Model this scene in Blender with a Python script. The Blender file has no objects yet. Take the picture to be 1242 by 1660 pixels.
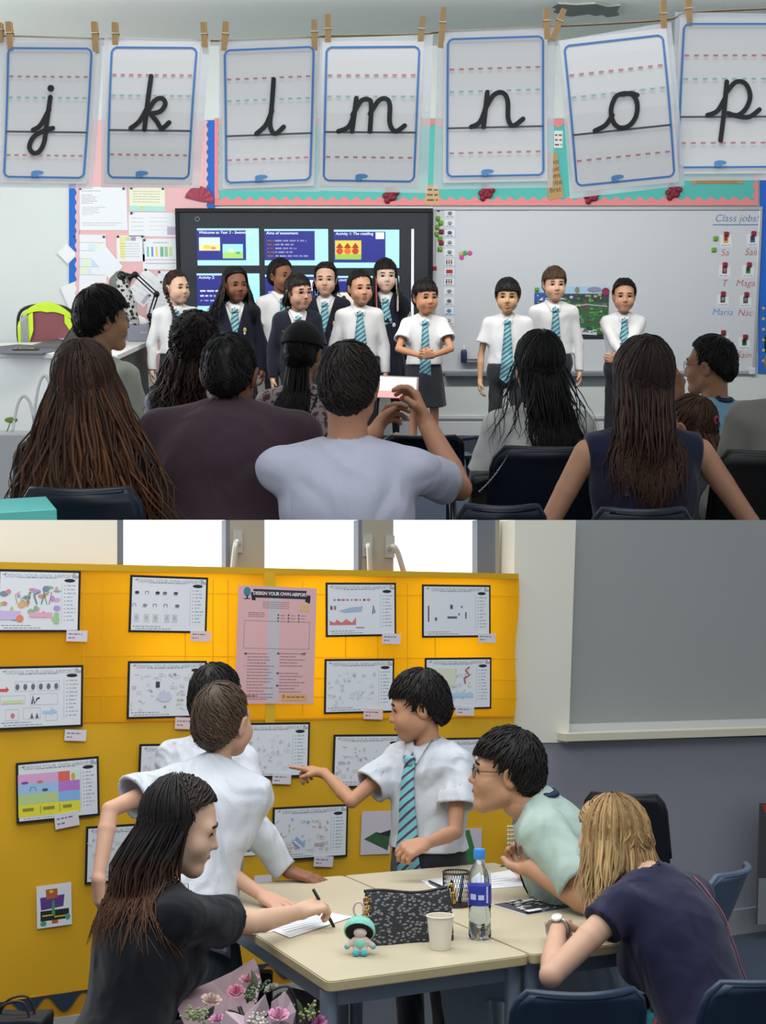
import bpy, bmesh, math, random, time
import numpy as np
from mathutils import Matrix, Vector, Euler
T0 = time.time()
R = math.radians
SC = bpy.context.scene
COL = SC.collection
random.seed(7)
RNG = np.random.default_rng(11)

# ------------------------------------------------------------------ camera, world, lights, exposure
F = 2400.0                      # focal length in pixels of the 1242x1660 frame
CX, CY = 621.0, 830.0
HU, VH = 1.50, 390.0            # camera height over the upper floor, its eye line
HL, VL = 1.60, 985.0            # camera height over the lower floor (lower metres), its eye line
KL = 0.48                       # size of the lower room
PITCH = math.atan((VH - CY) / F)
cam = bpy.data.cameras.new('camera')
cam_ob = bpy.data.objects.new('camera', cam)
COL.objects.link(cam_ob)
cam.sensor_fit = 'VERTICAL'
cam.sensor_height = 24.0
cam.lens = 24.0 * F / 1660.0
cam.clip_start = 0.05
cam.clip_end = 100
cam_ob.matrix_world = Matrix.Translation((0, 0, HU)) @ Matrix.Rotation(R(90) + PITCH, 4, 'X')
SC.camera = cam_ob
M_UP = Matrix.Identity(4)
M_LOW = (Matrix.Translation((0, 0, HU)) @ Matrix.Rotation(PITCH - math.atan((VL - CY) / F), 4, 'X')
         @ Matrix.Scale(KL, 4) @ Matrix.Translation((0, 0, -HL)))

w = bpy.data.worlds.new('world')
SC.world = w
w.use_nodes = True
w.node_tree.nodes['Background'].inputs[0].default_value = (0.86, 0.93, 1.0, 1)
w.node_tree.nodes['Background'].inputs[1].default_value = 0.46

def area(name, loc, rot, sx, sy, power, col=(1, 1, 1), M=M_UP, spread=180):
    l = bpy.data.lights.new(name, 'AREA')
    l.shape = 'RECTANGLE'; l.size = sx; l.size_y = sy; l.energy = power; l.color = col
    l.spread = R(spread)
    o = bpy.data.objects.new(name, l)
    COL.objects.link(o)
    o.matrix_world = M @ Matrix.Translation(loc) @ Euler([R(a) for a in rot]).to_matrix().to_4x4()
    return o

# upper room: ceiling panel lights near the boards, one further back
area('overhead_area_light', (0.2, 9.0, 2.96), (24, 0, 0), 5.2, 0.6, 330, (1.0, 0.985, 0.96))
area('overhead_area_light', (-0.2, 6.6, 2.98), (12, 0, 0), 5.0, 0.6, 150, (1.0, 0.985, 0.96))
area('overhead_area_light', (0.0, 3.3, 3.60), (10, 0, 0), 3.5, 0.8, 72, (0.95, 0.97, 1.0))
area('unseen_side_light', (-4.4, 8.6, 1.7), (0, -90, 0), 1.8, 3.4, 90, (0.93, 0.97, 1.0))  # unseen area lamp left of the frame, no window modelled there
# lower room: ceiling light in front of the board and an added soft fill at upper left
area('overhead_area_light', (0.2, 2.6, 3.2), (22, 0, 0), 3.4, 1.2, 16, (0.96, 0.98, 1.0), M_LOW)
area('overhead_area_light', (-1.6, 4.8, 3.3), (0, 0, 0), 1.6, 1.6, 8, (1.0, 0.97, 0.94), M_LOW)
SC.view_settings.view_transform = 'Standard'
SC.view_settings.look = 'None'
SC.view_settings.exposure = 0.0
SC.view_settings.gamma = 1.0
SC.view_settings.use_curve_mapping = False
SC.cycles.max_bounces = 8
SC.cycles.transparent_max_bounces = 12

# ------------------------------------------------------------------ pixel <-> place helpers
CAMW = cam_ob.matrix_world.copy()
def ray(u, v):
    return (CAMW.to_3x3() @ Vector(((u - CX) / F, -(v - CY) / F, -1.0)))
def scale_of(M):
    return M.to_scale()[0]
def at_s(u, v, s, M=M_UP):
    """point (room coordinates of M) seen at pixel u,v where one metre of that room is s pixels"""
    wpt = CAMW.translation + ray(u, v) * (F / s * scale_of(M))
    return M.inverted() @ wpt
def at_z(u, v, z, M=M_UP):
    Mi = M.inverted()
    o = Mi @ CAMW.translation
    d = Mi.to_3x3() @ ray(u, v)
    return o + d * ((z - o.z) / d.z)
def at_plane(u, v, p0, n, M=M_UP):
    Mi = M.inverted()
    o = Mi @ CAMW.translation
    d = Mi.to_3x3() @ ray(u, v)
    return o + d * ((p0 - o).dot(n) / d.dot(n))

# ------------------------------------------------------------------ materials
def lin(c):
    if isinstance(c, str):
        c = c.lstrip('#'); c = c if len(c) == 6 else ''.join(x * 2 for x in c); c = [int(c[i:i + 2], 16) / 255 for i in (0, 2, 4)]
    return tuple(((x / 12.92) if x <= 0.04045 else ((x + 0.055) / 1.055) ** 2.4) for x in c[:3]) + (1.0,)
MATS = {}
def mat(name, col, rough=0.6, metal=0.0, bump=0.0, bscale=200.0, var=0.0, vscale=6.0, sheen=0.0, spec=0.5, sss=0.0, emit=0.0, trans=0.0, alpha=1.0, ior=1.45):
    if name in MATS:
        return MATS[name]
    m = bpy.data.materials.new(name); m.use_nodes = True
    nt = m.node_tree; b = nt.nodes['Principled BSDF']
    c = lin(col)
    b.inputs['Base Color'].default_value = c
    b.inputs['Roughness'].default_value = rough
    b.inputs['Metallic'].default_value = metal
    b.inputs['Specular IOR Level'].default_value = spec
    b.inputs['IOR'].default_value = ior
    if sheen: b.inputs['Sheen Weight'].default_value = sheen
    if sss:
        b.inputs['Subsurface Weight'].default_value = sss
        b.inputs['Subsurface Radius'].default_value = (0.012, 0.005, 0.003)
    if emit:
        b.inputs['Emission Color'].default_value = c; b.inputs['Emission Strength'].default_value = emit
    if trans: b.inputs['Transmission Weight'].default_value = trans
    if alpha < 1: b.inputs['Alpha'].default_value = alpha
    if var or bump:
        tc = nt.nodes.new('ShaderNodeTexCoord')
    if var:
        n = nt.nodes.new('ShaderNodeTexNoise'); n.inputs['Scale'].default_value = vscale; n.inputs['Detail'].default_value = 4
        nt.links.new(tc.outputs['Object'], n.inputs['Vector'])
        mx = nt.nodes.new('ShaderNodeMix'); mx.data_type = 'RGBA'
        mx.inputs[6].default_value = tuple(x * (1 - var) for x in c[:3]) + (1,)
        mx.inputs[7].default_value = tuple(min(1, x * (1 + var)) for x in c[:3]) + (1,)
        nt.links.new(n.outputs['Fac'], mx.inputs[0])
        nt.links.new(mx.outputs[2], b.inputs['Base Color'])
    if bump:
        n2 = nt.nodes.new('ShaderNodeTexNoise'); n2.inputs['Scale'].default_value = bscale; n2.inputs['Detail'].default_value = 3
        nt.links.new(tc.outputs['Object'], n2.inputs['Vector'])
        bp = nt.nodes.new('ShaderNodeBump'); bp.inputs['Strength'].default_value = bump; bp.inputs['Distance'].default_value = 0.004
        nt.links.new(n2.outputs['Fac'], bp.inputs['Height'])
        nt.links.new(bp.outputs['Normal'], b.inputs['Normal'])
    MATS[name] = m
    return m
def vcol_mat(name, rough=0.7, emit=0.0, sss=0.0, spec=0.5, bump=0.0, bscale=300, aniso=0.0):
    if name in MATS: return MATS[name]
    m = bpy.data.materials.new(name); m.use_nodes = True
    nt = m.node_tree; b = nt.nodes['Principled BSDF']
    a = nt.nodes.new('ShaderNodeAttribute'); a.attribute_name = 'Col'
    nt.links.new(a.outputs['Color'], b.inputs['Base Color'])
    b.inputs['Roughness'].default_value = rough
    b.inputs['Specular IOR Level'].default_value = spec
    if emit:
        nt.links.new(a.outputs['Color'], b.inputs['Emission Color']); b.inputs['Emission Strength'].default_value = emit
    if bump:
        tc = nt.nodes.new('ShaderNodeTexCoord')
        n2 = nt.nodes.new('ShaderNodeTexNoise'); n2.inputs['Scale'].default_value = bscale
        nt.links.new(tc.outputs['Object'], n2.inputs['Vector'])
        bp = nt.nodes.new('ShaderNodeBump'); bp.inputs['Strength'].default_value = bump; bp.inputs['Distance'].default_value = 0.003
        nt.links.new(n2.outputs['Fac'], bp.inputs['Height']); nt.links.new(bp.outputs['Normal'], b.inputs['Normal'])
    MATS[name] = m
    return m
PRINT = vcol_mat('print', 0.75)
SCREEN = vcol_mat('screen_print', 0.35, emit=0.55)

# ------------------------------------------------------------------ object helpers
def thing(name, label, cat, M=None, loc=(0, 0, 0), rz=0.0, group=None, kind=None, rot=None):
    o = bpy.data.objects.new(name, None)
    o.empty_display_size = 0.05
    COL.objects.link(o)
    place(o, M, loc, rz, rot)
    tag(o, label, cat, group, kind)
    return o
def place(o, M=None, loc=(0, 0, 0), rz=0.0, rot=None):
    X = (M or M_UP) @ Matrix.Translation(loc) @ Matrix.Rotation(rz, 4, 'Z')
    if rot is not None: X = X @ rot.to_4x4()
    o.matrix_world = X
def tag(o, label=None, cat=None, group=None, kind=None):
    if label: o['label'] = label
    if cat: o['category'] = cat
    if group: o['group'] = group
    if kind: o['kind'] = kind
    return o
def struct(o):
    o['kind'] = 'structure'
    return o
def mesh_obj(name, V, Fc, mats, parent=None, M=None, smooth=True, mi=None, col=None, uv=None):
    me = bpy.data.meshes.new(name)
    V = np.asarray(V, dtype=np.float32)
    if isinstance(Fc, np.ndarray):
        n, k = Fc.shape
        me.vertices.add(len(V)); me.vertices.foreach_set('co', V.ravel())
        me.loops.add(n * k); me.loops.foreach_set('vertex_index', Fc.astype(np.int32).ravel())
        me.polygons.add(n); me.polygons.foreach_set('loop_start', np.arange(0, n * k, k, dtype=np.int32))
        me.update(calc_edges=True)
    else:
        me.from_pydata(V.tolist(), [], Fc)
    if not isinstance(mats, (list, tuple)): mats = [mats]
    for m in mats: me.materials.append(m)
    if mi is not None: me.polygons.foreach_set('material_index', np.asarray(mi, dtype=np.int32))
    if smooth: me.polygons.foreach_set('use_smooth', np.ones(len(me.polygons), dtype=bool))
    if col is not None:
        at = me.color_attributes.new('Col', 'FLOAT_COLOR', 'POINT')
        c = np.ones((len(V), 4), dtype=np.float32); c[:, :3] = np.asarray(col)[:, :3]
        at.data.foreach_set('color', c.ravel())
    if uv is not None:
        ul = me.uv_layers.new(name='UVMap')
        idx = np.empty(len(me.loops), dtype=np.int32); me.loops.foreach_get('vertex_index', idx)
        ul.data.foreach_set('uv', np.asarray(uv, dtype=np.float32)[idx].ravel())
    me.validate(clean_customdata=False); me.update()
    o = bpy.data.objects.new(name, me)
    COL.objects.link(o)
    if parent is not None: o.parent = parent
    if M is not None: o.matrix_world = M
    return o

class MB:
    """collects simple solids into one mesh"""
    def __init__(s): s.V = []; s.F = []; s.mi = []; s.cur = 0; s.T = None
    def add(s, V, Fs):
        b = len(s.V)
        for p in V:
            p = Vector(p)
            s.V.append(tuple(s.T @ p) if s.T is not None else tuple(p))
        for f in Fs: s.F.append([b + i for i in f]); s.mi.append(s.cur)
        return s
    def box(s, c, d, Rm=None, bev=0.0, seg=1):
        bm = bmesh.new(); bmesh.ops.create_cube(bm, size=1.0)
        for v in bm.verts: v.co = Vector((v.co.x * d[0], v.co.y * d[1], v.co.z * d[2]))
        if bev: bmesh.ops.bevel(bm, geom=list(bm.edges), offset=min(bev, min(d) * 0.49), segments=seg, affect='EDGES', profile=0.5)
        return s.bm(bm, c, Rm)
    def bm(s, bm, c=(0, 0, 0), Rm=None):
        bm.verts.index_update()
        V = [((Rm @ v.co) if Rm is not None else v.co) + Vector(c) for v in bm.verts]
        Fs = [[v.index for v in f.verts] for f in bm.faces]
        bm.free()
        return s.add(V, Fs)
    def ball(s, c, r, Rm=None, u=14, v=10):
        if not hasattr(r, '__len__'): r = (r, r, r)
        V = []; Fs = []
        for j in range(v + 1):
            th = math.pi * j / v
            for i in range(u):
                ph = 2 * math.pi * i / u
                p = Vector((r[0] * math.sin(th) * math.cos(ph), r[1] * math.sin(th) * math.sin(ph), r[2] * math.cos(th)))
                V.append((Rm @ p if Rm is not None else p) + Vector(c))
        for j in range(v):
            for i in range(u):
                a, b = j * u + i, j * u + (i + 1) % u
                Fs.append([a, a + u, b + u, b])
        return s.add(V, Fs)
    def tube(s, P, r, n=8, closed=False, flat=1.0, cap=True, hint=None):
        P = [Vector(p) for p in P]; m = len(P)
        rr = r if hasattr(r, '__len__') else [r] * m
        V = []; Fs = []; prev = None
        for i in range(m):
            if closed: t = (P[(i + 1) % m] - P[i - 1])
            else: t = P[min(i + 1, m - 1)] - P[max(i - 1, 0)]
            if t.length < 1e-9: t = Vector((0, 0, 1))
            t.normalize()
            if prev is None:
                prev = Vector(hint) if hint is not None else (Vector((0, 0, 1)) if abs(t.z) < 0.9 else Vector((1, 0, 0)))
            nrm = prev - t * prev.dot(t)
            if nrm.length < 1e-6: nrm = t.orthogonal()
            nrm.normalize(); prev = nrm
            bi = t.cross(nrm)
            for k in range(n):
                a = 2 * math.pi * k / n
                V.append(P[i] + (nrm * math.cos(a) * flat + bi * math.sin(a)) * rr[i])
        for i in range(m if closed else m - 1):
            for k in range(n):
                a, b = i * n + k, i * n + (k + 1) % n
                c, d = ((i + 1) % m) * n + (k + 1) % n, ((i + 1) % m) * n + k
                Fs.append([a, b, c, d])
        if cap and not closed:
            Fs.append(list(range(n))[::-1]); Fs.append([(m - 1) * n + k for k in range(n)])
        return s.add(V, Fs)
    def lathe(s, prof, n=24, c=(0, 0, 0), Rm=None, sx=1.0, sy=1.0):
        V = []; Fs = []
        for (r, z) in prof:
            for k in range(n):
                a = 2 * math.pi * k / n
                p = Vector((r * math.cos(a) * sx, r * math.sin(a) * sy, z))
                V.append((Rm @ p if Rm is not None else p) + Vector(c))
        for j in range(len(prof) - 1):
            for k in range(n):
                a, b = j * n + k, j * n + (k + 1) % n
                Fs.append([a, b, b + n, a + n])
        if prof[0][0] > 1e-6: Fs.append(list(range(n))[::-1])
        if prof[-1][0] > 1e-6: Fs.append([(len(prof) - 1) * n + k for k in range(n)])
        return s.add(V, Fs)
    def prism(s, poly, d, n):
        """polygon (3d points) extruded by d along n"""
        n = Vector(n).normalized() * d; k = len(poly)
        V = [Vector(p) for p in poly] + [Vector(p) + n for p in poly]
        Fs = [list(range(k))[::-1], list(range(k, 2 * k))]
        for i in range(k): Fs.append([i, (i + 1) % k, k + (i + 1) % k, k + i])
        return s.add(V, Fs)
    def obj(s, name, mats, parent=None, M=None, smooth=False):
        me_o = mesh_obj(name, np.array([tuple(v) for v in s.V]), s.F, mats, parent, M, smooth, s.mi)
        bm = bmesh.new(); bm.from_mesh(me_o.data)
        bmesh.ops.recalc_face_normals(bm, faces=bm.faces)
        bm.to_mesh(me_o.data); bm.free()
        return me_o
def auto_smooth(o, ang=40):
    me = o.data
    me.polygons.foreach_set('use_smooth', np.ones(len(me.polygons), dtype=bool))
    bm = bmesh.new(); bm.from_mesh(me)
    for e in bm.edges:
        if len(e.link_faces) == 2 and e.calc_face_angle(0) > R(ang): e.smooth = False
    bm.to_mesh(me); bm.free()
    return o

class Deco:
    """flat print: coloured shapes in a plane, x right, y up"""
    def __init__(s, z0=0.0, dz=0.00003): s.V = []; s.F = []; s.C = []; s.z = z0; s.dz = dz
    def poly(s, pts, col, up=True):
        if up: s.z += s.dz
        b = len(s.V); c = lin(col)
        for p in pts: s.V.append((p[0], p[1], s.z)); s.C.append(c)
        s.F.append(list(range(b, b + len(pts))))
        return s
    def rect(s, x0, y0, x1, y1, col, up=True):
        return s.poly([(x0, y0), (x1, y0), (x1, y1), (x0, y1)], col, up)
    def ell(s, cx, cy, rx, ry, col, n=14, up=True, a0=0.0):
        return s.poly([(cx + rx * math.cos(a0 + 2 * math.pi * i / n), cy + ry * math.sin(a0 + 2 * math.pi * i / n)) for i in range(n)], col, up)
    def line(s, pts, wd, col, closed=False):
        s.z += s.dz
        P = [Vector(p) for p in pts]; m = len(P); c = lin(col)
        b = len(s.V)
        for i in range(m):
            if closed: t = P[(i + 1) % m] - P[i - 1]
            else: t = P[min(i + 1, m - 1)] - P[max(0, i - 1)]
            if t.length < 1e-9: t = Vector((1, 0))
            t.normalize(); nn = Vector((-t.y, t.x)) * wd / 2
            for q in (P[i] + nn, P[i] - nn): s.V.append((q.x, q.y, s.z)); s.C.append(c)
        for i in range(m if closed else m - 1):
            j = (i + 1) % m
            s.F.append([b + 2 * i, b + 2 * i + 1, b + 2 * j + 1, b + 2 * j])
        return s
    def frame(s, x0, y0, x1, y1, wd, col):
        s.rect(x0, y0, x1, y0 + wd, col); s.rect(x0, y1 - wd, x1, y1, col, False)
        s.rect(x0, y0, x0 + wd, y1, col, False); s.rect(x1 - wd, y0, x1, y1, col, False)
        return s
    def text(s, x, y, wd, h, col, rnd=random, gap=0.3):
        """one line of small print, as short dashes"""
        e = x
        while e < x + wd - h * 0.5:
            l = min(rnd.uniform(1.2, 4.5) * h, x + wd - e)
            s.rect(e, y, e + l, y + h, col, False); e += l + h * (0.6 + gap)
        return s
    def obj(s, name, parent=None, M=None, m=None):
        if not s.V: return None
        o = mesh_obj(name, np.array(s.V), s.F, m or PRINT, parent, M, False, None, s.C)
        return o
def plane_matrix(o, x, y):
    x = Vector(x).normalized(); y = Vector(y); y = (y - x * y.dot(x)).normalized(); z = x.cross(y)
    m = Matrix((x, y, z)).transposed().to_4x4(); m.translation = o
    return m
def font_obj(name, body, size, m, parent=None, M=None, shear=0.0, align='CENTER', extrude=0.0003, space=1.0, offset=0.0):
    cu = bpy.data.curves.new(name, 'FONT'); cu.body = body; cu.size = size; cu.align_x = align; cu.align_y = 'CENTER'
    cu.extrude = extrude; cu.shear = shear; cu.space_character = space; cu.offset = offset; cu.resolution_u = 3
    cu.materials.append(m)
    tmp = bpy.data.objects.new(name, cu)
    me = bpy.data.meshes.new_from_object(tmp); bpy.data.objects.remove(tmp); bpy.data.curves.remove(cu)
    if not me.materials: me.materials.append(m)
    o = bpy.data.objects.new(name, me); COL.objects.link(o)
    if parent is not None: o.parent = parent
    if M is not None: o.matrix_local = M
    return o
def spline(pts, n=8, closed=False):
    """Catmull-Rom through pts"""
    P = [Vector(p) for p in pts]; m = len(P); out = []
    for i in range(m if closed else m - 1):
        if closed: p0, p1, p2, p3 = P[i - 1], P[i], P[(i + 1) % m], P[(i + 2) % m]
        else: p0, p1, p2, p3 = P[max(i - 1, 0)], P[i], P[i + 1], P[min(i + 2, m - 1)]
        for k in range(n):
            t = k / n
            out.append(0.5 * ((2 * p1) + (p2 - p0) * t + (2 * p0 - 5 * p1 + 4 * p2 - p3) * t * t + (3 * p1 - p0 - 3 * p2 + p3) * t ** 3))
    if not closed: out.append(P[-1])
    return out
ONLY = None
def DO(k): return ONLY is None or k in ONLY

# ------------------------------------------------------------------ upper room: shell
YW = 11.5
def UW(u, v, off=0.0):
    return at_plane(u, v, Vector((0, YW - off - .003, 0)), Vector((0, -1, 0)))
WALL_U = mat('painted_wall', '#d3d9d6', 0.8, var=0.03, vscale=1.5, bump=0.05, bscale=60)
CEIL_U = mat('painted_ceiling', '#ecefe6', 0.9, var=0.03, vscale=1.2)
mb = MB(); mb.box((0, YW + .06, 1.6), (9.4, .12, 3.2)); struct(mb.obj('wall_back', WALL_U))
ZC = UW(621, 74).z
mb = MB(); mb.box((0, 7.6, ZC + .05), (9.4, 8.0, .1)); struct(mb.obj('ceiling', CEIL_U))
CARPET = mat('blue_carpet', '#2a3646', 0.95, bump=0.5, bscale=400, var=0.15, vscale=3)
mb = MB(); mb.box((0, 7.75, -.04), (9.4, 7.75, .08)); struct(mb.obj('floor', CARPET))
mb = MB(); mb.box((0, YW - .010, .055), (9.4, .022, .11), bev=.004); struct(mb.obj('baseboard_back', mat('baseboard_paint', '#d5d7d9', 0.5)))
zt1 = UW(700, 676).z
mb = MB(); mb.box((.5, YW - .012, zt1), (7.0, .024, .035), bev=.006); struct(mb.obj('trim_1', mat('baseboard_paint', '#d5d7d9', 0.5)))
# irregular grey patch on the ceiling
pp = [(895, 8), (905, 3), (935, 5), (965, 3), (985, 8), (1006, 6), (1000, 16), (1004, 22), (985, 25), (976, 21), (966, 23), (955, 20), (925, 24), (915, 22), (897, 17), (902, 12)]
mb = MB(); mb.prism([at_z(u, v, ZC - .001) for u, v in pp], .012, (0, 0, -1))
o = mb.obj('ceiling_patch', mat('patch_grey', '#6f7572', 0.8, var=.15, vscale=3)); tag(o, 'irregular dark grey patch on the ceiling above card o', 'patch')

def wall_quad(mbr, q, off, d, fn=UW):
    """pixel quad on the wall, standing off the wall by `off`, d thick"""
    P = [fn(u, v, off) for u, v in q]
    n = (P[1] - P[0]).cross(P[2] - P[1]).normalized()
    return mbr.prism(P, -d, n) if False else mbr.prism(P, d, n)
def wq(name, q, off, d, m, parent=None, fn=UW, smooth=False):
    mb = MB(); P = [fn(u, v, off) for u, v in q]
    nrm = (fn(621, 500, 1.0) - fn(621, 500, 0.0)).normalized()
    mb.prism(P, d, nrm)
    return mb.obj(name, m, parent)
def quad_frame(q, off, fn=UW):
    """matrix whose x,y run along the pixel quad TL,TR,BR,BL (unit = metre), origin at BL; returns (M, width, height)"""
    TL, TR, BR, BL = [fn(u, v, off) for u, v in q]
    w_ = ((TR - TL).length + (BR - BL).length) / 2; h_ = ((TL - BL).length + (TR - BR).length) / 2
    return plane_matrix(BL, (BR - BL), (TL - BL)), w_, h_
def rq(x0, y0, x1, y1): return [(x0, y0), (x1, y0), (x1, y1), (x0, y1)]
def under(o, parent, Mw):
    o.parent = parent; o.matrix_world = Mw; return o

# --- pinboards with scalloped borders
def scallop_strip(q0, q1, wide, teeth, off, m, parent, name, fn=UW, side=1):
    """strip from q0 to q1 with a wavy edge"""
    n = teeth * 8; P = []
    a = Vector((*q0, 0)); b = Vector((*q1, 0)); d = (b - a); t = d.normalized(); nn = Vector((-t.y, t.x, 0)) * side
    edge = [a + d * (i / n) + nn * wide * (.78 + .22 * math.cos(2 * math.pi * teeth * i / n)) for i in range(n + 1)]
    mb = MB(); V = []; Fs = []
    nrm = (fn(621, 500, 1.0) - fn(621, 500, 0.0)).normalized() * .003
    for i in range(n + 1):
        p = a + d * (i / n); V += [fn(p.x, p.y, off), fn(edge[i].x, edge[i].y, off)]
    k = len(V); V += [v + nrm for v in V]
    for i in range(n):
        j = 2 * i
        Fs += [[j, j + 1, j + 3, j + 2], [k + j, k + j + 2, k + j + 3, k + j + 1], [j, j + 2, k + j + 2, k + j], [j + 1, k + j + 1, k + j + 3, j + 3]]
    mb.add(V, Fs)
    return mb.obj(name, m, parent)
PINK = mat('pink_backing', '#e2b3b5', .8); TEALP = mat('teal_backing', '#57b9b0', .8); BLUEP = mat('blue_border', '#2166c4', .7); CORAL = mat('coral_border', '#e58a8c', .8)
Mw0 = Matrix.Translation(UW(230, 600, 0))
pb = thing('pinboard', 'pink backed pinboard with blue edges left of the display', 'pinboard', loc=UW(230, 600, 0))
for (nm, q, d, m_) in (('backing', [(113, 195), (347, 195), (347, 603), (113, 603)], .012, PINK),):
    under(wq(nm, q, .0, d, m_), pb, Matrix.Identity(4))
under(wq('blue_border', [(112, 195), (125, 195), (125, 603), (112, 603)], .012, .004, BLUEP), pb, Matrix.Identity(4))
under(wq('blue_border', [(334, 195), (348, 195), (348, 340), (334, 340)], .012, .004, BLUEP), pb, Matrix.Identity(4))
under(scallop_strip((128, 600), (128, 196), 6.5, 26, .0165, CORAL if False else PINK, None, 'scalloped_trim', side=-1), pb, Matrix.Identity(4))
under(scallop_strip((331, 196), (331, 340), 6.5, 10, .0165, PINK, None, 'scalloped_trim', side=-1), pb, Matrix.Identity(4))
tb = thing('pinboard', 'teal pinboard with coral wavy border above the whiteboard', 'pinboard', loc=UW(790, 333, 0))
under(wq('backing', [(348, 192), (1232, 192), (1229, 333), (348, 333)], .0, .012, TEALP), tb, Matrix.Identity(4))
under(scallop_strip((348, 333), (1229, 333), 14, 46, .0125, CORAL, None, 'scalloped_trim', side=-1), tb, Matrix.Identity(4))
under(scallop_strip((348, 333), (348, 195), 9, 9, .013, CORAL, None, 'scalloped_trim', side=1), tb, Matrix.Identity(4))
under(scallop_strip((1231, 195), (1229, 333), 9, 9, .013, CORAL, None, 'scalloped_trim', side=1), tb, Matrix.Identity(4))
under(scallop_strip((1231, 193), (348, 193), 14, 46, .0125, CORAL, None, 'scalloped_trim', side=-1), tb, Matrix.Identity(4))
rb = thing('pinboard', 'royal blue board edge at the far right of the whiteboard', 'pinboard', loc=UW(1250, 605, 0))
under(wq('backing', [(1232, 292), (1290, 292), (1290, 606), (1229, 604)], .0, .014, BLUEP), rb, Matrix.Identity(4))
for i in range(6):
    mbd = MB(); c_ = UW(1238, 500 + i * 17, .016); mbd.ball(c_, (.012, .003, .012), u=10, v=6)
    under(mbd.obj('yellow_dot', mat('dot_yellow', '#c9b36a', .7)), rb, Matrix.Identity(4))

# ------------------------------------------------------------------ lower room: shell
PB1 = at_s(65, 975, 426, M_LOW); PB2 = at_s(740, 990, 367, M_LOW)
WR = (PB2 - PB1); WR.z = 0; WR.normalize()
WN = Vector((WR.y, -WR.x, 0))               # towards the camera
if WN.y > 0: WN = -WN
def LW(u, v, off=0.0):
    """point on the yellow board's plane, `off` metres in front of it (lower room)"""
    return at_plane(u, v, PB1 + WN * off, WN, M_LOW)
def low_prism(name, q, off, d, m, parent=None, zfix=None):
    P = [LW(u, v, off) for u, v in q]
    if zfix:
        for i, z in zfix.items(): P[i].z = z
    mb = MB(); mb.prism(P, d, -WN); o = mb.obj(name, m)
    o.matrix_world = M_LOW
    if parent is not None:
        o.parent = parent; o.matrix_world = M_LOW
    return o
CREAM = mat('cream_wall', '#e2dfd0', .8, bump=.04, bscale=80)
LILAC = mat('lilac_grey_wall', '#8b8c95', .75, bump=.06, bscale=50, var=.03, vscale=2)
WOFF = -.14
VT = 843.0
struct(low_prism('wall_back', [(-220, VT), (191, VT), (212, 1165), (-220, 1165)], WOFF, .16, CREAM))
struct(low_prism('wall_back', [(-220, 1158), (850, 1150), (850, 1500), (-220, 1500)], WOFF, .16, CREAM, zfix={2: -.0, 3: 0.0}))
struct(low_prism('wall_back', [(809, VT), (840, VT), (832, 1165), (809, 1165)], WOFF - .02, .12, mat('white_reveal', '#f4f3ee', .7)))
struct(low_prism('wall_right', [(835, VT), (934, VT), (922, 1204), (829, 1204)], WOFF + .10, .26, CREAM))
struct(low_prism('wall_right', [(829, 1204), (1500, 1188), (1500, 1600), (829, 1600)], WOFF + .09, .25, LILAC, zfix={2: 0.0, 3: 0.0}))
struct(low_prism('wall_right', [(925, VT), (1500, VT), (1500, 1195), (917, 1195)], WOFF - .03, .12, CREAM))
struct(low_prism('trim_2', [(918, 1190), (1500, 1172), (1500, 1184), (918, 1202)], WOFF + .17, .24, mat('sill_cream', '#cfc9b2', .55)))
mb_b = low_prism('baseboard_right', [(829, 1545), (1500, 1500), (1500, 1600), (829, 1600)], WOFF + .115, .025, mat('skirting_grey', '#8d9092', .5), zfix={0: .12, 1: .12, 2: 0.0, 3: 0.0}); struct(mb_b)
FLOOR_L = mat('blue_grey_floor', '#35404e', .55, var=.2, vscale=2.5, bump=.15, bscale=150)
mb = MB(); mb.box((.3, 4.2, -.03), (9.0, 9.6, .06)); o = mb.obj('floor', FLOOR_L); o.matrix_world = M_LOW; struct(o)
# roller blind
bl = thing('roller_blind', 'grey roller blind pulled down over the right hand window', 'blind', M_LOW, LW(1080, 1180, WOFF + .06))
def low_child(o, parent): o.parent = parent; o.matrix_world = M_LOW; return o
low_child(low_prism('fabric', [(934, VT), (1500, VT), (1500, 1162), (922, 1174)], WOFF + .055, .006, mat('blind_fabric', '#999c9a', .85, var=.04, vscale=1.2, bump=.1, bscale=300)), bl)
low_child(low_prism('bottom_rail', [(922, 1174), (1500, 1158), (1500, 1173), (922, 1189)], WOFF + .065, .03, mat('rail_white', '#c6c8c9', .4)), bl)
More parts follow.
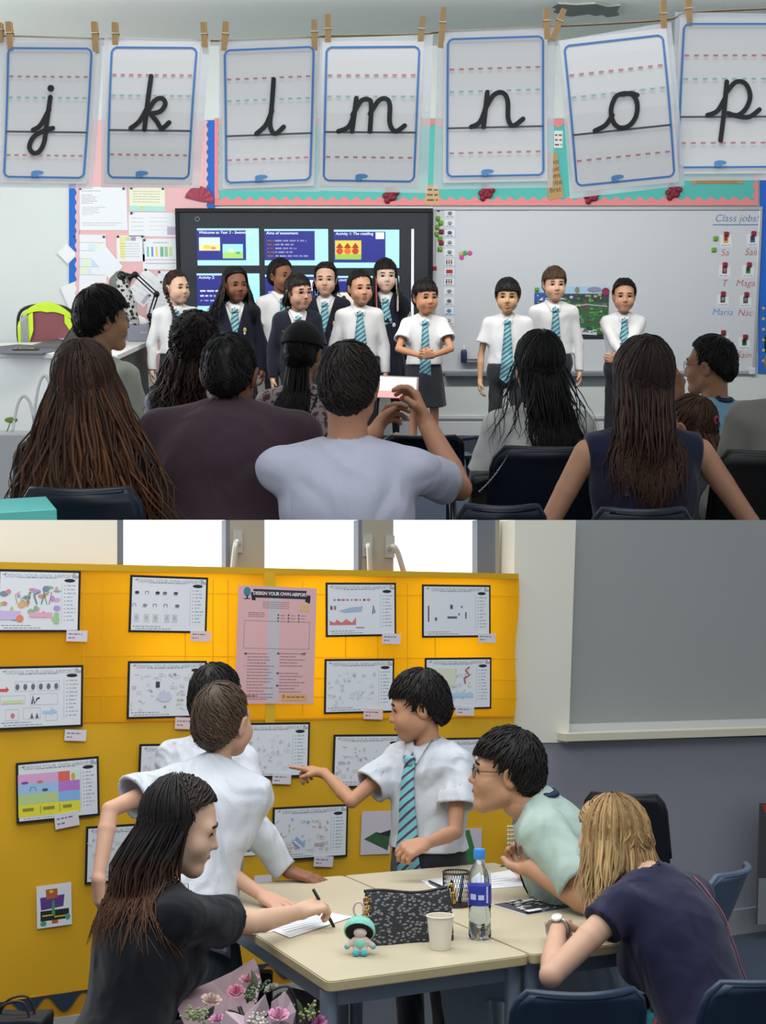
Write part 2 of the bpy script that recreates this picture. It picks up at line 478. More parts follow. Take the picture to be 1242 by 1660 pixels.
# windows over the board
FRM = mat('window_frame_grey', '#9b9484', .45, var=.02); FRM2 = mat('window_frame_dark', '#6a7078', .4)
GLASSW = mat('bright_window_pane', '#f6fbff', .1, emit=1.45)
HND = mat('window_handle_grey', '#b4b1a8', .3, metal=.3)
def window(n, x0, x1, fr, handles, v1=1164):
    wn = thing('window_%d' % n, None, None, M_LOW, LW((x0 + x1) / 2, v1, WOFF), kind='structure')
    for (a, b, m_) in fr: low_child(low_prism('window_frame', [(a, VT), (b, VT), (b, v1), (a, v1)], WOFF + .0, .07, m_), wn)
    low_child(low_prism('pane', [(x0, VT), (x1, VT), (x1, v1), (x0, v1)], WOFF - .045, .01, GLASSW), wn)
    for (hx, hy, dx) in handles:
        mb = MB()
        pl_ = [LW(hx - 7, hy - 22, WOFF + .012), LW(hx + 7, hy - 22, WOFF + .012), LW(hx + 7, hy + 14, WOFF + .012), LW(hx - 7, hy + 14, WOFF + .012)]
        mb.prism(pl_, .012, -WN)
        pth = [LW(hx, hy, WOFF + .02), LW(hx + dx * .2, hy - 4, WOFF + .05), LW(hx + dx * .55, hy + 6, WOFF + .055), LW(hx + dx, hy + 38, WOFF + .05)]
        mb.tube(spline(pth, 5), [.013] * 16, 8)
        o = mb.obj('handle', HND, None, None, True); auto_smooth(o); low_child(o, wn)
    return wn
window(1, 196, 374, [(190, 200, FRM2), (366, 373, FRM2), (373, 400, FRM)], [(386, 882, -8)])
window(2, 424, 586, [(400, 429, FRM), (581, 587, FRM2), (587, 612, FRM)], [(597, 888, 3)])
window(3, 632, 780, [(612, 638, FRM), (774, 782, FRM2), (782, 803, FRM2), (803, 810, FRM)], [(633, 890, 22)])

# ------------------------------------------------------------------ smooth solids (signed distance -> surface)
def V3(*a): return np.array(a, dtype=np.float32)
def npv(v): return np.array((v[0], v[1], v[2]), dtype=np.float32)
def smin(a, b, k):
    if k <= 1e-5: return np.minimum(a, b)
    h = np.clip(0.5 + 0.5 * (b - a) / k, 0, 1)
    return b + (a - b) * h - k * h * (1 - h)
class SDF:
    def __init__(s): s.ops = []
    def op(s, f, k=0.02, o='u'): s.ops.append((o, k, f)); return s
    def rc(s, a, b, ra, rb, k=0.02, o='u'):
        a = npv(a); b = npv(b); ab = b - a; L = max(float(ab @ ab), 1e-9)
        def f(P):
            q = P - a
            t = np.clip(q @ ab / L, 0, 1)
            q = q - t[:, None] * ab
            return np.sqrt((q * q).sum(1)) - (ra + (rb - ra) * t)
        return s.op(f, k, o)
    def ell(s, c, r, Rm=None, k=0.02, o='u'):
        c = npv(c); r = npv(r) if hasattr(r, '__len__') else V3(r, r, r); Rn = None if Rm is None else np.array(Rm, dtype=np.float32)
        def f(P):
            q = P - c
            if Rn is not None: q = q @ Rn
            a = q / r; k0 = np.sqrt((a * a).sum(1)); a = a / r; k1 = np.sqrt((a * a).sum(1))
            return np.where(k1 > 1e-6, k0 * (k0 - 1) / np.maximum(k1, 1e-6), -r.min())
        return s.op(f, k, o)
    def plane(s, p, n, k=0.0, o='i'):
        p = npv(p); n = npv(n); n = n / np.linalg.norm(n)
        return s.op(lambda P: (P - p) @ n, k, o)
    def __call__(s, P):
        d = None
        for o, k, f in s.ops:
            e = f(P)
            if d is None: d = e
            elif o == 'u': d = smin(d, e, k)
            elif o == 's': d = -smin(-d, e, k)
            elif o == 'i': d = -smin(-d, -e, k)
            elif o == 'add': d = d + e
        return d
def wrinkle(amp, fr=1.0, seed=0):
    g = np.random.default_rng(seed + 5)
    D = g.normal(size=(7, 3)).astype(np.float32); D /= np.linalg.norm(D, axis=1)[:, None]
    fq = np.array([18, 27, 34, 45, 55, 70, 95], dtype=np.float32) * fr; ph = g.uniform(0, 6.28, 7).astype(np.float32)
    wt = np.array([1, .9, .8, .6, .5, .35, .25], dtype=np.float32)
    def f(P):
        Q = P + 0.02 * np.sin(P[:, [1, 2, 0]] * 21 + 1.3)
        t = (np.sin((Q @ D.T) * fq + ph) * wt).sum(1)
        return amp * np.clip(np.abs(t * 0.6) - 0.5, -.5, .85)
    return f
def warp(amp, fr=1.0, seed=0):
    fs = [wrinkle(amp, fr, seed * 3 + i) for i in range(3)]
    return lambda P: np.stack([f(P) for f in fs], 1)
_off = np.array([[i, j, k] for i in (0, 1) for j in (0, 1) for k in (0, 1)], dtype=np.int64)
_edges = [(a, b) for a in range(8) for b in range(a + 1, 8) if np.abs(_off[a] - _off[b]).sum() == 1]
def polygonise(f, lo, hi, h, B=6, project=True):
    lo = np.asarray(lo, dtype=np.float32); hi = np.asarray(hi, dtype=np.float32)
    nb = np.maximum(1, np.ceil((hi - lo) / (h * B)).astype(int)); n = nb * B
    bi = np.stack(np.meshgrid(*[np.arange(x) for x in nb], indexing='ij'), -1).reshape(-1, 3)
    cc = lo + (bi * B + (B - 1) / 2).astype(np.float32) * h
    dc = f(cc)
    act = np.abs(dc) < h * (B * 0.87 + 2.2) * 1.25
    D = np.repeat(np.repeat(np.repeat(np.where(dc < 0, -1.0, 1.0).astype(np.float32).reshape(nb), B, 0), B, 1), B, 2)
    ab = bi[act]
    if len(ab) == 0: return np.zeros((0, 3), np.float32), np.zeros((0, 4), np.int32)
    loc = np.stack(np.meshgrid(*[np.arange(B)] * 3, indexing='ij'), -1).reshape(-1, 3)
    idx = (ab[:, None, :] * B + loc[None]).reshape(-1, 3)
    P = lo + idx.astype(np.float32) * h
    D[idx[:, 0], idx[:, 1], idx[:, 2]] = f(P)
    S = D < 0
    cnt = np.zeros(tuple(n - 1), dtype=np.int8)
    for o in _off: cnt += S[o[0]:o[0] + n[0] - 1, o[1]:o[1] + n[1] - 1, o[2]:o[2] + n[2] - 1]
    cells = np.argwhere((cnt > 0) & (cnt < 8))
    cid = np.full(tuple(n - 1), -1, dtype=np.int32)
    cid[cells[:, 0], cells[:, 1], cells[:, 2]] = np.arange(len(cells))
    cr = cells[:, None, :] + _off[None]
    val = D[cr[..., 0], cr[..., 1], cr[..., 2]]
    acc = np.zeros((len(cells), 3), np.float32); num = np.zeros(len(cells), np.float32)
    for a, b in _edges:
        m = (val[:, a] < 0) != (val[:, b] < 0)
        t = val[m, a] / (val[m, a] - val[m, b])
        acc[m] += _off[a] + t[:, None] * (_off[b] - _off[a]); num[m] += 1
    V = lo + (cells + acc / np.maximum(num, 1)[:, None]).astype(np.float32) * h
    quads = []
    for ax in range(3):
        u, v = (ax + 1) % 3, (ax + 2) % 3
        sl0 = [slice(1, n[0] - 1), slice(1, n[1] - 1), slice(1, n[2] - 1)]; sl1 = list(sl0)
        sl0[ax] = slice(0, n[ax] - 1); sl1[ax] = slice(1, n[ax])
        s0 = S[tuple(sl0)]; s1 = S[tuple(sl1)]
        e = np.argwhere(s0 != s1)
        if len(e) == 0: continue
        flip = s0[e[:, 0], e[:, 1], e[:, 2]]
        e = e + 1; e[:, ax] -= 1
        du = np.zeros(3, int); du[u] = 1; dv = np.zeros(3, int); dv[v] = 1
        q = [e - du - dv, e - dv, e, e - du]
        q = np.stack([cid[x[:, 0], x[:, 1], x[:, 2]] for x in q], 1)
        q[~flip] = q[~flip][:, ::-1]
        quads.append(q)
    Q = np.concatenate(quads) if quads else np.zeros((0, 4), np.int32)
    Q = Q[(Q >= 0).all(1)]
    if project and len(V):
        d0 = f(V); e = h * 0.35; g = np.empty_like(V)
        for i in range(3):
            o = np.zeros(3, np.float32); o[i] = e
            g[:, i] = (f(V + o) - d0) / e
        g2 = (g * g).sum(1); V = V - np.clip(d0 / np.maximum(g2, 0.25), -h * .5, h * .5)[:, None] * g
    return V, Q
def join_geo(parts):
    Vs, Qs, b = [], [], 0
    for V, Q in parts:
        Vs.append(V); Qs.append(Q + b); b += len(V)
    return np.concatenate(Vs), np.concatenate(Qs)
def rotm(yaw=0, pitch=0, roll=0):
    return np.array((Matrix.Rotation(R(yaw), 3, 'Z') @ Matrix.Rotation(R(pitch), 3, 'X') @ Matrix.Rotation(R(roll), 3, 'Y')), dtype=np.float32)

# ------------------------------------------------------------------ people
SKIN = {}
def skin_mat(c):
    if c not in SKIN: SKIN[c] = mat('skin_' + c.lstrip('#'), c, rough=0.55, spec=0.35, sss=0.12, var=0.06, vscale=25)
    return SKIN[c]
HAIR = vcol_mat('hair', 0.5, spec=0.28)
EYE_W = mat('eye_white', '#cfc8c2', 0.3); EYE_D = mat('eye_dark', '#1c120d', 0.2); LASH = mat('eyelash', '#120d0b', 0.7)
def cloth(name, c, bump=0.25, bs=500, var=0.03, rough=0.85, sheen=0.15, fold=.55):
    if 'cloth_' + name in MATS: return MATS['cloth_' + name]
    m = mat('cloth_' + name, c, rough=rough, bump=bump, bscale=bs, var=var, vscale=9, sheen=sheen, spec=0.25)
    nt = m.node_tree; tc = nt.nodes.new('ShaderNodeTexCoord'); mp = nt.nodes.new('ShaderNodeMapping'); mp.inputs['Scale'].default_value = (1.0, 1.0, .55); mp.inputs['Rotation'].default_value = (.3, .5, 0)
    n = nt.nodes.new('ShaderNodeTexNoise'); n.inputs['Scale'].default_value = 9; n.inputs['Detail'].default_value = 1.5; n.inputs['Distortion'].default_value = .7
    nt.links.new(tc.outputs['Object'], mp.inputs[0]); nt.links.new(mp.outputs[0], n.inputs['Vector'])
    bp = nt.nodes.new('ShaderNodeBump'); bp.inputs['Strength'].default_value = fold; bp.inputs['Distance'].default_value = .03
    nt.links.new(n.outputs['Fac'], bp.inputs['Height'])
    b = nt.nodes['Principled BSDF']
    old = [l for l in nt.links if l.to_socket == b.inputs['Normal']]
    if old: nt.links.new(bp.outputs['Normal'], old[0].from_node.inputs['Normal'])
    else: nt.links.new(bp.outputs['Normal'], b.inputs['Normal'])
    return m
def tie_mat():
    if 'tie' in MATS: return MATS['tie']
    m = mat('tie', '#5fb6bd', 0.6, spec=0.35)
    nt = m.node_tree; b = nt.nodes['Principled BSDF']
    uv = nt.nodes.new('ShaderNodeUVMap'); sp = nt.nodes.new('ShaderNodeSeparateXYZ'); nt.links.new(uv.outputs[0], sp.inputs[0])
    mu = nt.nodes.new('ShaderNodeMath'); mu.operation = 'MULTIPLY_ADD'; mu.inputs[1].default_value = 0.75
    nt.links.new(sp.outputs[0], mu.inputs[0]); nt.links.new(sp.outputs[1], mu.inputs[2])
    md = nt.nodes.new('ShaderNodeMath'); md.operation = 'MULTIPLY'; md.inputs[1].default_value = 1 / 0.042
    fr = nt.nodes.new('ShaderNodeMath'); fr.operation = 'FRACT'
    nt.links.new(mu.outputs[0], md.inputs[0]); nt.links.new(md.outputs[0], fr.inputs[0])
    cr = nt.nodes.new('ShaderNodeValToRGB'); cr.color_ramp.interpolation = 'CONSTANT'
    e = cr.color_ramp.elements; e[0].position = 0; e[0].color = lin('#79bec4'); e[1].position = 0.58; e[1].color = lin('#2c2a50')
    for p, c in ((0.68, '#8d4a68'), (0.76, '#2c2a50'), (0.88, '#79bec4')):
        x = e.new(p); x.color = lin(c)
    nt.links.new(fr.outputs[0], cr.inputs[0]); nt.links.new(cr.outputs[0], b.inputs['Base Color'])
    return m

def head_sdf(kid, fem=False, nose=1.0):
    s = SDF()
    s.ell((0, -.012, .032), (.073, .092, .085))
    if kid:
        s.ell((0, .022, -.03), (.064, .064, .072), k=.03)
        s.rc((-.040, .005, -.058), (-.012, .052, -.088), .024, .022, k=.03); s.rc((.040, .005, -.058), (.012, .052, -.088), .024, .022, k=.03)
        s.ell((0, .062, -.088), (.022, .018, .018), k=.02)
        for x in (-1, 1): s.ell((x * .036, .055, -.040), .029, k=.03)
    else:
        s.ell((0, .022, -.035), (.060, .064, .078), k=.03)
        jw = .046 if not fem else .040
        s.rc((-jw, .0, -.062), (-.014, .058, -.102), .022, .020, k=.03); s.rc((jw, .0, -.062), (.014, .058, -.102), .022, .020, k=.03)
        s.ell((0, .066, -.102), (.022, .018, .018), k=.02)
        for x in (-1, 1): s.ell((x * .036, .055, -.035), .027, k=.03)
    s.rc((-.035, .068, .016), (.035, .068, .016), .016, .016, k=.025)
    for x in (-1, 1): s.ell((x * .031, .098, -.001), (.018, .018, .011), k=.014, o='s')
    s.rc((0, .080, .004), (0, .093 + .006 * nose, -.030), .007, .0105, k=.014)
    for x in (-1, 1): s.ell((x * .0115, .087, -.034), .0088, k=.008)
    s.ell((0, .076, -.062), (.026, .016, .018), k=.015)
    s.ell((0, .091, -.0615), (.019, .006, .0015), k=.004, o='s')
    ear = SDF()
    for x in (-1, 1):
        ear.ell((x * .078, -.012, -.010), (.010, .019, .033), rotm(0, -12, x * 14), k=.001)
    for x in (-1, 1): ear.ell((x * .088, -.008, -.006), (.007, .011, .020), rotm(0, -12, x * 14), k=.004, o='s')
    s.op(ear, k=.006)
    return s

CR_T = R(20)
def crown_dir(th, az):
    x = np.sin(th) * np.sin(az); y = np.sin(th) * np.cos(az); z = np.cos(th)
    return np.stack([x, y * math.cos(CR_T) - z * math.sin(CR_T), y * math.sin(CR_T) + z * math.cos(CR_T)], -1)
def crown_ang(P, c):
    q = P - c
    y = q[:, 1] * math.cos(CR_T) + q[:, 2] * math.sin(CR_T); z = -q[:, 1] * math.sin(CR_T) + q[:, 2] * math.cos(CR_T)
    return np.arctan2(np.hypot(q[:, 0], y), z), np.arctan2(q[:, 0], y)
HC = V3(0, -.014, .030)
HR = V3(.078, .097, .092)
def hairline(spec):
    """polar angle of the hair's edge against azimuth (0 front, pi back)"""
    a = np.radians(np.array([0, 25, 45, 60, 75, 88, 100, 125, 180])); t = np.radians(np.array(spec, dtype=float))
    return lambda az: np.interp(np.abs(az), a, t)
LINES = {
    'short':  [76, 76, 78, 82, 108, 112, 104, 122, 133],
    'fringe': [99, 98, 96, 92, 110, 114, 106, 124, 134],
    'bowl':   [100, 100, 99, 98, 112, 118, 118, 126, 134],
    'fade':   [74, 74, 76, 80, 104, 100, 96, 112, 124],
    'long':   [74, 74, 76, 84, 120, 140, 145, 145, 145],
    'bob':    [97, 96, 92, 96, 128, 145, 145, 145, 145],
    'pulled': [74, 74, 76, 82, 96, 100, 104, 124, 135],
}
def strands_mesh(P, wd, flat, colr, nh):
    """P (N,M,3) paths -> 4-sided tapered ribbons"""
    N, M, _ = P.shape
    T = np.empty_like(P); T[:, 1:-1] = P[:, 2:] - P[:, :-2]; T[:, 0] = P[:, 1] - P[:, 0]; T[:, -1] = P[:, -1] - P[:, -2]
    T /= np.maximum(np.linalg.norm(T, axis=2, keepdims=True), 1e-6)
    S = np.cross(T, nh); S /= np.maximum(np.linalg.norm(S, axis=2, keepdims=True), 1e-6)
    U = np.cross(S, T)
    a = wd[..., None]
    ring = np.stack([P + S * a, P + U * a * flat, P - S * a, P - U * a * flat], 2)
    V = ring.reshape(-1, 3)
    i = np.arange(N)[:, None, None]; j = np.arange(M - 1)[None, :, None]; k = np.arange(4)[None, None, :]
    b = (i * M + j) * 4; k2 = (k + 1) % 4
    Q = np.stack([b + k, b + k2, b + 4 + k2, b + 4 + k], -1).reshape(-1, 4)
    C = np.repeat(colr.reshape(N * M, 3), 4, axis=0)
    return V.astype(np.float32), Q.astype(np.int32), C

class Person:
    pass

def build_person(label, M, head_px, s, yaw, H=1.7, kid=False, fem=False, pose='sit', lean=8, side=0, twist=0, hyaw=0, hpitch=0, hroll=0,
                 skin='#c69c80', hair=None, top=None, legs=None, tie=None, arms=None, h=.008, bw=1.0, bd=1.0, face=True, brow='#15100d', mouth='closed',
                 glasses=None, group=None, fixed=None, extras=None, nose=1.0, neckl=1.0, nvec=None, collar_col=None, footw='#15151a', head_z=None, sh=1.0, ah=.75, lh=2.0, cat='person'):
    """yaw 0 = facing away from the camera (+y), positive turns to the left"""
    p = Person()
    a = H / 1.75
    hs = 0.93 if kid else (0.97 if fem else 1.0)
    sw = (.150 if kid else (.160 if fem else .180)) * a * (1.0) * bw * (1.12 if kid else 1)
    T = .50 * a
    zp = (.50 * H) if pose == 'stand' else .43 * min(1, a * 1.05) + .085 * a
    if pose == 'stand' and kid: zp = .48 * H
    Rt = rotm(twist, 0, 0) @ rotm(0, -lean, side)
    pel = V3(0, 0, zp)
    def tf(x, y, z): return pel + Rt @ V3(x, y, z)
    Rh = rotm(hyaw, hpitch, hroll)
    N = tf(0, -.005 * a, T + .012 * a)
    nd = (Rt @ V3(0, .0, 1) * .6 + V3(0, .12, .55)); nd = V3(*nvec) if nvec else nd; nd /= np.linalg.norm(nd)
    hpos = N + nd * .078 * a * neckl - Rh @ (V3(0, -.022, -.085) * hs)
    if kid: hpos = N + nd * .078 * a - Rh @ (V3(0, -.022, -.080) * hs)
    # --- placing: the head's middle at the pixel, feet on the floor
    hp = at_s(head_px[0], head_px[1], s, M)
    sc = fixed or (hp.z / float(hpos[2]))
    off = Matrix.Rotation(yaw_r := R(yaw), 3, 'Z') @ Vector(hpos.tolist()) * sc
    root = M @ Matrix.Translation((hp.x - off.x, hp.y - off.y, (hp.z - off.z) if fixed else 0)) @ Matrix.Rotation(yaw_r, 4, 'Z') @ Matrix.Scale(sc, 4)
    p.scale = sc; p.root = root; p.M = M
    inv = (root.inverted() @ M)
    def loc(spec):
        """arm target: ('z',u,v,z) ray meets height z, ('s',u,v,s) pixel and scale, ('p',x,y,z) person space"""
        if spec[0] == 'z': return npv(inv @ at_z(spec[1], spec[2], spec[3], M))
        if spec[0] == 's': return npv(inv @ at_s(spec[1], spec[2], spec[3], M))
        return V3(*spec[1:])
    # --- arms
    th_k = .80 if kid else (.86 if fem else 1.0)
    arms = arms or {}
    A = {}
    for sg, nm in ((-1, 'L'), (1, 'R')):
        S_ = tf(sg * sw * .98 * sh, 0, T * .885)
        sp = arms.get(nm, {})
        L1, L2 = .285 * a * sp.get('len', 1), .250 * a * sp.get('len', 1)
        if 'w' in sp: W = loc(sp['w'])
        elif pose == 'sit': W = V3(sg * .10 * a, .30 * a, zp + .10 * a) + (Rt @ V3(0, 0, 0))
        else: W = S_ + V3(sg * .07 * a, .05 * a, -(L1 + L2) * .975)
        d = W - S_; L = float(np.linalg.norm(d)); mx = (L1 + L2) * .995
        if L > mx: W = S_ + d / L * mx; d = W - S_; L = mx
        pole = sp.get('pole', (sg * .6, -.6, -.4))
        if pole[0] == 's': pole = loc(pole) - S_
        else: pole = V3(*pole)
        u = d / L; pp = pole - u * (pole @ u); pp /= max(np.linalg.norm(pp), 1e-6)
        x = (L1 * L1 - L2 * L2 + L * L) / (2 * L); hh = math.sqrt(max(L1 * L1 - x * x, 0))
        E = S_ + u * x + pp * hh
        f = loc(sp['hf']) - W if (sp.get('hf') and sp['hf'][0] in ('z', 's')) else (V3(*sp['hf']) if sp.get('hf') else (W - E))
        f = f / np.linalg.norm(f)
        n = V3(*sp.get('hn', (-sg, 0, -.2 if pose == 'stand' else -.8))); n = n - f * (n @ f); n /= max(np.linalg.norm(n), 1e-6)
        A[nm] = dict(S=S_, E=E, W=W, f=f, n=n, t=sg * np.cross(f, n), curl=sp.get('curl', [25, 30, 20]), thumb=sp.get('thumb', 0.4), sg=sg, point=sp.get('point', False))
    # --- legs
    Lg = {}
    hw = .085 * a * bw
    for sg, nm in ((-1, 'L'), (1, 'R')):
        hip = pel + V3(sg * hw, 0, -.02 * a)
        if pose == 'stand':
            step = (legs or {}).get('step', 0) * sg
            kn = hip + V3(sg * .008, .015 + step * .5, 0); kn[2] = zp * .52; an = V3(hip[0] + sg * .012, -.01 + step, .075 * a)
        else:
            spd = (legs or {}).get('spread', .16)
            kn = pel + V3(sg * spd * a, .42 * a, -.005); an = V3(sg * spd * a * 1.05, .38 * a, .075 * a)
        Lg[nm] = (hip, kn, an)
    p.A = A; p.N = N; p.hpos = hpos; p.Rh = Rh; p.hs = hs
    # --- torso solid
    def torso(inf, kk=.05, hips=True):
        q = SDF()
        b_ = .91 if fem else 1.0
        Rn = Rt
        q.ell(tf(0, -.012 * a, T * .68), (.158 * a * bw * (1.05 if kid else 1) * b_ + inf, .112 * a * bd + inf, .170 * a + inf), Rn)
        q.ell(tf(0, 0, T * .32), ((.128 if fem else .142) * a * bw + inf, .104 * a * bd + inf, .18 * a + inf), Rn, k=kk)
        if hips: q.ell(tf(0, -.01 * a, .02 * a), (.160 * a * bw + inf, .122 * a * bd + inf, .13 * a + inf), Rn, k=kk)
        q.rc(tf(-sw * .86, 0, T * .885), tf(sw * .86, 0, T * .885), .046 * a + inf, .046 * a + inf, k=kk)
        for sg in (-1, 1): q.rc(tf(0, -.014 * a, T + .004 * a), tf(sg * sw * .82, -.004 * a, T * .905), .036 * a + inf, .034 * a + inf, k=.03)
        if fem and not kid:
            for sg in (-1, 1): q.ell(tf(sg * .062 * a, .085 * a, T * .62), .058 * a + inf, k=.04)
        return q
    ar = [.047 * a * th_k, .039 * a * th_k, .041 * a * th_k, .0265 * a * th_k]
    # --- body
    geo = []
    body = torso(-.006)
    for nm in 'LR':
        hip, kn, an = Lg[nm]
        body.rc(hip, kn, .074 * a * th_k, .050 * a * th_k, k=.03); body.rc(kn, an, .050 * a * th_k, .036 * a * th_k, k=.006)
        body.rc(an, an + V3(0, .10 * a, -.045 * a), .034 * a, .026 * a, k=.02)
        body.rc(A[nm]['S'], A[nm]['S'] + (A[nm]['E'] - A[nm]['S']) * .5, ar[0], ar[1] * 1.06, k=.03)
    body.rc(N - Rt @ V3(0, 0, .06 * a), N - Rt @ V3(0, 0, .01 * a), .050 * a, .050 * a * (.86 if fem or kid else 1.05), k=.02)
    body.rc(N - Rt @ V3(0, 0, .012 * a), N + nd * .05 * a, .052 * a * (.9 if fem or kid else 1.05), .050 * a * (.88 if fem or kid else 1.05), k=.03)
    def bb(pts, m): pts = np.array(pts); return pts.min(0) - m, pts.max(0) + m
    pts = [tf(-sw, 0, T), tf(sw, 0, T), tf(0, 0, 0), N] + [x for nm in 'LR' for x in Lg[nm]] + [A[n_]['S'] for n_ in 'LR']
    lo, hi = bb(pts, .19 * a); lo[2] = max(lo[2], -.02)
    p.skin_q = body
    geo.append(polygonise(body, lo, hi, h * 2.3))
    # head in its own frame
    hd = head_sdf(kid, fem, nose)
    toh = lambda q: (Rh.T @ (q - hpos)) / hs
    nr = .050 * a / hs * (.9 if fem or kid else 1.08)
    hd.rc(V3(0, -.026, -.05), toh(N - Rt @ V3(0, 0, .03 * a)), nr, nr * 1.06, k=.018)
    Vh, Qh = polygonise(hd, (-.11, -.13, -.24), (.11, .13, .135), min(h * .7, .0050) / hs)
    geo.append(((Vh * hs) @ Rh.T + hpos, Qh))
    # arms with hands
    for nm in 'LR':
        D = A[nm]; q = SDF(); sg = D['sg']
        q.rc(D['S'], D['S'] + (D['E'] - D['S']) * .45, ar[0], ar[1] * 1.08); q.rc(D['S'] + (D['E'] - D['S']) * .45, D['E'], ar[1] * 1.08, ar[1] * .93, k=.004)
        mid = D['E'] + (D['W'] - D['E']) * .30
        q.rc(D['E'], mid, ar[1] * .90, ar[2] * .96, k=.006); q.rc(mid, D['W'], ar[2] * .96, ar[3], k=.004)
        hand = SDF(); z = a * (.93 if fem else 1.0) * (1.02 if kid else 1.0); f, n, t, W = D['f'], D['n'], D['t'], D['W']
        off = [.030, .010, -.011, -.029]
        for i, o in enumerate(off): hand.rc(W + f * .012 * z + t * o * .55 * z, W + f * (.088 - .004 * abs(i - 1)) * z + t * o * z, .0165 * z, .0118 * z, k=.010)
        fing = SDF(); cu = D['curl']
        for i, (o, ln) in enumerate(zip(off, (.072, .080, .074, .058))):
            cuv = cu if not (D['point'] and i == 0) else [4, 6, 4]
            if D['point'] and i > 0: cuv = [48, 55, 30]
            q0 = W + f * (.086 - .004 * abs(i - 1)) * z + t * o * z; ang = 0; r0 = .0098 * z
            spread = t * (o * 1.3)
            for j, fr_ in enumerate((.45, .31, .24)):
                ang += R(cuv[j] + (i - 1) * 2)
                dr = f * math.cos(ang) + n * math.sin(ang) + spread * math.cos(ang) * 2; dr /= np.linalg.norm(dr)
                q1 = q0 + dr * ln * fr_ * z
                fing.rc(q0, q1, r0, r0 * .90, k=.0015); q0 = q1; r0 *= .90
        hand.op(fing, k=.006)
        b0 = W + f * .026 * z + t * .020 * z; thm = D['thumb']
        d1 = f * .62 + t * .70 + n * (.15 + thm * .5); d1 /= np.linalg.norm(d1); b1 = b0 + d1 * .042 * z
        d2 = f * .86 + t * .22 + n * (.1 + thm); d2 /= np.linalg.norm(d2); b2 = b1 + d2 * .030 * z
        hand.rc(b0, b1, .0155 * z, .0115 * z, k=.010); hand.rc(b1, b2, .0112 * z, .0085 * z, k=.004)
        q.op(hand, k=.014)
        D['palm'] = W + f * .07 * z + n * .018 * z
        D['grip'] = W + f * .10 * z + n * .03 * z
        lo, hi = bb([D['S'], D['E'], D['W'], W + f * .20 * z, W + f * .1 * z + n * .09 * z], .065 * a)
        geo.append(polygonise(q, lo, hi, h * ah))
    V, Q = join_geo(geo)
    o = mesh_obj('person', V, Q, skin_mat(skin), None, root, True)
    tag(o, label, cat, group)
    p.ob = o
    def part(name, V, Q, m, parent=None, smooth=True, **kw):
        return mesh_obj(name, V, Q, m, parent or o, None, smooth, **kw)
    p.part = part
    # --- face
    fsurf = {}
    if face:
        def sy(x, z):
            ys = np.linspace(.03, .13, 101, dtype=np.float32)
            d = hd(np.stack([np.full_like(ys, x), ys, np.full_like(ys, z)], 1))
            i = np.argmax(d > 0); return float(ys[i])
        tw = lambda Pts: (np.array(Pts, dtype=np.float32) * hs) @ Rh.T + hpos
        p.tw = tw
        for sg in (-1, 1):
            ex = sg * .0315; ez = -.001; ey = sy(ex, ez)
            mb = MB(); mb.ball((0, 0, 0), (.0168, .0055, .0072 if mouth != 'smile' else .0066), u=20, v=12)
            Vv = np.array([tuple(v) for v in mb.V], dtype=np.float32)
            Rz = rotm(-sg * 16, 0, sg * 4)
            c = np.array([np.mean([Vv[i] for i in fc], 0) for fc in mb.F]); rr = np.hypot(c[:, 0], c[:, 2])
            mi = np.where((rr < .0078) & (c[:, 1] > 0), 1, 0)
            e = part('eye', tw(Vv @ Rz.T + V3(ex, ey - .0012, ez)), mb.F, [EYE_W, EYE_D], mi=mi)
            mb = MB(); xs = np.linspace(-1, 1, 9)
            pth = [(ex + sg * 0 + x * .0165, 0, ez + .0062 * (1 - x * x) + .0003) for x in xs]
            pth = [(x, sy(x, z) + .0016, z) for x, _, z in pth]
            mb.tube(pth, [.0010 + .0014 * (1 - x * x) for x in xs], 5)
            part('eyelid', tw([tuple(v) for v in mb.V]), mb.F, LASH, parent=e)
            mb = MB()
            pth = [(sg * (.014 + .034 * t_), 0, .0235 + .0035 * math.sin(t_ * 2.6) - .003 * t_) for t_ in np.linspace(0, 1, 9)]
            pth = [(x, sy(x, z) + .0008, z) for x, _, z in pth]
            mb.tube(pth, [.0023 + .0012 * math.sin(t_ * 2.6) for t_ in np.linspace(0, 1, 9)], 6, flat=1.25)
            part('eyebrow', tw([tuple(v) for v in mb.V]), mb.F, mat('brow_' + brow.lstrip('#'), brow, 0.8))
        lipc = tuple(x for x in lin(skin)[:3]); lipc = (lipc[0] * .74, lipc[1] * .40, lipc[2] * .40)
        lm_n = 'lips_' + skin.lstrip('#')
        lm = MATS.get(lm_n) or mat(lm_n, '#a0605a', 0.45)
        lm.node_tree.nodes['Principled BSDF'].inputs['Base Color'].default_value = lipc + (1,)
        op_ = {'closed': 0.0, 'smile': 0.0, 'open': .0075, 'talk': .0048}[mouth]; mw = {'closed': .019, 'smile': .024, 'open': .018, 'talk': .019}[mouth]
        mb = MB(); xs = np.linspace(-1, 1, 11)
        cz = lambda x: -.0615 + (.003 * x * x if mouth == 'smile' else -.001 * x * x)
        for d_, rr_ in ((1, .0036), (-1, .0046)):
            pth = [(x * mw, 0, cz(x) + d_ * (.0024 + op_) * (1 - abs(x) ** 2.2) + (-.001 * (1 - min(1, abs(x) * 4)) if d_ > 0 else 0)) for x in xs]
            pth = [(x, sy(x, z) + .0002, z) for x, _, z in pth]
            mb.tube(pth, [rr_ * (1 - .75 * x * x) for x in xs], 6)
        lips = part('lips', tw([tuple(v) for v in mb.V]), mb.F, lm)
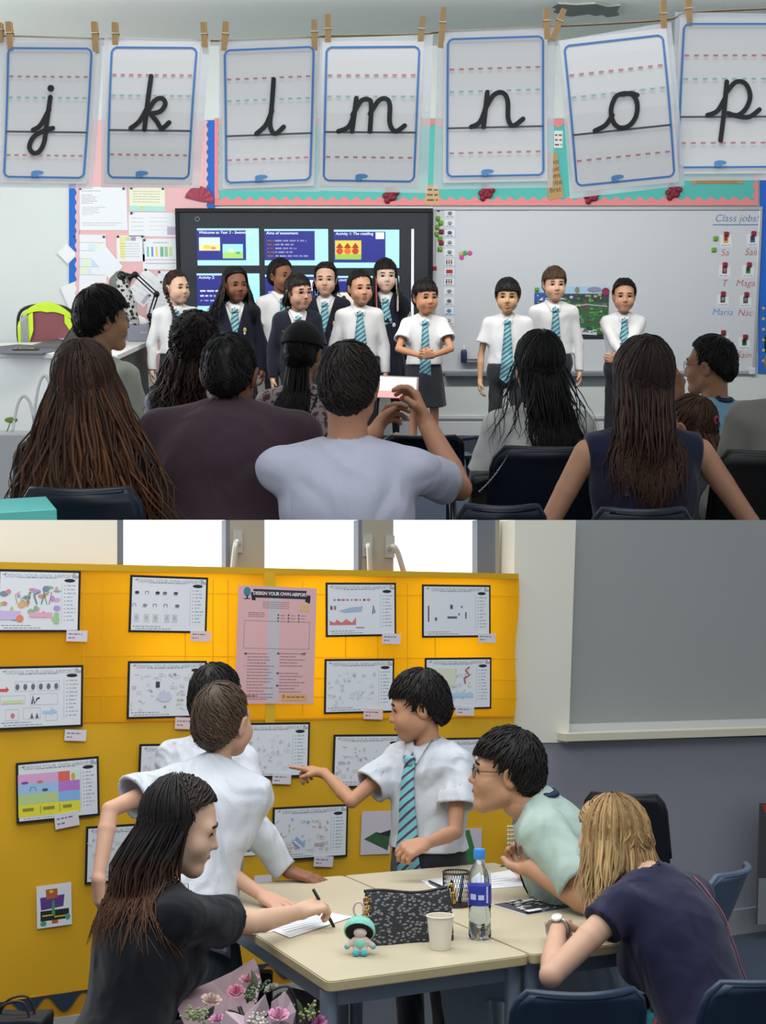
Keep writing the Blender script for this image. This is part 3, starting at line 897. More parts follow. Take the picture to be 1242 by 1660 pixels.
        if op_:
            mb = MB(); mb.ball((0, 0, 0), (mw * .82, .004, op_ + .002), u=14, v=8)
            part('mouth', tw(np.array([tuple(v) for v in mb.V]) + V3(0, sy(0, -.0615) - .0022 - op_ * .2, -.0615)), mb.F, mat('mouth_dark', '#3a1512', 0.6), parent=lips)
    if glasses:
        mb = MB(); gz = -.003
        for sg in (-1, 1):
            cy_ = .098
            pts_ = [(sg * .034 + .0215 * math.cos(t_), cy_ - abs(.0215 * math.cos(t_) + sg * .034 * 1) * .12, gz + .0185 * math.sin(t_)) for t_ in np.linspace(0, 2 * math.pi, 21)[:-1]]
            mb.tube(pts_, .0014, 5, closed=True)
            mb.tube([(sg * .0555, cy_ - .008, gz + .006), (sg * .072, .075, gz + .008), (sg * .079, .0, gz + .010), (sg * .078, -.028, gz - .006)], .0014, 5)
        mb.tube([(-.0125, .0955, gz + .004), (0, .1, gz + .007), (.0125, .0955, gz + .004)], .0014, 5)
        Vg = (np.array([tuple(v) for v in mb.V], dtype=np.float32) * hs) @ Rh.T + hpos
        part('glasses', Vg, mb.F, mat('glasses_' + glasses.lstrip('#'), glasses, 0.3, metal=0.4))
    # --- clothes
    p.tf = tf; p.T = T; p.a = a; p.sw = sw; p.Rt = Rt; p.zp = zp
    def garment(name, spec, parent=None):
        inf = spec.get('inf', .010); hem = spec.get('hem', -.02) * a; sl = spec.get('sleeve', 'short')
        q = torso(inf, hips=hem < .08 * a or True)
        if spec.get('flare'): q.ell(tf(0, -.01 * a, hem), (.165 * a * bw + inf + spec['flare'], .12 * a * bd + inf + spec['flare'], .14 * a), Rt, k=.06)
        q.plane(tf(0, 0, hem), Rt @ V3(0, 0, -1))
        if sl == 'none':
            for nm in 'LR':
                q.ell(A[nm]['S'] + Rt @ V3(A[nm]['sg'] * .060 * a, 0, -.012 * a), (.066 * a, .16 * a, .115 * a), Rt, k=.012, o='s')
        else:
            for nm in 'LR':
                D = A[nm]; es = D['E'] - D['S']; lr = spec.get('loose', .012)
                fr_ = {'short': .62, 'cap': .26, 'long': 1.0, 'elbow': .86}[sl]
                sv = SDF(); e1 = D['S'] + es * fr_
                sv.rc(D['S'], e1, ar[0] + .004 + lr * .35, (ar[1] + .003 + lr * 1.15) if sl != 'long' else ar[1] + .005 + lr * .8)
                if sl == 'long':
                    w1 = D['W'] - (D['W'] - D['E']) * .02
                    sv.rc(D['E'], w1, ar[1] + .005 + lr * .8, ar[3] + .006 + lr * .5, k=.006)
                    pass
                    sv.plane(w1, (D['W'] - D['E']))
                else:
                    sv.plane(e1, es); re_ = ar[1] + .003 + lr * 1.15 - max(.012, h * 1.9)
                    if sl != 'cap' and re_ > ar[1] + .002: sv.rc(e1 - es * .16, e1 + es * .10, re_ - .002, re_, k=.004, o='s')
                q.op(sv, k=.028)
        q0, wp = q, warp(spec.get('wr', .0035) * 1.5, spec.get('wf', .75), spec.get('seed', 1)); q = SDF().op(lambda P: q0(P + wp(P)))
        # opening for the neck
        nk = spec.get('neck', .058) * a
        q.rc(N - nd * .004 * a + Rt @ V3(0, spec.get('nfwd', .012) * a, 0), N + nd * .12 * a, nk, nk * 1.05, k=.008, o='s')
        if spec.get('vneck'):
            vz = spec['vneck'] * T; vw = spec.get('vw', .055) * a
            Ri = Rt.T
            def vf(P):
                L = (P - pel) @ Ri.T
                wid = np.clip((L[:, 2] - vz) / max(T * 1.02 - vz, 1e-3), -.2, 1.4) * vw + spec.get('vmin', 0.0)
                return np.maximum(np.abs(L[:, 0]) - wid, -(L[:, 1] - .01))
            q.op(vf, k=.004, o='s')
        pts_ = [tf(-sw, 0, T), tf(sw, 0, T), tf(0, 0, hem), N] + [A[n_]['S'] for n_ in 'LR']
        if sl != 'none':
            for n_ in 'LR': pts_ += [A[n_]['E']] + ([A[n_]['W']] if sl == 'long' else [])
        lo_, hi_ = bb(pts_, .17 * a + inf)
        V_, Q_ = polygonise(q, lo_, hi_, h * spec.get('hk', 1.05))
        p.shirt_sdf = getattr(p, 'shirt_sdf', None) or q
        return part(name, V_, Q_, spec['mat'], parent), q
    if top:
        for i, t_ in enumerate(top if isinstance(top, list) else [top]):
            ob_, q_ = garment(t_.get('name', 'shirt'), t_)
            if i == 0: p.shirt, p.q = ob_, q_
            p.last_q = q_; p.last = ob_
    legs = legs or {}
    lk = legs.get('kind', 'trousers'); lmat = legs.get('mat') or cloth('charcoal', '#2c2e33')
    if lk == 'trousers':
        q = SDF(); inf = .014
        q.ell(pel + V3(0, -.01 * a, 0), (.162 * a * bw + inf, .120 * a * bd + inf, .13 * a + inf), k=.04)
        wz = legs.get('waist', .075)
        q.ell(tf(0, -.004 * a, .11 * a), (.146 * a * bw + inf, .106 * a * bd + inf, .13 * a), Rt, k=.04)
        q.plane(tf(0, 0, wz * a), Rt @ V3(0, 0, 1))
        for nm in 'LR':
            hip, kn, an = Lg[nm]
            q.rc(hip, kn, .078 * a * th_k + .010, .054 * a * th_k + .014, k=.03)
            if not legs.get('short'): q.rc(kn, an + V3(0, 0, -.02), .054 * a * th_k + .014, .040 * a + .012, k=.006)
            else: q.plane(hip + (kn - hip) * .93, kn - hip, o='i') if pose == 'stand' else None
        q.op(wrinkle(.004, .7, 3), o='add')
        lo, hi = bb([pel, tf(-.1, 0, wz * a)] + [x for nm in 'LR' for x in Lg[nm]], .19 * a); lo[2] = max(lo[2], .03)
        V_, Q_ = polygonise(q, lo, hi, h * lh)
        p.bottom = part(legs.get('name', 'trousers'), V_, Q_, lmat)
    elif lk == 'skirt':
        hemz = legs.get('hem', .27) * H; wz = zp + legs.get('waist', .09) * a; r0, r1 = legs.get('r', (.135, .20)); pl = legs.get('pleat', 14)
        def sk(P):
            az = np.arctan2(P[:, 0] - pel[0], P[:, 1] - pel[1]); t_ = np.clip((wz - P[:, 2]) / (wz - hemz), 0, 1)
            rad = (r0 + (r1 - r0) * t_ ** .75) * a + .006 * t_ * np.sin(az * pl) + .004 * t_ * np.sin(az * 5 + 1)
            return np.maximum((np.hypot((P[:, 0] - pel[0]) / bw, (P[:, 1] - pel[1] + .008) / (.82 * bd)) - rad) * .8, np.maximum(P[:, 2] - wz, hemz - P[:, 2]))
        q = SDF().op(sk)
        V_, Q_ = polygonise(q, pel + V3(-r1 * a * bw - .05, -r1 * a - .05, 0) * V3(1, 1, 0) + V3(0, 0, hemz - pel[2] - .02), pel + V3(r1 * a * bw + .05, r1 * a + .05, wz - pel[2] + .02), h * 1.1)
        p.bottom = part(legs.get('name', 'skirt'), V_, Q_, lmat)
        if legs.get('tights'):
            q = SDF()
            for nm in 'LR':
                hip, kn, an = Lg[nm]
                q.rc(hip, kn, .076 * a * th_k, .053 * a * th_k); q.rc(kn, an, .053 * a * th_k, .038 * a * th_k)
            lo, hi = bb([x for nm in 'LR' for x in Lg[nm]], .1 * a)
            V_, Q_ = polygonise(q, lo, hi, h * lh); part('tights', V_, Q_, legs['tights'])
    for nm in 'LR':
        an = Lg[nm][2]; q = SDF()
        q.rc(an + V3(0, -.03 * a, -.038 * a), an + V3(0, .13 * a, -.042 * a), .038 * a, .034 * a); q.rc(an, an + V3(0, -.01, -.02), .040 * a, .042 * a, k=.02)
        q.plane((0, 0, .004), (0, 0, -1))
        V_, Q_ = polygonise(q, an - .12 * a, an + V3(.12, .22, .08) * a, h * 2.0); part('shoe', V_, Q_, mat('shoe_' + footw.lstrip('#'), footw, .4))
    # --- collar and tie
    if collar_col is not None:
        m_, inner = collar_col, .054 * a * (.95 if kid or fem else 1.1)
        ph = np.linspace(0, 2 * math.pi, 41)[:-1]
        rows = []
        for (kr, up, tip) in ((1.00, .034, 0), (1.08, .040, 0), (1.18, .032, .3), (1.42, .006, 1.0), (1.39, .001, 1.0), (1.08, .008, .5)):
            row = []
            for f_ in ph:
                fa = math.pi - abs(math.pi - f_)          # 0 front .. pi back
                cf = max(0, math.cos(fa))
                tipw = math.exp(-((fa - .42) / .30) ** 2)
                gap = math.exp(-(fa / .16) ** 2)
                r_ = inner * kr + .012 * a * tipw * tip
                z_ = (up - .030 * cf * cf - (.040 * tipw * tip) + .022 * gap * tip) * a
                row.append(N + Rt @ (V3(math.sin(f_) * r_, math.cos(f_) * r_ * (1.02) + .012 * a + cf * .010 * a + tipw * tip * .014 * a, z_ - .004 * a)))
            rows.append(row)
        Vc = np.array(rows).reshape(-1, 3).astype(np.float32); n_ = len(ph)
        want = np.repeat(np.array([-1, -1, .004, .009, .005, -1], dtype=np.float32) * (a / .75), n_)
        for _ in range(4):
            dd = p.q(Vc); e_ = .004; gr = np.stack([(p.q(Vc + np.eye(3, dtype=np.float32)[i] * e_) - dd) / e_ for i in range(3)], 1)
            Vc = Vc + gr * np.where(want > 0, np.clip(want - dd, 0, .02), 0)[:, None]; k_ = len(rows)
        Fc = [[j * n_ + i, j * n_ + (i + 1) % n_, ((j + 1) % k_) * n_ + (i + 1) % n_, ((j + 1) % k_) * n_ + i] for j in range(k_) for i in range(n_)]
        p.collar = part('collar', Vc, Fc, m_, parent=p.shirt)
    if tie:
        end = tie.get('end', .05) * T
        q = p.q
        def chest(x, z):
            ys = np.linspace(-.02, .26, 141, dtype=np.float32) * a
            L = np.stack([np.full_like(ys, x), ys, np.full_like(ys, z)], 1) @ Rt.T + pel
            d = q(L); i = len(d) - 1 - np.argmax((d < 0)[::-1]); return float(ys[i]) if (d < 0).any() else .1 * a
        zt = T * .985; ztop = zt - .035 * a
        kx = .0
        zs = np.linspace(ztop, end, 26); yprev = None; rows = []; uvs = []
        c0 = chest(0, ztop - .02 * a)
        for i, z_ in enumerate(zs):
            t_ = i / 25
            wd = (.024 + .036 * min(1, t_ * 1.15)) * a * tie.get('w', 1.0)
            if i >= 23: wd *= (1, .5, .03)[i - 23]
            y_ = max(chest(0, max(z_, -.1 * a)), c0 - .004) + .006 * a + .004
            y_ = y_ if yprev is None else max(y_, yprev - .004 * a); yprev = y_
            sx = tie.get('sway', 0) * t_ * a
            for xx, yy in ((-wd, 0), (0, .004 * a), (wd, 0)): rows.append(tf(xx + sx, y_ + yy, z_)); uvs.append((xx / a, z_ / a))
        n0 = len(rows)
        bk = [r_ - Rt @ V3(0, .004 * a, 0) for r_ in rows]
        Vt = np.array(rows + bk); uvs = uvs + uvs; Ft = []
        for i in range(25):
            for j in range(2):
                b_ = i * 3 + j; Ft += [[b_, b_ + 1, b_ + 4, b_ + 3], [n0 + b_, n0 + b_ + 3, n0 + b_ + 4, n0 + b_ + 1]]
            for j in (0, 2): b_ = i * 3 + j; Ft.append([b_, b_ + 3, n0 + b_ + 3, n0 + b_])
        tm = tie_mat()
        tob = part('tie', Vt, Ft, tm, uv=np.array(uvs))
        kz = ztop + .004 * a; ky = c0 + .010 * a
        mb = MB(); mb.lathe([(.018 * a, -.020 * a), (.024 * a, -.012 * a), (.030 * a, .010 * a), (.025 * a, .019 * a), (.004, .021 * a)], 12, sy=.55)
        Vk = np.array([tuple(v) for v in mb.V]); part('knot', Vk @ Rt.T + tf(0, ky, kz), mb.F, tm, parent=tob, uv=Vk[:, [0, 2]] / a)
    # --- hair
    if hair: make_hair(p, hair, hs, Rh, hpos, h, kid)
    if extras: extras(p)
    dbg = []
    from bpy_extras.object_utils import world_to_camera_view as w2c
    for nm in 'LR':
        for k_ in 'SEW':
            c_ = CAMW.inverted() @ (root @ Vector(A[nm][k_].tolist())); dbg.append('%s%s(%d,%d,s%d)' % (nm, k_, CX + c_.x / -c_.z * F, CY - c_.y / -c_.z * F, F / -c_.z * scale_of(M)))
    print('person %-30s scale %.2f ' % (label[:30], sc), ' '.join(dbg))
    return p

def make_hair(p, hr, hs, Rh, hpos, h, kid):
    kind = hr['kind']; t = hr.get('t', .010); line = hairline(hr.get('line') or LINES[hr.get('edge', 'short')])
    c0 = np.array(lin(hr.get('col', '#14100e'))[:3]); c1 = np.array(lin(hr.get('tip', hr.get('col', '#14100e')))[:3])
    RR = HR + V3(t, t, t * 1.1) * V3(hr.get('wx', 1), hr.get('wy', 1), hr.get('wz', 1.2)) - V3(.004, .004, .004)
    g = np.random.default_rng(hr.get('seed', 3))
    s = SDF()
    if kind == 'curly': s.ell(HC + V3(0, -.012, -.0), RR)
    else: s.ell(HC, RR)
    if kind != 'fade': s.ell(HC + V3(0, -.045, -.05), V3(.062, .052, .06) + t * .5, k=.03)
    def edge(P):
        th, az = crown_ang(P, HC)
        jit = .03 * np.sin(az * 23 + 1) + .02 * np.sin(az * 41)
        return (th - line(az) - jit * hr.get('jag', 1)) * .085
    s.op(edge, k=.010, o='i')
    for sg in (-1, 1):
        if hr.get('ears', True): s.ell((sg * .082, -.006, -.014), (.022, .022, .034), k=.008, o='s')
    s.op(lambda P: .0016 * np.sin(np.arctan2(P[:, 0], P[:, 1] + .02) * 46 + 9 * P[:, 2] / .05), o='add')
    V, Q = polygonise(s, (-.13, -.16, -.15), (.13, .14, .16), max(h * .9, .0055) / hs, project=True)
    V = (V * hs) @ Rh.T + hpos
    geo = [(V, Q)]; cols = [np.repeat(c0[None] * hr.get('base', .8), len(V), 0)]
    # strands over the cap
    n = hr.get('n', 420); M_ = 6
    az = g.uniform(-math.pi, math.pi, n); ln = line(az)
    u = np.sqrt(g.uniform(0, 1, n)); th0 = u * np.maximum(ln - .18, .1)
    arc = g.uniform(.28, .62, n) * hr.get('arc', 1.0)
    if kind == 'curly': arc *= 1.2
    tt = np.linspace(0, 1, M_)[None]
    swirl = hr.get('swirl', .5)
    th = th0[:, None] + arc[:, None] * tt
    th = np.minimum(th, (ln + hr.get('over', .10) * g.uniform(.2, 1, n))[:, None] + 0 * tt)
    azs = az[:, None] + swirl * arc[:, None] * tt * np.cos(az)[:, None] * .6 + .10 * g.normal(size=n)[:, None] * tt
    if hr.get('part'):  # hair swept away from the face to both sides
        sidea = np.sign(az + hr['part'] * .2) * np.radians(82)
        wf = np.clip(1.25 - np.abs(az) / np.radians(80), 0, 1)
        azs = azs + ((sidea - az) * wf)[:, None] * np.clip(tt * 1.1, 0, 1)
    lift = hr.get('lift', .05) * g.uniform(.1, 1, n)[:, None] * tt ** 1.5 + .012
    d = crown_dir(th, azs)
    P = HC + d * (RR * (1 + lift[..., None]))
    flat = P.reshape(-1, 3).astype(np.float32); e = .004; want = (.001 + lift * .10 + 0 * P[..., 0]).reshape(-1).astype(np.float32)
    for _ in range(2):
        dd = s(flat); gr = np.stack([(s(flat + np.eye(3, dtype=np.float32)[i] * e) - dd) / e for i in range(3)], 1)
        gl = np.maximum(np.linalg.norm(gr, axis=1, keepdims=True), .3)
        flat = flat + gr / gl * np.clip(want - dd, -.002, .03)[:, None]
    P = flat.reshape(P.shape)
    wd = hr.get('w', .0042) * (1 - .8 * tt ** 2) * g.uniform(.6, 1.2, n)[:, None] * np.ones((1, M_)); wd[:, 0] *= .5
    if kind == 'curly':
        ph = g.uniform(0, 6.28, n)[:, None]
        P = P + np.stack([.010 * np.sin(ph + tt * 9), .010 * np.cos(ph + tt * 9), .008 * np.sin(ph * 2 + tt * 8)], -1)
    shade = g.uniform(.65, 1.45, n)[:, None, None]
    C = (c0[None, None] * (1 - tt[..., None] * hr.get('capmix', .15)) + c1[None, None] * tt[..., None] * hr.get('capmix', .15)) * shade
    Vs, Qs, Cs = strands_mesh(P, wd, .45, C, d)
    geo.append(((Vs * hs) @ Rh.T + hpos, Qs)); cols.append(Cs)
    # hanging hair
    for fl in hr.get('falls', []):
        n2 = fl['n']; M2 = 12; t2 = np.linspace(0, 1, M2)[None]
        az2 = np.radians(g.uniform(fl['az'][0], fl['az'][1], n2)) * (np.sign(g.uniform(-1, 1, n2)) if fl.get('both', True) else 1)
        rth = np.radians(fl.get('rel', 100)); th_s = g.uniform(.1, rth * .9, n2)
        azr = az2.copy()
        if fl.get('sweep'):
            azr = np.sign(az2) * np.maximum(np.abs(az2), np.radians(fl['sweep']))
        m1 = 5
        tth = th_s[:, None] + (rth - th_s)[:, None] * np.linspace(0, 1, m1)[None]
        aa = az2[:, None] + (azr - az2)[:, None] * np.linspace(0, 1, m1)[None]
        lf = fl.get('lift', .03) * g.uniform(.2, 1, n2)[:, None]
        Pa = HC + crown_dir(tth, aa) * (RR * (1.0 + lf[..., None]))
        Pa = (Pa * hs) @ Rh.T + hpos
        end = Pa[:, -1]
        Lh = fl['len'] * g.uniform(.72, 1.04, n2)
        tb = np.linspace(0, 1, M2 - m1 + 1)[1:][None]
        drop = Lh[:, None] * tb
        cen = np.array(hpos)
        out = end - cen; out[:, 2] = 0; on = out / np.maximum(np.linalg.norm(out, axis=1, keepdims=True), 1e-5)
        sp = fl.get('spread', .05); bk = fl.get('back', .05); narrow = fl.get('narrow', 0.0)
        wav = fl.get('wave', .006); ph = g.uniform(0, 6.28, n2)[:, None]; wf = fl.get('wf', 9)
        grp = g.integers(0, 14, n2); gp = g.normal(size=(14, 2)) * fl.get('clump', .012)
        X = end[:, None, 0] * (1 - narrow * tb) + fl.get('cx', 0) * tb + on[:, None, 0] * sp * tb ** .8 + wav * np.sin(ph + tb * wf) * tb + gp[grp][:, None, 0] * tb
        Y = end[:, None, 1] + on[:, None, 1] * sp * tb * .5 - bk * np.minimum(tb * 2.2, 1) * g.uniform(.5, 1.1, n2)[:, None] + wav * np.cos(ph * 1.7 + tb * wf) * tb + gp[grp][:, None, 1] * tb * .5 + fl.get('cy', 0) * tb
        Z = end[:, None, 2] - drop
        if fl.get('flick'): X = X + np.sign(on[:, None, 0]) * fl['flick'] * np.clip(tb - .6, 0, 1) ** 1.5
        Pb = np.stack([X, Y, Z], -1)
        # stay outside the clothed body
        if hasattr(p, 'last_q'):
            flat = Pb.reshape(-1, 3).astype(np.float32)
            for _ in range(3):
                dd = p.last_q(flat); e = .01; gr = np.stack([(p.last_q(flat + np.eye(3, dtype=np.float32)[i] * e) - dd) / e for i in range(3)], 1)
                push = np.clip(.010 - dd, 0, .05); flat = flat + gr * push[:, None]
            Pb = flat.reshape(Pb.shape)
        PP = np.concatenate([Pa, Pb], 1); MM = PP.shape[1]
        tl = np.linspace(0, 1, MM)[None]
        wd = fl.get('w', .008) * g.uniform(.55, 1.2, n2)[:, None] * np.where(tl > .65, 1 - .85 * (tl - .65) / .35, 1.0) * np.minimum(1, .3 + tl * 3)
        nh = PP - np.array(hpos)[None, None]; nh[..., 2] *= .2
        om = fl.get('ombre', .5)
        mixv = np.clip((tl - om) / max(1 - om, .05), 0, 1)[..., None] * g.uniform(.5, 1.2, n2)[:, None, None]
        hl = (g.uniform(0, 1, n2) < fl.get('hl', 0.0))[:, None, None] * fl.get('hlmix', .6)
        mixv = np.clip(mixv + hl * np.clip(tl * 3, 0, 1)[..., None], 0, 1)
        C = (c0 * (1 - mixv) + c1 * mixv) * g.uniform(.6, 1.4, n2)[:, None, None]
        Vs, Qs, Cs = strands_mesh(PP.astype(np.float32), wd, .5, C, nh.astype(np.float32))
        geo.append((Vs, Qs)); cols.append(Cs)
    V, Q = join_geo(geo)
    p.hair = p.part('hair', V, Q, HAIR, col=np.concatenate(cols))
    return p.hair

# ------------------------------------------------------------------ things worn, and cloth patterns
def pattern_mat(name, base, cols, scale, thr):
    if name in MATS: return MATS[name]
    m = mat(name, base, .85, bump=.2, bscale=400); nt = m.node_tree; b = nt.nodes['Principled BSDF']
    tc = nt.nodes.new('ShaderNodeTexCoord'); prev = None
    for i, c in enumerate(cols):
        v = nt.nodes.new('ShaderNodeTexVoronoi' if i % 2 == 0 else 'ShaderNodeTexNoise'); v.inputs['Scale'].default_value = scale * (1 + .6 * i)
        mp = nt.nodes.new('ShaderNodeMapping'); mp.inputs['Location'].default_value = (i * 3.1, i * 1.7, 0)
        nt.links.new(tc.outputs['Object'], mp.inputs[0]); nt.links.new(mp.outputs[0], v.inputs['Vector'])
        cr = nt.nodes.new('ShaderNodeValToRGB'); cr.color_ramp.interpolation = 'EASE'
        e = cr.color_ramp.elements; t = thr[i]
        e[0].position = t; e[1].position = t + .05
        if i % 2 == 0: e[0].color = (1, 1, 1, 1); e[1].color = (0, 0, 0, 1)
        else: e[0].color = (0, 0, 0, 1); e[1].color = (1, 1, 1, 1)
        nt.links.new(v.outputs['Distance' if i % 2 == 0 else 'Fac'], cr.inputs[0])
        mx = nt.nodes.new('ShaderNodeMix'); mx.data_type = 'RGBA'
        if prev is None: mx.inputs[6].default_value = lin(base)
        else: nt.links.new(prev, mx.inputs[6])
        mx.inputs[7].default_value = lin(c); nt.links.new(cr.outputs[0], mx.inputs[0]); prev = mx.outputs[2]
    nt.links.new(prev, b.inputs['Base Color'])
    return m
FLORAL = pattern_mat('floral_blouse', '#b3a49f', ['#4a3f5e', '#6b4a50', '#3a3350'], 26, [.30, .56, .22])
BLOBS = pattern_mat('blob_trousers', '#c3c4cb', ['#1f1f3c'], 9, [.52])
def cap_on(p):
    hs = .97
    s = SDF(); s.ell(HC + V3(0, 0, .006), HR + V3(.016, .016, .020)); s.plane((0, 0, .028), (0, -.25, -1)); s.op(lambda P: .001 * np.sin(P[:, 0] * 300) * 0, o='add')
    V, Q = polygonise(s, (-.12, -.14, -.02), (.12, .14, .17), .006)
    cp = p.part('cap', p_head(p, V), Q, mat('cap_black', '#121113', .8, bump=.2, bscale=500))
    mb = MB(); pts = []
    n = 15; V = []; Fs = []
    for i in range(n):
        t = -1 + 2 * i / (n - 1); ang = t * R(72)
        a = (math.sin(ang) * .090, math.cos(ang) * .108 - .004, .045 - .012 * (1 - abs(t))); b = (math.sin(ang * .8) * .088, .108 + .070 * math.cos(t * 1.45), .030 + .0 * t)
        V += [a, b, (b[0], b[1], b[2] - .004), (a[0], a[1], a[2] - .004)]
    for i in range(n - 1):
        for k in range(4): Fs.append([i * 4 + k, i * 4 + (k + 1) % 4, i * 4 + 4 + (k + 1) % 4, i * 4 + 4 + k])
    p.part('brim', p_head(p, np.array(V)), Fs, mat('cap_black', '#121113'), parent=cp)
    # pink lettering at the back
    mb = MB()
    for i in range(9):
        x = -.030 + i * .007; y = -.108 - .002 + (x * x) * 2.4
        mb.box((x, y, .080 + (i % 2) * .001), (.0045, .004, .010 if i % 3 else .013))
    p.part('cap_lettering', p_head(p, np.array([tuple(v) for v in mb.V])), mb.F, mat('pink_thread', '#b8476a', .6), parent=cp, smooth=False)
def p_head(p, V):
    hs = p.hs; return (np.asarray(V, dtype=np.float32) * hs) @ p.Rh.T + p.hpos
def ring_on(p, name, q_center, m, r=.062, wd=.010, label=None):
    pass
def neck_band(p, name, m, r=.064, wd=.013, front=.30, parent=None, Lpt=None):
    """lanyard: follows the garment round the neck and hangs down the chest"""
    q = p.last_q; a = p.a; pts = []
    for f_ in np.linspace(-math.pi * .62, math.pi * .62, 25):
        ang = math.pi - f_; pts.append(p.N + p.Rt @ V3(math.sin(ang) * .066 * a, math.cos(ang) * .066 * a, .004 * a))
    le = pts[0]; ri = pts[-1]; mid = p.tf(0, .16 * a, p.T * (1 - front))
    pts = [mid + (le - mid) * t for t in np.linspace(0, 1, 9)[:-1]] + pts + [ri + (mid - ri) * t for t in np.linspace(0, 1, 9)[1:]]
    P = np.array(pts, dtype=np.float32)
    for _ in range(4):
        d = q(P); e = .004; g = np.stack([(q(P + np.eye(3, dtype=np.float32)[i] * e) - d) / e for i in range(3)], 1)
        P = P - (g * np.clip(d - .004, -.06, .10)[:, None])
    d = q(P); g = np.stack([(q(P + np.eye(3, dtype=np.float32)[i] * .004) - d) / .004 for i in range(3)], 1)
    g /= np.maximum(np.linalg.norm(g, axis=1, keepdims=True), 1e-5)
    V, Q, _ = strands_mesh(P[None], np.full((1, len(P)), wd / 2 * 1.2, dtype=np.float32), .2, np.zeros((1, len(P), 3)), g[None])
    return p.part(name, V, Q, m)
NAVYB = mat('lanyard_navy', '#1d2747', .6)
def lanyard_on(p):
    neck_band(p, 'lanyard', NAVYB, front=.45, wd=.020)
    # phone held up
    D = p.A['L']; hold_phone(p, D, 'small dark camera phone held up by the man in blue polo', scr=False)
def lanyard_low(p): neck_band(p, 'lanyard', NAVYB, front=.45, wd=.018)
def hold_phone(p, D, label, scr): PHONES.append((p, D, label, scr))
PHONES = []
def phone_on(p): PHONES.append((p, p.A['R'], 'bright white phone held sideways by the man in pale tee', True))
def strap_on(p):
    q = p.q; a = p.a; pts = []
    for t in np.linspace(0, 1, 14): pts.append(p.tf(-.118 * a + .02 * a * t, -.16 * a, p.T * (1.0 - .38 * t)))
    pts = [p.tf(-.118 * a, .02 * a, p.T * 1.03)] + pts
    P = np.array(pts, dtype=np.float32); Bd = p.skin_q
    for _ in range(4):
        d = np.minimum(Bd(P), q(P)); e = .004; g = np.stack([(np.minimum(Bd(P + np.eye(3, dtype=np.float32)[i] * e), q(P + np.eye(3, dtype=np.float32)[i] * e)) - d) / e for i in range(3)], 1)
        P = P - g * np.clip(d - .003, -.05, .08)[:, None]
    g /= np.maximum(np.linalg.norm(g, axis=1, keepdims=True), 1e-5)
    V, Q, _ = strands_mesh(P[None], np.full((1, len(P)), .0075, dtype=np.float32), .25, np.zeros((1, len(P), 3)), g[None])
    p.part('bra_strap', V, Q, mat('strap_blue', '#4d5286', .6))
def hair_tie_on(p):
    mb = MB(); c = p_head(p, np.array([[0, -.112, .030]]))[0]
    mb.tube([c + p.Rh @ V3(.013 * math.cos(t), 0, .013 * math.sin(t)) for t in np.linspace(0, 6.28, 13)[:-1]], .007, 6, closed=True)
    p.part('hair_tie', np.array([tuple(v) for v in mb.V]), mb.F, mat('pink_tie', '#c8405f', .6), parent=p.hair)
def pen_on(p): PENS.append((p, p.A['R']))
PENS = []
def watch_on(p):
    D = p.A['L']; W = D['W'] - (D['W'] - D['E']) * .06; ax = (D['W'] - D['E']); ax = ax / np.linalg.norm(ax)
    u_ = np.cross(ax, D['n']); mb = MB()
    mb.tube([W + (u_ * math.cos(t) + D['n'] * math.sin(t)) * .031 * p.a for t in np.linspace(0, 6.28, 21)[:-1]], .0065, 6, closed=True, flat=.4, hint=ax)
    w_ = p.part('watch', np.array([tuple(v) for v in mb.V]), mb.F, mat('watch_steel', '#b9b7b2', .25, metal=.9))
    mb = MB(); Rm = Matrix((tuple(u_), tuple(ax), tuple(-D['n']))).transposed()
    mb.lathe([(.0, -.003), (.015, -.003), (.017, .002), (.015, .005), (0, .005)], 16, c=W - D['n'] * .033 * p.a, Rm=Rm)
    p.part('watch_face', np.array([tuple(v) for v in mb.V]), mb.F, mat('watch_dial', '#d9d8d2', .3), parent=w_)

def braid_on(p):
    hm = mat('braid_brown', '#2b1b14', .5); pts = p_head(p, np.array([[.070, -.040, -.010], [.084, -.020, -.060], [.092, .030, -.115], [.090, .060, -.165], [.086, .070, -.205]]))
    pa = spline([tuple(x) for x in pts], 4)
    mb = MB()
    for i, c in enumerate(pa[:-1]):
        d_ = (pa[i + 1] - c).normalized(); Rm = Vector((0, 0, 1)).rotation_difference(d_).to_matrix()
        mb.ball(c + Vector((.005 * (1 if i % 2 else -1), 0, 0)), (.0115, .010, .0125), Rm=Rm @ Matrix.Rotation(.5 * (1 if i % 2 else -1), 3, 'Y'), u=10, v=8)
    br = p.part('braid', np.array([tuple(v) for v in mb.V]), mb.F, hm, parent=p.hair)
    mb = MB(); e = pa[-1]; mb.tube([e + Vector((.011 * math.cos(t), .011 * math.sin(t), 0)) for t in np.linspace(0, 6.28, 13)[:-1]], .0055, 6, closed=True); p.part('hair_tie', np.array([tuple(v) for v in mb.V]), mb.F, mat('tie_navy', '#25306a', .6), parent=p.hair)
    mb = MB(); mb.tube([e, e + Vector((.002, .004, -.03)), e + Vector((.006, .004, -.075))], [.010, .017, .004], 8); p.part('braid_end', np.array([tuple(v) for v in mb.V]), mb.F, hm, parent=p.hair)

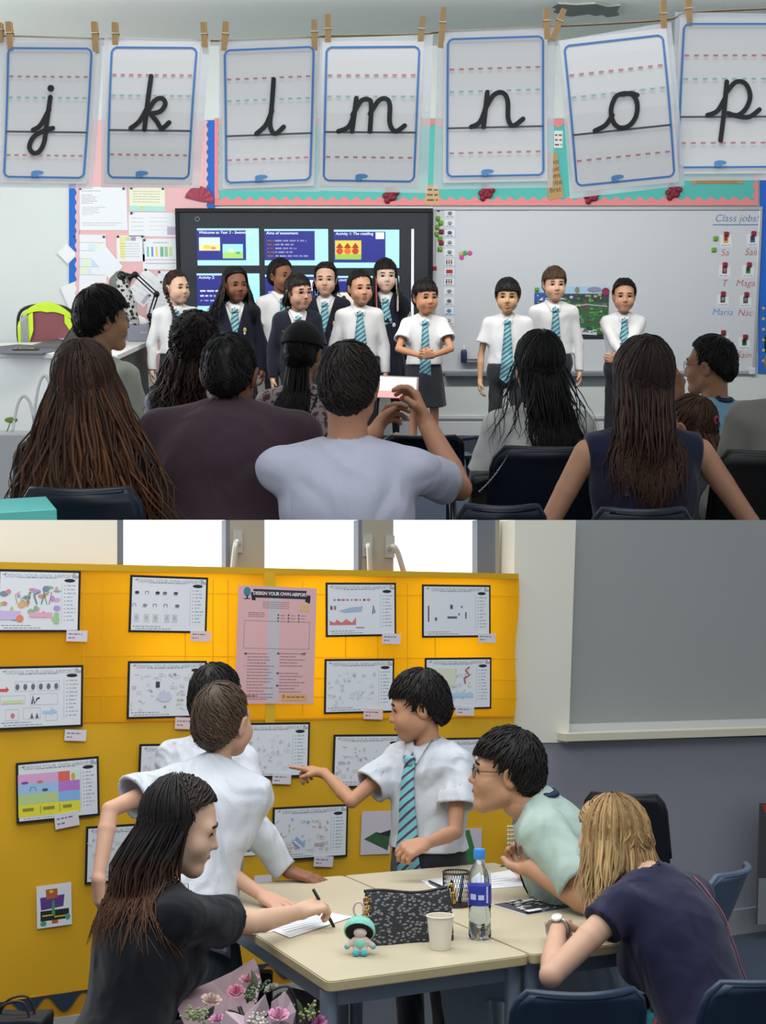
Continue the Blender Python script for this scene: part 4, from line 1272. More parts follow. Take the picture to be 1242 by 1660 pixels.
def front_y(p, x, z, q=None):
    q = q or p.last_q; ys = np.linspace(-.02, .30, 161, dtype=np.float32) * p.a
    L = np.stack([np.full_like(ys, x), ys, np.full_like(ys, z)], 1) @ p.Rt.T + p.tf(0, 0, 0)
    d = q(L); return float(ys[len(d) - 1 - np.argmax((d < 0)[::-1])]) if (d < 0).any() else .1 * p.a
def crest(p, x, z, c, r=.014, name='crest'):
    x *= p.a; z *= p.T; y = front_y(p, x, z); mb = MB(); mb.ball((x, y + .003, z), (r, .004, r * 1.2), u=12, v=6)
    V = np.array([tuple(v) for v in mb.V], dtype=np.float32) @ p.Rt.T + p.tf(0, 0, 0); p.part(name, V, mb.F, mat('crest_' + c[1:], c, .5), parent=p.last)
def gold_crest(p): crest(p, -.085, .58, '#b89a4a'); crest(p, -.085, .52, '#c9c4b4', .008)
def white_crest(p):
    crest(p, -.075, .50, '#b9bcc2', .013); x = 0
    for sx, c in ((1, '#a84a58'), (-1, '#b9a7a0')):
        pts = p_head(p, np.array([[sx * .074, .035, -.02], [sx * .078, .055, -.09], [sx * .080, .085, -.17], [sx * .078, .10, -.26]])); pa = spline([tuple(t) for t in pts], 5)
        mb = MB(); mb.tube(pa, [.006 + .0012 * (i % 2) for i in range(len(pa))], 6); p.part('braided_cord', np.array([tuple(v) for v in mb.V]), mb.F, mat('cord_' + c[1:], c, .6), parent=p.hair)
def rosette(p):
    x, z = .045 * p.a, .62 * p.T; y = front_y(p, x, z); mb = MB(); g = random.Random(4)
    for k in range(11): a_ = k * .571; mb.ball((x + .020 * math.cos(a_), y + .008, z + .018 * math.sin(a_)), (.018, .007, .011), Rm=Matrix.Rotation(-a_, 3, 'Y'), u=8, v=5)
    mb.ball((x, y + .014, z), (.014, .010, .012), u=8, v=6); mb.tube([(x + .02, y + .008, z + .01), (x + .075, y + .006, z + .030)], [.009, .003], 6)
    V = np.array([tuple(v) for v in mb.V], dtype=np.float32) @ p.Rt.T + p.tf(0, 0, 0); p.part('rosette', V, mb.F, mat('rosette_red', '#8e2f26', .6, var=.3, vscale=40), parent=p.last)
def clip_on(p):
    mb = MB(); c = np.array([[-.030, -.118, .052], [-.012, -.128, .030], [-.004, -.128, .016]]); pts = p_head(p, c)
    mb.tube(spline([tuple(t) for t in pts], 4), .0055, 6); p.part('hair_clip', np.array([tuple(v) for v in mb.V]), mb.F, mat('clip_silver', '#b7b0aa', .25, metal=.8), parent=p.hair)
def blue_lanyard(p): neck_band(p, 'lanyard', mat('lanyard_blue', '#2b4a78', .6), front=.45, wd=.018)
def red_strap(p):
    a = p.a; q = p.q; pts = [p.tf(.10 * a, .05 * a, p.T * 1.0)] + [p.tf((.105 + .06 * t) * a, -.14 * a, p.T * (.98 - .9 * t)) for t in np.linspace(0, 1, 16)]
    P = np.array(pts, dtype=np.float32)
    for _ in range(4):
        d = q(P); e = .004; g = np.stack([(q(P + np.eye(3, dtype=np.float32)[i] * e) - d) / e for i in range(3)], 1); P = P - g * np.clip(d - .004, -.05, .08)[:, None]
    g /= np.maximum(np.linalg.norm(g, axis=1, keepdims=True), 1e-5)
    V, Q, _ = strands_mesh(P[None], np.full((1, len(P)), .007, dtype=np.float32), .3, np.zeros((1, len(P), 3)), g[None]); p.part('bag_strap', V, Q, mat('strap_red', '#8e4a55', .6))
def blonde_extras(p): watch_on(p); red_strap(p)

# ------------------------------------------------------------------ the people
WHITE_SHIRT_L = cloth('school_shirt', '#c3c8cf', .2, 300, fold=.9)
WHITE_SHIRT = cloth('white_shirt', '#d9d8d8', .2, 300)
NAVY_BLAZER = cloth('navy_blazer', '#161a28', .3, 500)
CHAR = cloth('charcoal', '#2b2d33')
BLACKC = cloth('black', '#121316')
def shirt(sleeve='short', **k): return dict(dict(name='shirt', mat=WHITE_SHIRT, sleeve=sleeve, hem=.075, inf=.012, loose=.014, neck=.056), **k)
def blazer(**k): return dict(dict(name='blazer', mat=NAVY_BLAZER, sleeve='long', hem=-.10, inf=.022, loose=.018, vneck=.42, vw=.085, vmin=.0, neck=.062, wr=.003), **k)
BLK = '#16110f'; 
def short(**k): return dict(dict(kind='short', edge='short', col=BLK, t=.012, n=280, seed=3), **k)
KH = .0078
UP = M_UP
def kid(label, px, s, yaw, **k):
    d = dict(H=1.28, kid=True, pose='stand', lean=-2, h=KH, group=None, skin='#c2957a', hair=short(edge='fringe'), mouth='closed')
    d.update(k)
    return build_person(label, UP, px, s, yaw, **d)
FACE = 180
if DO('kids'):
    kid('girl with a dark plait in white blouse and grey pinafore', (287, 466), 228, 180 + 8, fem=True, hyaw=38, skin='#cfa891', H=1.3,
        hair=dict(kind='pulled', edge='pulled', col='#2e1d16', t=.007, n=300, seed=4, swirl=.3, falls=[dict(n=60, az=(98, 118), rel=98, len=.05, both=False, narrow=.2, spread=.01, back=-.02, w=.007, wave=.008, wf=14, clump=.004)]),
        top=shirt('long'), tie=dict(end=.45), collar_col=WHITE_SHIRT, legs=dict(kind='skirt', mat=CHAR, hem=.30, r=(.14, .19), waist=.16), mouth='closed', brow='#2a1a12', extras=braid_on)
    kid('girl with long wavy black hair in navy blazer at the display', (382, 462), 232, 180 + 5, fem=True, hyaw=22, skin='#7a4f3a', H=1.31,
        hair=dict(kind='long', edge='pulled', col='#120e0d', t=.014, n=260, seed=6, part=1, falls=[dict(n=200, lift=.07, az=(85, 180), rel=95, len=.30, spread=.06, back=.02, w=.010, wave=.016, wf=16, clump=.02), dict(n=50, az=(78, 90), rel=95, len=.28, spread=.03, back=-.05, w=.009, wave=.016, wf=16)]),
        top=[shirt('long', inf=.008), blazer()], tie=dict(end=.30), collar_col=WHITE_SHIRT, legs=dict(kind='skirt', mat=CHAR, hem=.28), mouth='talk', extras=gold_crest)
    kid('boy in short sleeved white shirt behind the bespectacled blazer child', (456, 447), 220, 180 + 20, hyaw=24, skin='#8a5c43', H=1.36,
        hair=short(edge='short', t=.012, seed=8), top=shirt('short'), tie=dict(end=.2), collar_col=WHITE_SHIRT, mouth='closed')
    kid('child in round glasses and navy blazer with red rosette', (484, 474), 238, 180 + 10, hyaw=26, skin='#bd9076', H=1.22, fem=True, glasses='#8d7a70',
        hair=dict(kind='bob', edge='bob', col='#1b1411', t=.010, n=240, seed=9, falls=[dict(n=70, az=(85, 180), rel=100, len=.10, spread=.015, back=.0, w=.008)]),
        top=[shirt('long', inf=.008), blazer()], tie=dict(end=.35), collar_col=WHITE_SHIRT, mouth='talk', extras=rosette)
    kid('girl in navy blazer with dark parted hair, between the two short haired boys', (528, 453), 222, 180 - 4, hyaw=2, fem=True, skin='#cba48c', H=1.32,
        hair=dict(kind='long', edge='long', col='#17110f', t=.010, n=240, seed=10, part=-1, falls=[dict(n=60, az=(90, 180), rel=100, len=.13, spread=.01, back=.0, w=.008)]),
        top=[shirt('long', inf=.008), blazer()], tie=dict(end=.30), collar_col=WHITE_SHIRT, mouth='talk', legs=dict(kind='skirt', mat=CHAR), extras=gold_crest)
    kid('boy in long sleeved white shirt with cropped hair, arms down', (584, 467), 234, 180 + 5, hyaw=16, skin='#bf8f72', H=1.27,
        hair=short(edge='short', t=.009, seed=11, lift=.06), top=shirt('long'), tie=dict(end=.30), collar_col=WHITE_SHIRT, mouth='talk')
    kid('tall girl with fringe and long dark hair in navy pinafore', (625, 447), 222, 180 + 2, hyaw=6, fem=True, skin='#d3b3a0', H=1.36,
        hair=dict(kind='long', edge='bob', col='#15100f', t=.011, n=240, seed=12, falls=[dict(n=110, az=(80, 180), rel=98, len=.30, spread=.02, back=.0, w=.008), dict(n=30, az=(76, 92), rel=98, len=.40, spread=.02, back=-.08, w=.006)]),
        top=[shirt('long', inf=.008), dict(name='pinafore_top', mat=NAVY_BLAZER, sleeve='long', hem=-.05, inf=.018, loose=.014, vneck=.60, vw=.060, neck=.060)], tie=dict(end=.5), collar_col=WHITE_SHIRT, mouth='closed',
        legs=dict(kind='skirt', name='pinafore_skirt', mat=NAVY_BLAZER, hem=.30, r=(.15, .21), tights=BLACKC), footw='#6a2638', extras=white_crest)
    kid('boy in short sleeves clasping his hands before grey shorts', (690, 482), 240, 180 + 3, hyaw=18, skin='#bb8565', H=1.24,
        hair=short(edge='fringe', t=.013, seed=13), top=shirt('short', loose=.026), tie=dict(end=-.28), collar_col=WHITE_SHIRT, mouth='smile',
        arms=dict(L=dict(w=('s', 703, 576, 244), pole=(-.9, -.3, -.3), hf=(.9, .35, .1), hn=(.3, -.9, 0), curl=[35, 40, 30]), R=dict(w=('s', 679, 576, 244), pole=(.9, -.3, -.3), hf=(-.9, .35, .1), hn=(-.3, -.9, 0), curl=[35, 40, 30])),
        legs=dict(kind='skirt', name='shorts', mat=CHAR, hem=.30, r=(.15, .215), pleat=6, waist=.10))
    kid('boy in short sleeves with bowl cut singing, left of the woman in white', (823, 481), 240, 180 - 3, hyaw=-3, skin='#c39873', H=1.26, bw=1.06,
        hair=short(edge='bowl', t=.015, seed=14), top=shirt('short', loose=.026), tie=dict(end=-.20, w=1.1), collar_col=WHITE_SHIRT, mouth='open')
    kid('tallest boy with light brown hair and long sleeves', (899, 461), 234, 180 + 4, hyaw=2, skin='#cfa48a', H=1.36, mouth='smile', brow='#4a3222',
        hair=short(edge='fringe', col='#4a3424', tip='#5d432e', t=.012, seed=15, lift=.09), top=shirt('long'), tie=dict(end=.0), collar_col=WHITE_SHIRT)
    kid('boy with spiky black hair in front of the airport poster right edge', (1012, 480), 232, 180 - 2, hyaw=-2, skin='#bb8c70', H=1.24, mouth='smile',
        hair=short(edge='short', t=.010, seed=16, lift=.10), top=shirt('long'), tie=dict(end=.35), collar_col=WHITE_SHIRT,
        arms=dict(L=dict(w=('s', 1000, 590, 236), pole=(-1, -.2, -.3), hf=(.9, .3, .1), hn=(0, -1, 0)), R=dict(w=('s', 1024, 590, 236), pole=(1, -.2, -.3), hf=(-.9, .3, .1), hn=(0, -1, 0))))
AH = .0085
def adult(label, px, s, yaw, **k):
    d = dict(H=1.70, pose='sit', lean=6, h=AH, ah=1.25, lh=2.6, skin='#b98a6e', face=False, legs=dict(kind='trousers', mat=BLACKC), hair=short())
    d.update(k)
    return build_person(label, UP, px, s, yaw, **d)
if DO('audience'):
    adult('woman with long copper brown hair in a black top, front left', (138, 622), 588, -6, fem=True, skin='#b98a6e', h=.009, sh=1.0,
        hair=dict(kind='long', edge='long', col='#2c1b12', tip='#5a3922', t=.014, n=140, lift=.01, seed=21, swirl=.2, capmix=.7, w=.006, base=.8, part=1,
            falls=[dict(n=480, lift=.07, az=(70, 180), rel=92, len=.54, spread=.065, back=.045, w=.0066, wave=.030, wf=11, clump=.045, ombre=.30, hl=.3, hlmix=.55)]),
        top=dict(name='top', mat=BLACKC, sleeve='long', hem=-.12, inf=.016, loose=.02, neck=.066))
    adult('man with black hair and grey green shirt at the teacher desk', (168, 518), 395, -42, hyaw=-18, skin='#c2946f', face=True, lean=4,
        hair=short(edge='fringe', t=.018, n=420, seed=22), top=dict(mat=cloth('sage_shirt', '#c3c7b8', .3), name='shirt', sleeve='elbow', hem=-.1, inf=.018, loose=.02, neck=.064, wr=.006),
        extras=blue_lanyard)
    adult('woman with dark curly hair held by a clip, lilac top', (318, 562), 425, -5, fem=True, skin='#7a5240',
        hair=dict(kind='curly', edge='long', col='#1d1210', tip='#3a2018', t=.022, n=420, seed=23, w=.006, capmix=.5,
            falls=[dict(n=260, lift=.07, az=(70, 180), rel=100, len=.27, spread=.03, back=.05, w=.008, wave=.022, wf=26, clump=.03, ombre=.2, hl=.2)]),
        top=dict(mat=cloth('lilac_top', '#a9a7b8'), name='top', sleeve='short', hem=-.1, inf=.014, neck=.066), extras=clip_on)
    adult('broad man in a dark plum collarless shirt', (372, 606), 548, -3, skin='#7d5340', bw=1.22, bd=1.25, lean=18, H=1.80, neckl=.25, h=.008,
        hair=short(edge='fade', t=.004, n=500, seed=24, w=.003, col='#0d0b0b'), top=dict(mat=cloth('plum_shirt', '#3b2a33', .25), name='shirt', sleeve='elbow', hem=-.12, inf=.02, loose=.022, neck=.066, wr=.003, nfwd=.012))
    adult('woman in black cap with ponytail and floral blouse', (492, 572), 405, -4, fem=True, skin='#a67a60', hyaw=-14,
        hair=dict(kind='long', edge='long', col='#14100f', t=.006, n=200, seed=25, ears=False, falls=[dict(n=190, az=(140, 180), rel=112, len=.40, spread=.00, back=.05, narrow=.2, w=.008, wave=.006, cx=-.02)]),
        top=dict(mat=FLORAL, name='blouse', sleeve='elbow', hem=-.1, inf=.016, loose=.02, neck=.062), extras=cap_on)
    adult('man in pale blue grey tee filming with a phone', (566, 628), 610, 0, hyaw=-8, hpitch=-4, skin='#b08065', bw=1.13, bd=1.1, H=1.78, lean=8, h=.0075, face=True, ah=.65,
        hair=short(edge='short', t=.011, n=700, seed=26, w=.0036, col='#1d1613', swirl=1.2), top=dict(mat=cloth('pale_tee', '#a8aaba', .35, 350), name='tee', sleeve='short', hem=-.1, inf=.015, loose=.018, neck=.062, wr=.0045),
        arms=dict(R=dict(w=('s', 690, 684, 562), pole=('s', 752, 806, 578), hf=('s', 668, 622, 560), hn=(-1, .1, .2), curl=[30, 40, 30], thumb=.5),
                  L=dict(w=('s', 640, 690, 540), pole=(-.3, .5, -1), hf=('s', 646, 640, 540), hn=(1, .2, .1), curl=[30, 40, 30])), extras=phone_on)
    adult('woman with straight black hair in a white tee', (872, 592), 480, 6, fem=True, hyaw=10, skin='#b98f74',
        hair=dict(kind='long', edge='long', col='#0e0c0c', t=.013, n=140, lift=.01, seed=27, swirl=.2, part=1, falls=[dict(n=480, lift=.07, az=(75, 180), rel=95, len=.34, spread=-.02, narrow=.25, cx=.03, back=.06, w=.0048, wave=.008, wf=7, clump=.02), dict(n=26, az=(80, 150), rel=95, len=.32, spread=.10, back=.06, w=.004, wave=.02)]),
        top=dict(mat=cloth('white_tee', '#cfccc9', .3), name='tee', sleeve='short', hem=-.1, inf=.016, loose=.028, neck=.062, wr=.005))
    adult('woman with long brown hair in a navy sleeveless top', (1040, 612), 560, 4, fem=True, skin='#b3866c', bw=1.10, hyaw=14, sh=1.05, H=1.72, face=False,
        hair=dict(kind='long', edge='long', col='#21150f', tip='#3f251a', t=.014, n=140, lift=.01, seed=28, swirl=.2, part=1, capmix=.3, falls=[dict(n=480, lift=.07, az=(62, 180), rel=94, len=.36, spread=-.02, narrow=.18, back=.07, w=.0052, wave=.012, wf=8, clump=.02, ombre=.35, hl=.25)]),
        top=dict(mat=cloth('navy_top', '#171b33', .3), name='top', sleeve='none', hem=-.1, inf=.012, neck=.072, wr=.003),
        arms=dict(L=dict(w=(('p', -.16, .22, .62)), pole=(-.7, -.5, -.4)), R=dict(w=('p', .22, .24, .62), pole=(.8, -.5, -.3))), extras=strap_on)
    adult('man in light blue polo with glasses and lanyard raising a camera phone', (1150, 592), 430, 34, hyaw=24, skin='#a87a5e', face=True, glasses='#6d6a66', ah=.7,
        hair=short(edge='fade', t=.010, n=500, seed=29, col='#121010'), top=dict(mat=cloth('blue_polo', '#86b6cc', .3), name='polo', sleeve='elbow', hem=-.1, inf=.018, loose=.02, neck=.060),
        arms=dict(L=dict(w=('s', 1100, 640, 420), pole=(-.6, -.2, -1), hf=('s', 1083, 585, 420), hn=(.2, .9, .2), curl=[30, 45, 30])), extras=lanyard_on)
    build_person('small girl with brown ponytail and pink hair tie', UP, (1118, 690), 475, 20, H=1.18, kid=True, fem=True, pose='sit', hyaw=30, skin='#b98a6a', h=.0075,
        hair=dict(kind='long', edge='pulled', col='#4a3020', t=.006, n=260, seed=30, falls=[dict(n=90, az=(120, 180), rel=96, len=.17, spread=.02, back=.05, w=.008, narrow=.4)]), face=False,
        top=dict(mat=cloth('grey_tee', '#55585c'), name='tee', sleeve='short', hem=-.1, inf=.012), fixed=.93, extras=hair_tie_on)
    adult('person in grey top cut off by the right edge', (1283, 572), 500, 12, skin='#a67a60', H=1.7, lean=14, h=.009, bw=1.1,
        hair=short(seed=33), top=dict(mat=cloth('grey_top', '#77756e', .3), name='top', sleeve='long', hem=-.1, inf=.022, loose=.028, wr=.008))

LO = M_LOW
if DO('lower'):
    build_person('woman with long brown tipped hair in black tee writing at the table', LO, (296, 1338), 645, -52, H=1.62, fem=True, pose='sit', lean=15, hyaw=-34, hpitch=-16, h=.0062, skin='#cba78d', mouth='closed',
        hair=dict(kind='long', edge='long', col='#17110f', tip='#6f4a30', t=.013, n=160, lift=.01, seed=41, part=1, swirl=.2, falls=[dict(n=540, lift=.07, az=(72, 180), rel=95, len=.32, spread=.0, back=.07, w=.0045, wave=.012, wf=7, clump=.02, ombre=.55, cx=-.02)]),
        top=dict(mat=cloth('black_tee', '#14171c', .3), name='tee', sleeve='short', hem=-.12, inf=.016, loose=.03, neck=.062, wr=.005),
        legs=dict(kind='trousers', mat=BLACKC), fixed=None,
        arms=dict(R=dict(len=1.1, w=('s', 498, 1478, 592), pole=('s', 372, 1590, 640), hf=('s', 560, 1452, 585), hn=(-.3, .3, -1), curl=[40, 55, 35], thumb=.6),
                  L=dict(w=('z', 375, 1478, .76), pole=(-.8, .2, -.4), hf=('z', 450, 1490, .74), hn=(0, .1, -1), curl=[18, 25, 15])), extras=pen_on)
    build_person('boy with cropped fair brown hair leaning over the table, back turned', LO, (362, 1170), 518, -12, H=1.36, kid=True, pose='stand', lean=24, side=6, hyaw=-14, hpitch=6, h=.006, skin='#c79b82', face=False,
        hair=short(edge='short', col='#4b3b2d', tip='#6a5642', t=.007, n=460, seed=42, w=.0032, swirl=1.2), top=shirt('short', mat=WHITE_SHIRT_L, loose=.034, hem=-.14, wr=.006, inf=.02, flare=.02),
        legs=dict(kind='skirt', name='shorts', mat=cloth('slate_shorts', '#4a545e'), hem=.30, r=(.16, .22), pleat=6),
        arms=dict(R=dict(w=('z', 430, 1455, .745), pole=('s', 335, 1395, 535), hf=('z', 482, 1478, .73), hn=(0, .1, -1), curl=[6, 8, 5]),
                  L=dict(w=('s', 160, 1422, 556), pole=('s', 165, 1330, 545), hf=('s', 160, 1475, 556), hn=(.6, .5, 0), curl=[25, 30, 20])))
    build_person('boy with black hair and long sleeves pressing a hand on the table', LO, (352, 1135), 470, -20, H=1.40, kid=True, pose='stand', lean=14, hyaw=-8, h=.006, skin='#8d6048', face=False, fixed=None,
        hair=short(edge='short', t=.010, n=500, lift=.03, seed=43, w=.0035, col='#0f0c0b'), top=shirt('long', mat=WHITE_SHIRT_L, loose=.028, hem=.0, wr=.007, inf=.018), legs=dict(kind='trousers', mat=BLACKC),
        arms=dict(R=dict(w=('z', 466, 1413, .75), pole=('s', 425, 1310, 490), hf=('z', 508, 1424, .73), hn=(0, .1, -1), curl=[6, 8, 5])))
    build_person('boy in teal striped tie pointing at the pinned drawings', LO, (677, 1146), 462, 180 - 42, H=1.37, kid=True, pose='stand', lean=0, hyaw=-48, hpitch=-10, h=.0055, skin='#b98a6c', mouth='closed',
        hair=short(edge='fringe', t=.015, n=600, seed=44), top=shirt('short', mat=WHITE_SHIRT_L, loose=.034, hem=.085, wr=.005, inf=.02), collar_col=WHITE_SHIRT_L, tie=dict(end=-.12, w=1.1, sway=.0), legs=dict(kind='trousers', mat=CHAR, waist=.13),
        arms=dict(R=dict(w=('s', 527, 1254, 450), pole=('s', 600, 1310, 470), hf=('s', 478, 1240, 445), hn=(0, 0, -1), point=True, curl=[20, 20, 15]),
                  L=dict(w=('s', 690, 1368, 500), pole=('s', 770, 1330, 470), hf=('s', 648, 1382, 505), hn=(.2, -.6, -.5), curl=[45, 55, 40], thumb=.5)))
    build_person('man with glasses, black hair and mint tee leaning on the table', LO, (818, 1252), 525, 90 - 6, H=1.76, pose='sit', lean=24, nvec=(0, 1, .12), hyaw=4, hpitch=4, h=.006, skin='#b58a6c', glasses='#2b2b2e', mouth='closed',
        hair=short(edge='fringe', t=.018, n=540, seed=45), top=dict(mat=cloth('mint_tee', '#a3b8ae', .3), name='tee', sleeve='short', hem=-.1, inf=.018, loose=.030, neck=.060, wr=.005),
        legs=dict(kind='trousers', mat=cloth('pale_shorts', '#8e9ba6')),
        arms=dict(L=dict(w=('s', 862, 1408, 552), pole=('s', 945, 1470, 566), hf=('s', 838, 1395, 535), hn=(.3, .3, .6), curl=[50, 60, 40], thumb=.6),
                  R=dict(w=('s', 872, 1412, 500), pole=(.4, -.2, -1), hf=('s', 838, 1400, 500), hn=(-.3, 0, .6), curl=[50, 60, 40])), extras=lanyard_low)
    build_person('woman with blonde bob in navy cap sleeved top bent over her paper', LO, (992, 1365), 605, 38, H=1.68, fem=True, pose='sit', lean=32, nvec=(0, 1, .15), hyaw=18, hpitch=-20, h=.0062, skin='#c79f86', face=False,
        hair=dict(kind='bob', edge='long', col='#8f7149', tip='#b79a6b', t=.013, n=160, lift=.01, seed=46, part=1, swirl=.2, capmix=.6, w=.006, falls=[dict(n=460, lift=.07, az=(60, 180), rel=96, len=.20, spread=.02, back=.01, w=.0048, wave=.006, ombre=.2, hl=.4)]),
        top=dict(mat=cloth('navy_tee', '#1d1d38', .3), name='top', sleeve='cap', hem=-.08, inf=.014, loose=.02, neck=.070, wr=.003), legs=dict(kind='trousers', name='patterned_trousers', mat=BLOBS),
        arms=dict(L=dict(w=('z', 905, 1503, .77), pole=('s', 880, 1570, 650), hf=('z', 905, 1470, .75), hn=(.3, .2, -1), curl=[40, 50, 35]),
                  R=dict(w=('z', 1000, 1500, .77), pole=(.9, .2, -.8), hf=('z', 960, 1480, .75), hn=(-.3, .2, -1), curl=[40, 50, 35])), extras=blonde_extras)

# ------------------------------------------------------------------ upper room: display, whiteboard, papers
def Lmap(q, w_, h_):
    (x0, y0), (x1, _), (_, y1) = q[0], q[1], q[2]
    return lambda u, v: ((u - x0) / (x1 - x0) * w_, (1 - (v - y0) / (y1 - y0)) * h_)
def grp_quad(name, label, cat, q, off, fn=UW, M=M_UP, group=None):
    """thing whose own frame lies on a pixel quad of a wall; returns (root, width, height, Lmap)"""
    Mq, w_, h_ = quad_frame(q, off, fn)
    r = thing(name, label, cat, M @ Mq, group=group)
    return r, w_, h_, Lmap(q, w_, h_)
def slab(name, x0, y0, x1, y1, z0, z1, m, parent, bev=0.0, col=None):
    mb = MB(); mb.box(((x0 + x1) / 2, (y0 + y1) / 2, (z0 + z1) / 2), (abs(x1 - x0), abs(y1 - y0), abs(z1 - z0)), bev=bev)
    return mb.obj(name, m, parent)
rr = random.Random(5)
PAPER = mat('paper_white', '#dfe2e6', .8); BLKP = mat('black_card', '#17171a', .7)

# display
q = [(292, 338), (703, 338), (703, 582), (292, 582)]
disp, w_, h_, L = grp_quad('interactive_display', 'large black framed interactive display showing six lesson slides', 'screen', q, .02)
slab('back_case', .0, .0, w_, h_, 0, .06, mat('display_back', '#1b1c1e', .5), disp)
for a in ((0, 0, w_, .035), (0, h_ - .03, w_, h_), (0, .035, .028, h_ - .03), (w_ - .03, .035, w_, h_ - .03)):
    slab('bezel', a[0], a[1], a[2], a[3], .06, .085, mat('bezel_black', '#101114', .35), disp, .003)
slab('screen', .028, .035, w_ - .03, h_ - .03, .06, .070, mat('screen_dark', '#35383d', .18, emit=.10), disp)
d = Deco(.0705)
tiles = [(326, 370, 425, 429), (434, 371, 536, 429), (545, 372, 650, 433), (324, 442, 425, 503), (434, 444, 536, 505), (545, 446, 650, 505), (324, 516, 425, 560), (434, 516, 536, 560), (545, 516, 650, 560)]
for i, (x0, y0, x1, y1) in enumerate(tiles):
    a, b = L(x0, y1), L(x1, y0); tw_, th_ = b[0] - a[0], b[1] - a[1]
    d.rect(a[0], a[1], b[0], b[1], '#9fdcec'); d.rect(a[0] + (.0 if i % 3 else 0), a[1] + th_ * .14, a[0] + tw_ * .79, b[1] - th_ * .05, '#2b2f7c')
    W_ = lambda x, y: (a[0] + tw_ * x, a[1] + th_ * y)
    if i == 0:
        d.rect(*W_(.03, .40), *W_(.37, .76), '#d9c98a'); d.rect(*W_(.03, .58), *W_(.37, .76), '#b9d7e8'); d.ell(*W_(.16, .50), .03, .015, '#e0b060'); d.ell(*W_(.26, .47), .02, .012, '#c7875a')
        d.rect(*W_(.41, .19), *W_(.74, .58), '#8fc5d8'); d.rect(*W_(.41, .19), *W_(.74, .36), '#93c06a'); d.ell(*W_(.55, .40), .02, .014, '#e6e08a'); d.ell(*W_(.66, .34), .018, .01, '#5c9a4f')
    if i == 1:
        for k in range(5): d.text(a[0] + tw_ * .04, a[1] + th_ * (.66 - k * .105), tw_ * .12, .011, '#d9a53c', rr); d.text(a[0] + tw_ * .17, a[1] + th_ * (.66 - k * .105), tw_ * rr.uniform(.25, .55), .011, '#e8e8f2', rr)
    if i == 2:
        d.rect(*W_(.02, .22), *W_(.42, .72), '#d9b84a'); d.rect(*W_(.02, .22), *W_(.42, .36), '#8fb04a')
        for k, c_ in enumerate(('#b8432e', '#d2622c', '#a8402a')): d.ell(*W_(.09 + k * .12, .44), .026, .024, c_); d.poly([W_(.03 + k * .12, .52), W_(.15 + k * .12, .52), W_(.09 + k * .12, .66)], '#8d3a22')
        d.rect(*W_(.64, .76), *W_(.77, .93), '#eef2f6')
    if i >= 3:
        for k in range(3): d.text(a[0] + tw_ * .05, a[1] + th_ * (.52 - k * .13), tw_ * .4, .012, '#cfd2ea', rr)
        if i == 4: d.rect(*W_(.62, .58), *W_(.76, .86), '#e8ebf2')
        if i == 5: d.rect(*W_(.04, .2), *W_(.3, .55), '#d8d2c2'); d.ell(*W_(.15, .36), .02, .03, '#3a2b24')
d.rect(*L(669.5, 519), *L(673.5, 371), '#e9eaf2')
d.obj('slides', disp, m=SCREEN)
for i, t_ in enumerate(('Welcome to Year 3 - Swimming', 'Aims of assessment:', 'Activity 1: The retelling', 'Activity 2:', 'Activity 3:', 'Activity 4:')):
    x0, y0, x1, y1 = tiles[i]; a = L(x0 + 3, y0 + 6.5)
    font_obj('slide_title', t_, .030, mat('title_white', '#f0f1f6', .5, emit=.5), disp, Matrix.Translation((a[0], a[1], .0755)), shear=.15, align='LEFT')
mb = MB(); c_ = L(327, 355); mb.tube([(c_[0] + .016 * math.cos(t), c_[1] + .016 * math.sin(t), .0715) for t in np.linspace(0, 6.28, 17)[:-1]], .002, 5, closed=True); mb.obj('screen_icon', mat('icon_grey', '#9a9ca0', .5), disp)

# whiteboard
q = [(700, 335), (1229, 335), (1229, 606), (700, 606)]
wb, w_, h_, L = grp_quad('whiteboard', 'wide whiteboard with aluminium frame and class jobs list', 'whiteboard', q, .0)
slab('writing_surface', 0.01, 0.01, w_ - .01, h_ - .01, 0, .014, mat('whiteboard_enamel', '#ccd0d5', .22, spec=.4), wb)
ALU = mat('aluminium', '#c4c6c8', .35, metal=.6)
for a in ((0, 0, w_, .028), (0, h_ - .028, w_, h_), (0, .028, .026, h_ - .028), (w_ - .026, .028, w_, h_ - .028)): slab('frame', a[0], a[1], a[2], a[3], 0, .026, ALU, wb, .004)
slab('pen_tray', .10, -.012, w_ - 1.0, .018, .026, .095, mat('tray_grey', '#767a80', .45), wb, .004)
for x in (.0, w_ - .05): slab('frame_corner', x, -.004, x + .05, .05, .0, .034, mat('corner_plastic', '#d2d4d6', .5), wb, .006)
def Lz(u, v, z): a = L(u, v); return Matrix.Translation((a[0], a[1], z))
BLUI = mat('marker_blue', '#3a62a8', .5); REDI = mat('marker_red', '#b83a4a', .5); BLU2 = mat('marker_sky', '#3f7fc6', .5)
HW = dict(shear=.22, extrude=.0004, offset=-.001)
font_obj('heading', 'Class jobs!', .078, BLUI, wb, Lz(1188, 354, .0152), **HW)
slab('underline', L(1150, 364)[0], L(1150, 364)[1] - .003, L(1229, 362)[0] - .03, L(1150, 364)[1] + .003, .0145, .0155, BLUI, wb)
jobs = [(1172, 389, 'Sa', REDI), (1215, 388, 'Sain', REDI), (1172, 438, 'T', REDI), (1210, 438, 'Magan', REDI), (1171, 485, 'Maria', BLU2), (1208, 486, 'Nac', REDI), (1174, 548, '', REDI), (1209, 555, 'Sain', REDI)]
GREENM = mat('magnet_green', '#6ba52c', .4); REDM = mat('magnet_red', '#8d2136', .4)
ordn = ['top left', 'top right', 'second row left', 'second row right', 'third row left', 'third row right', 'bottom left', 'bottom right']
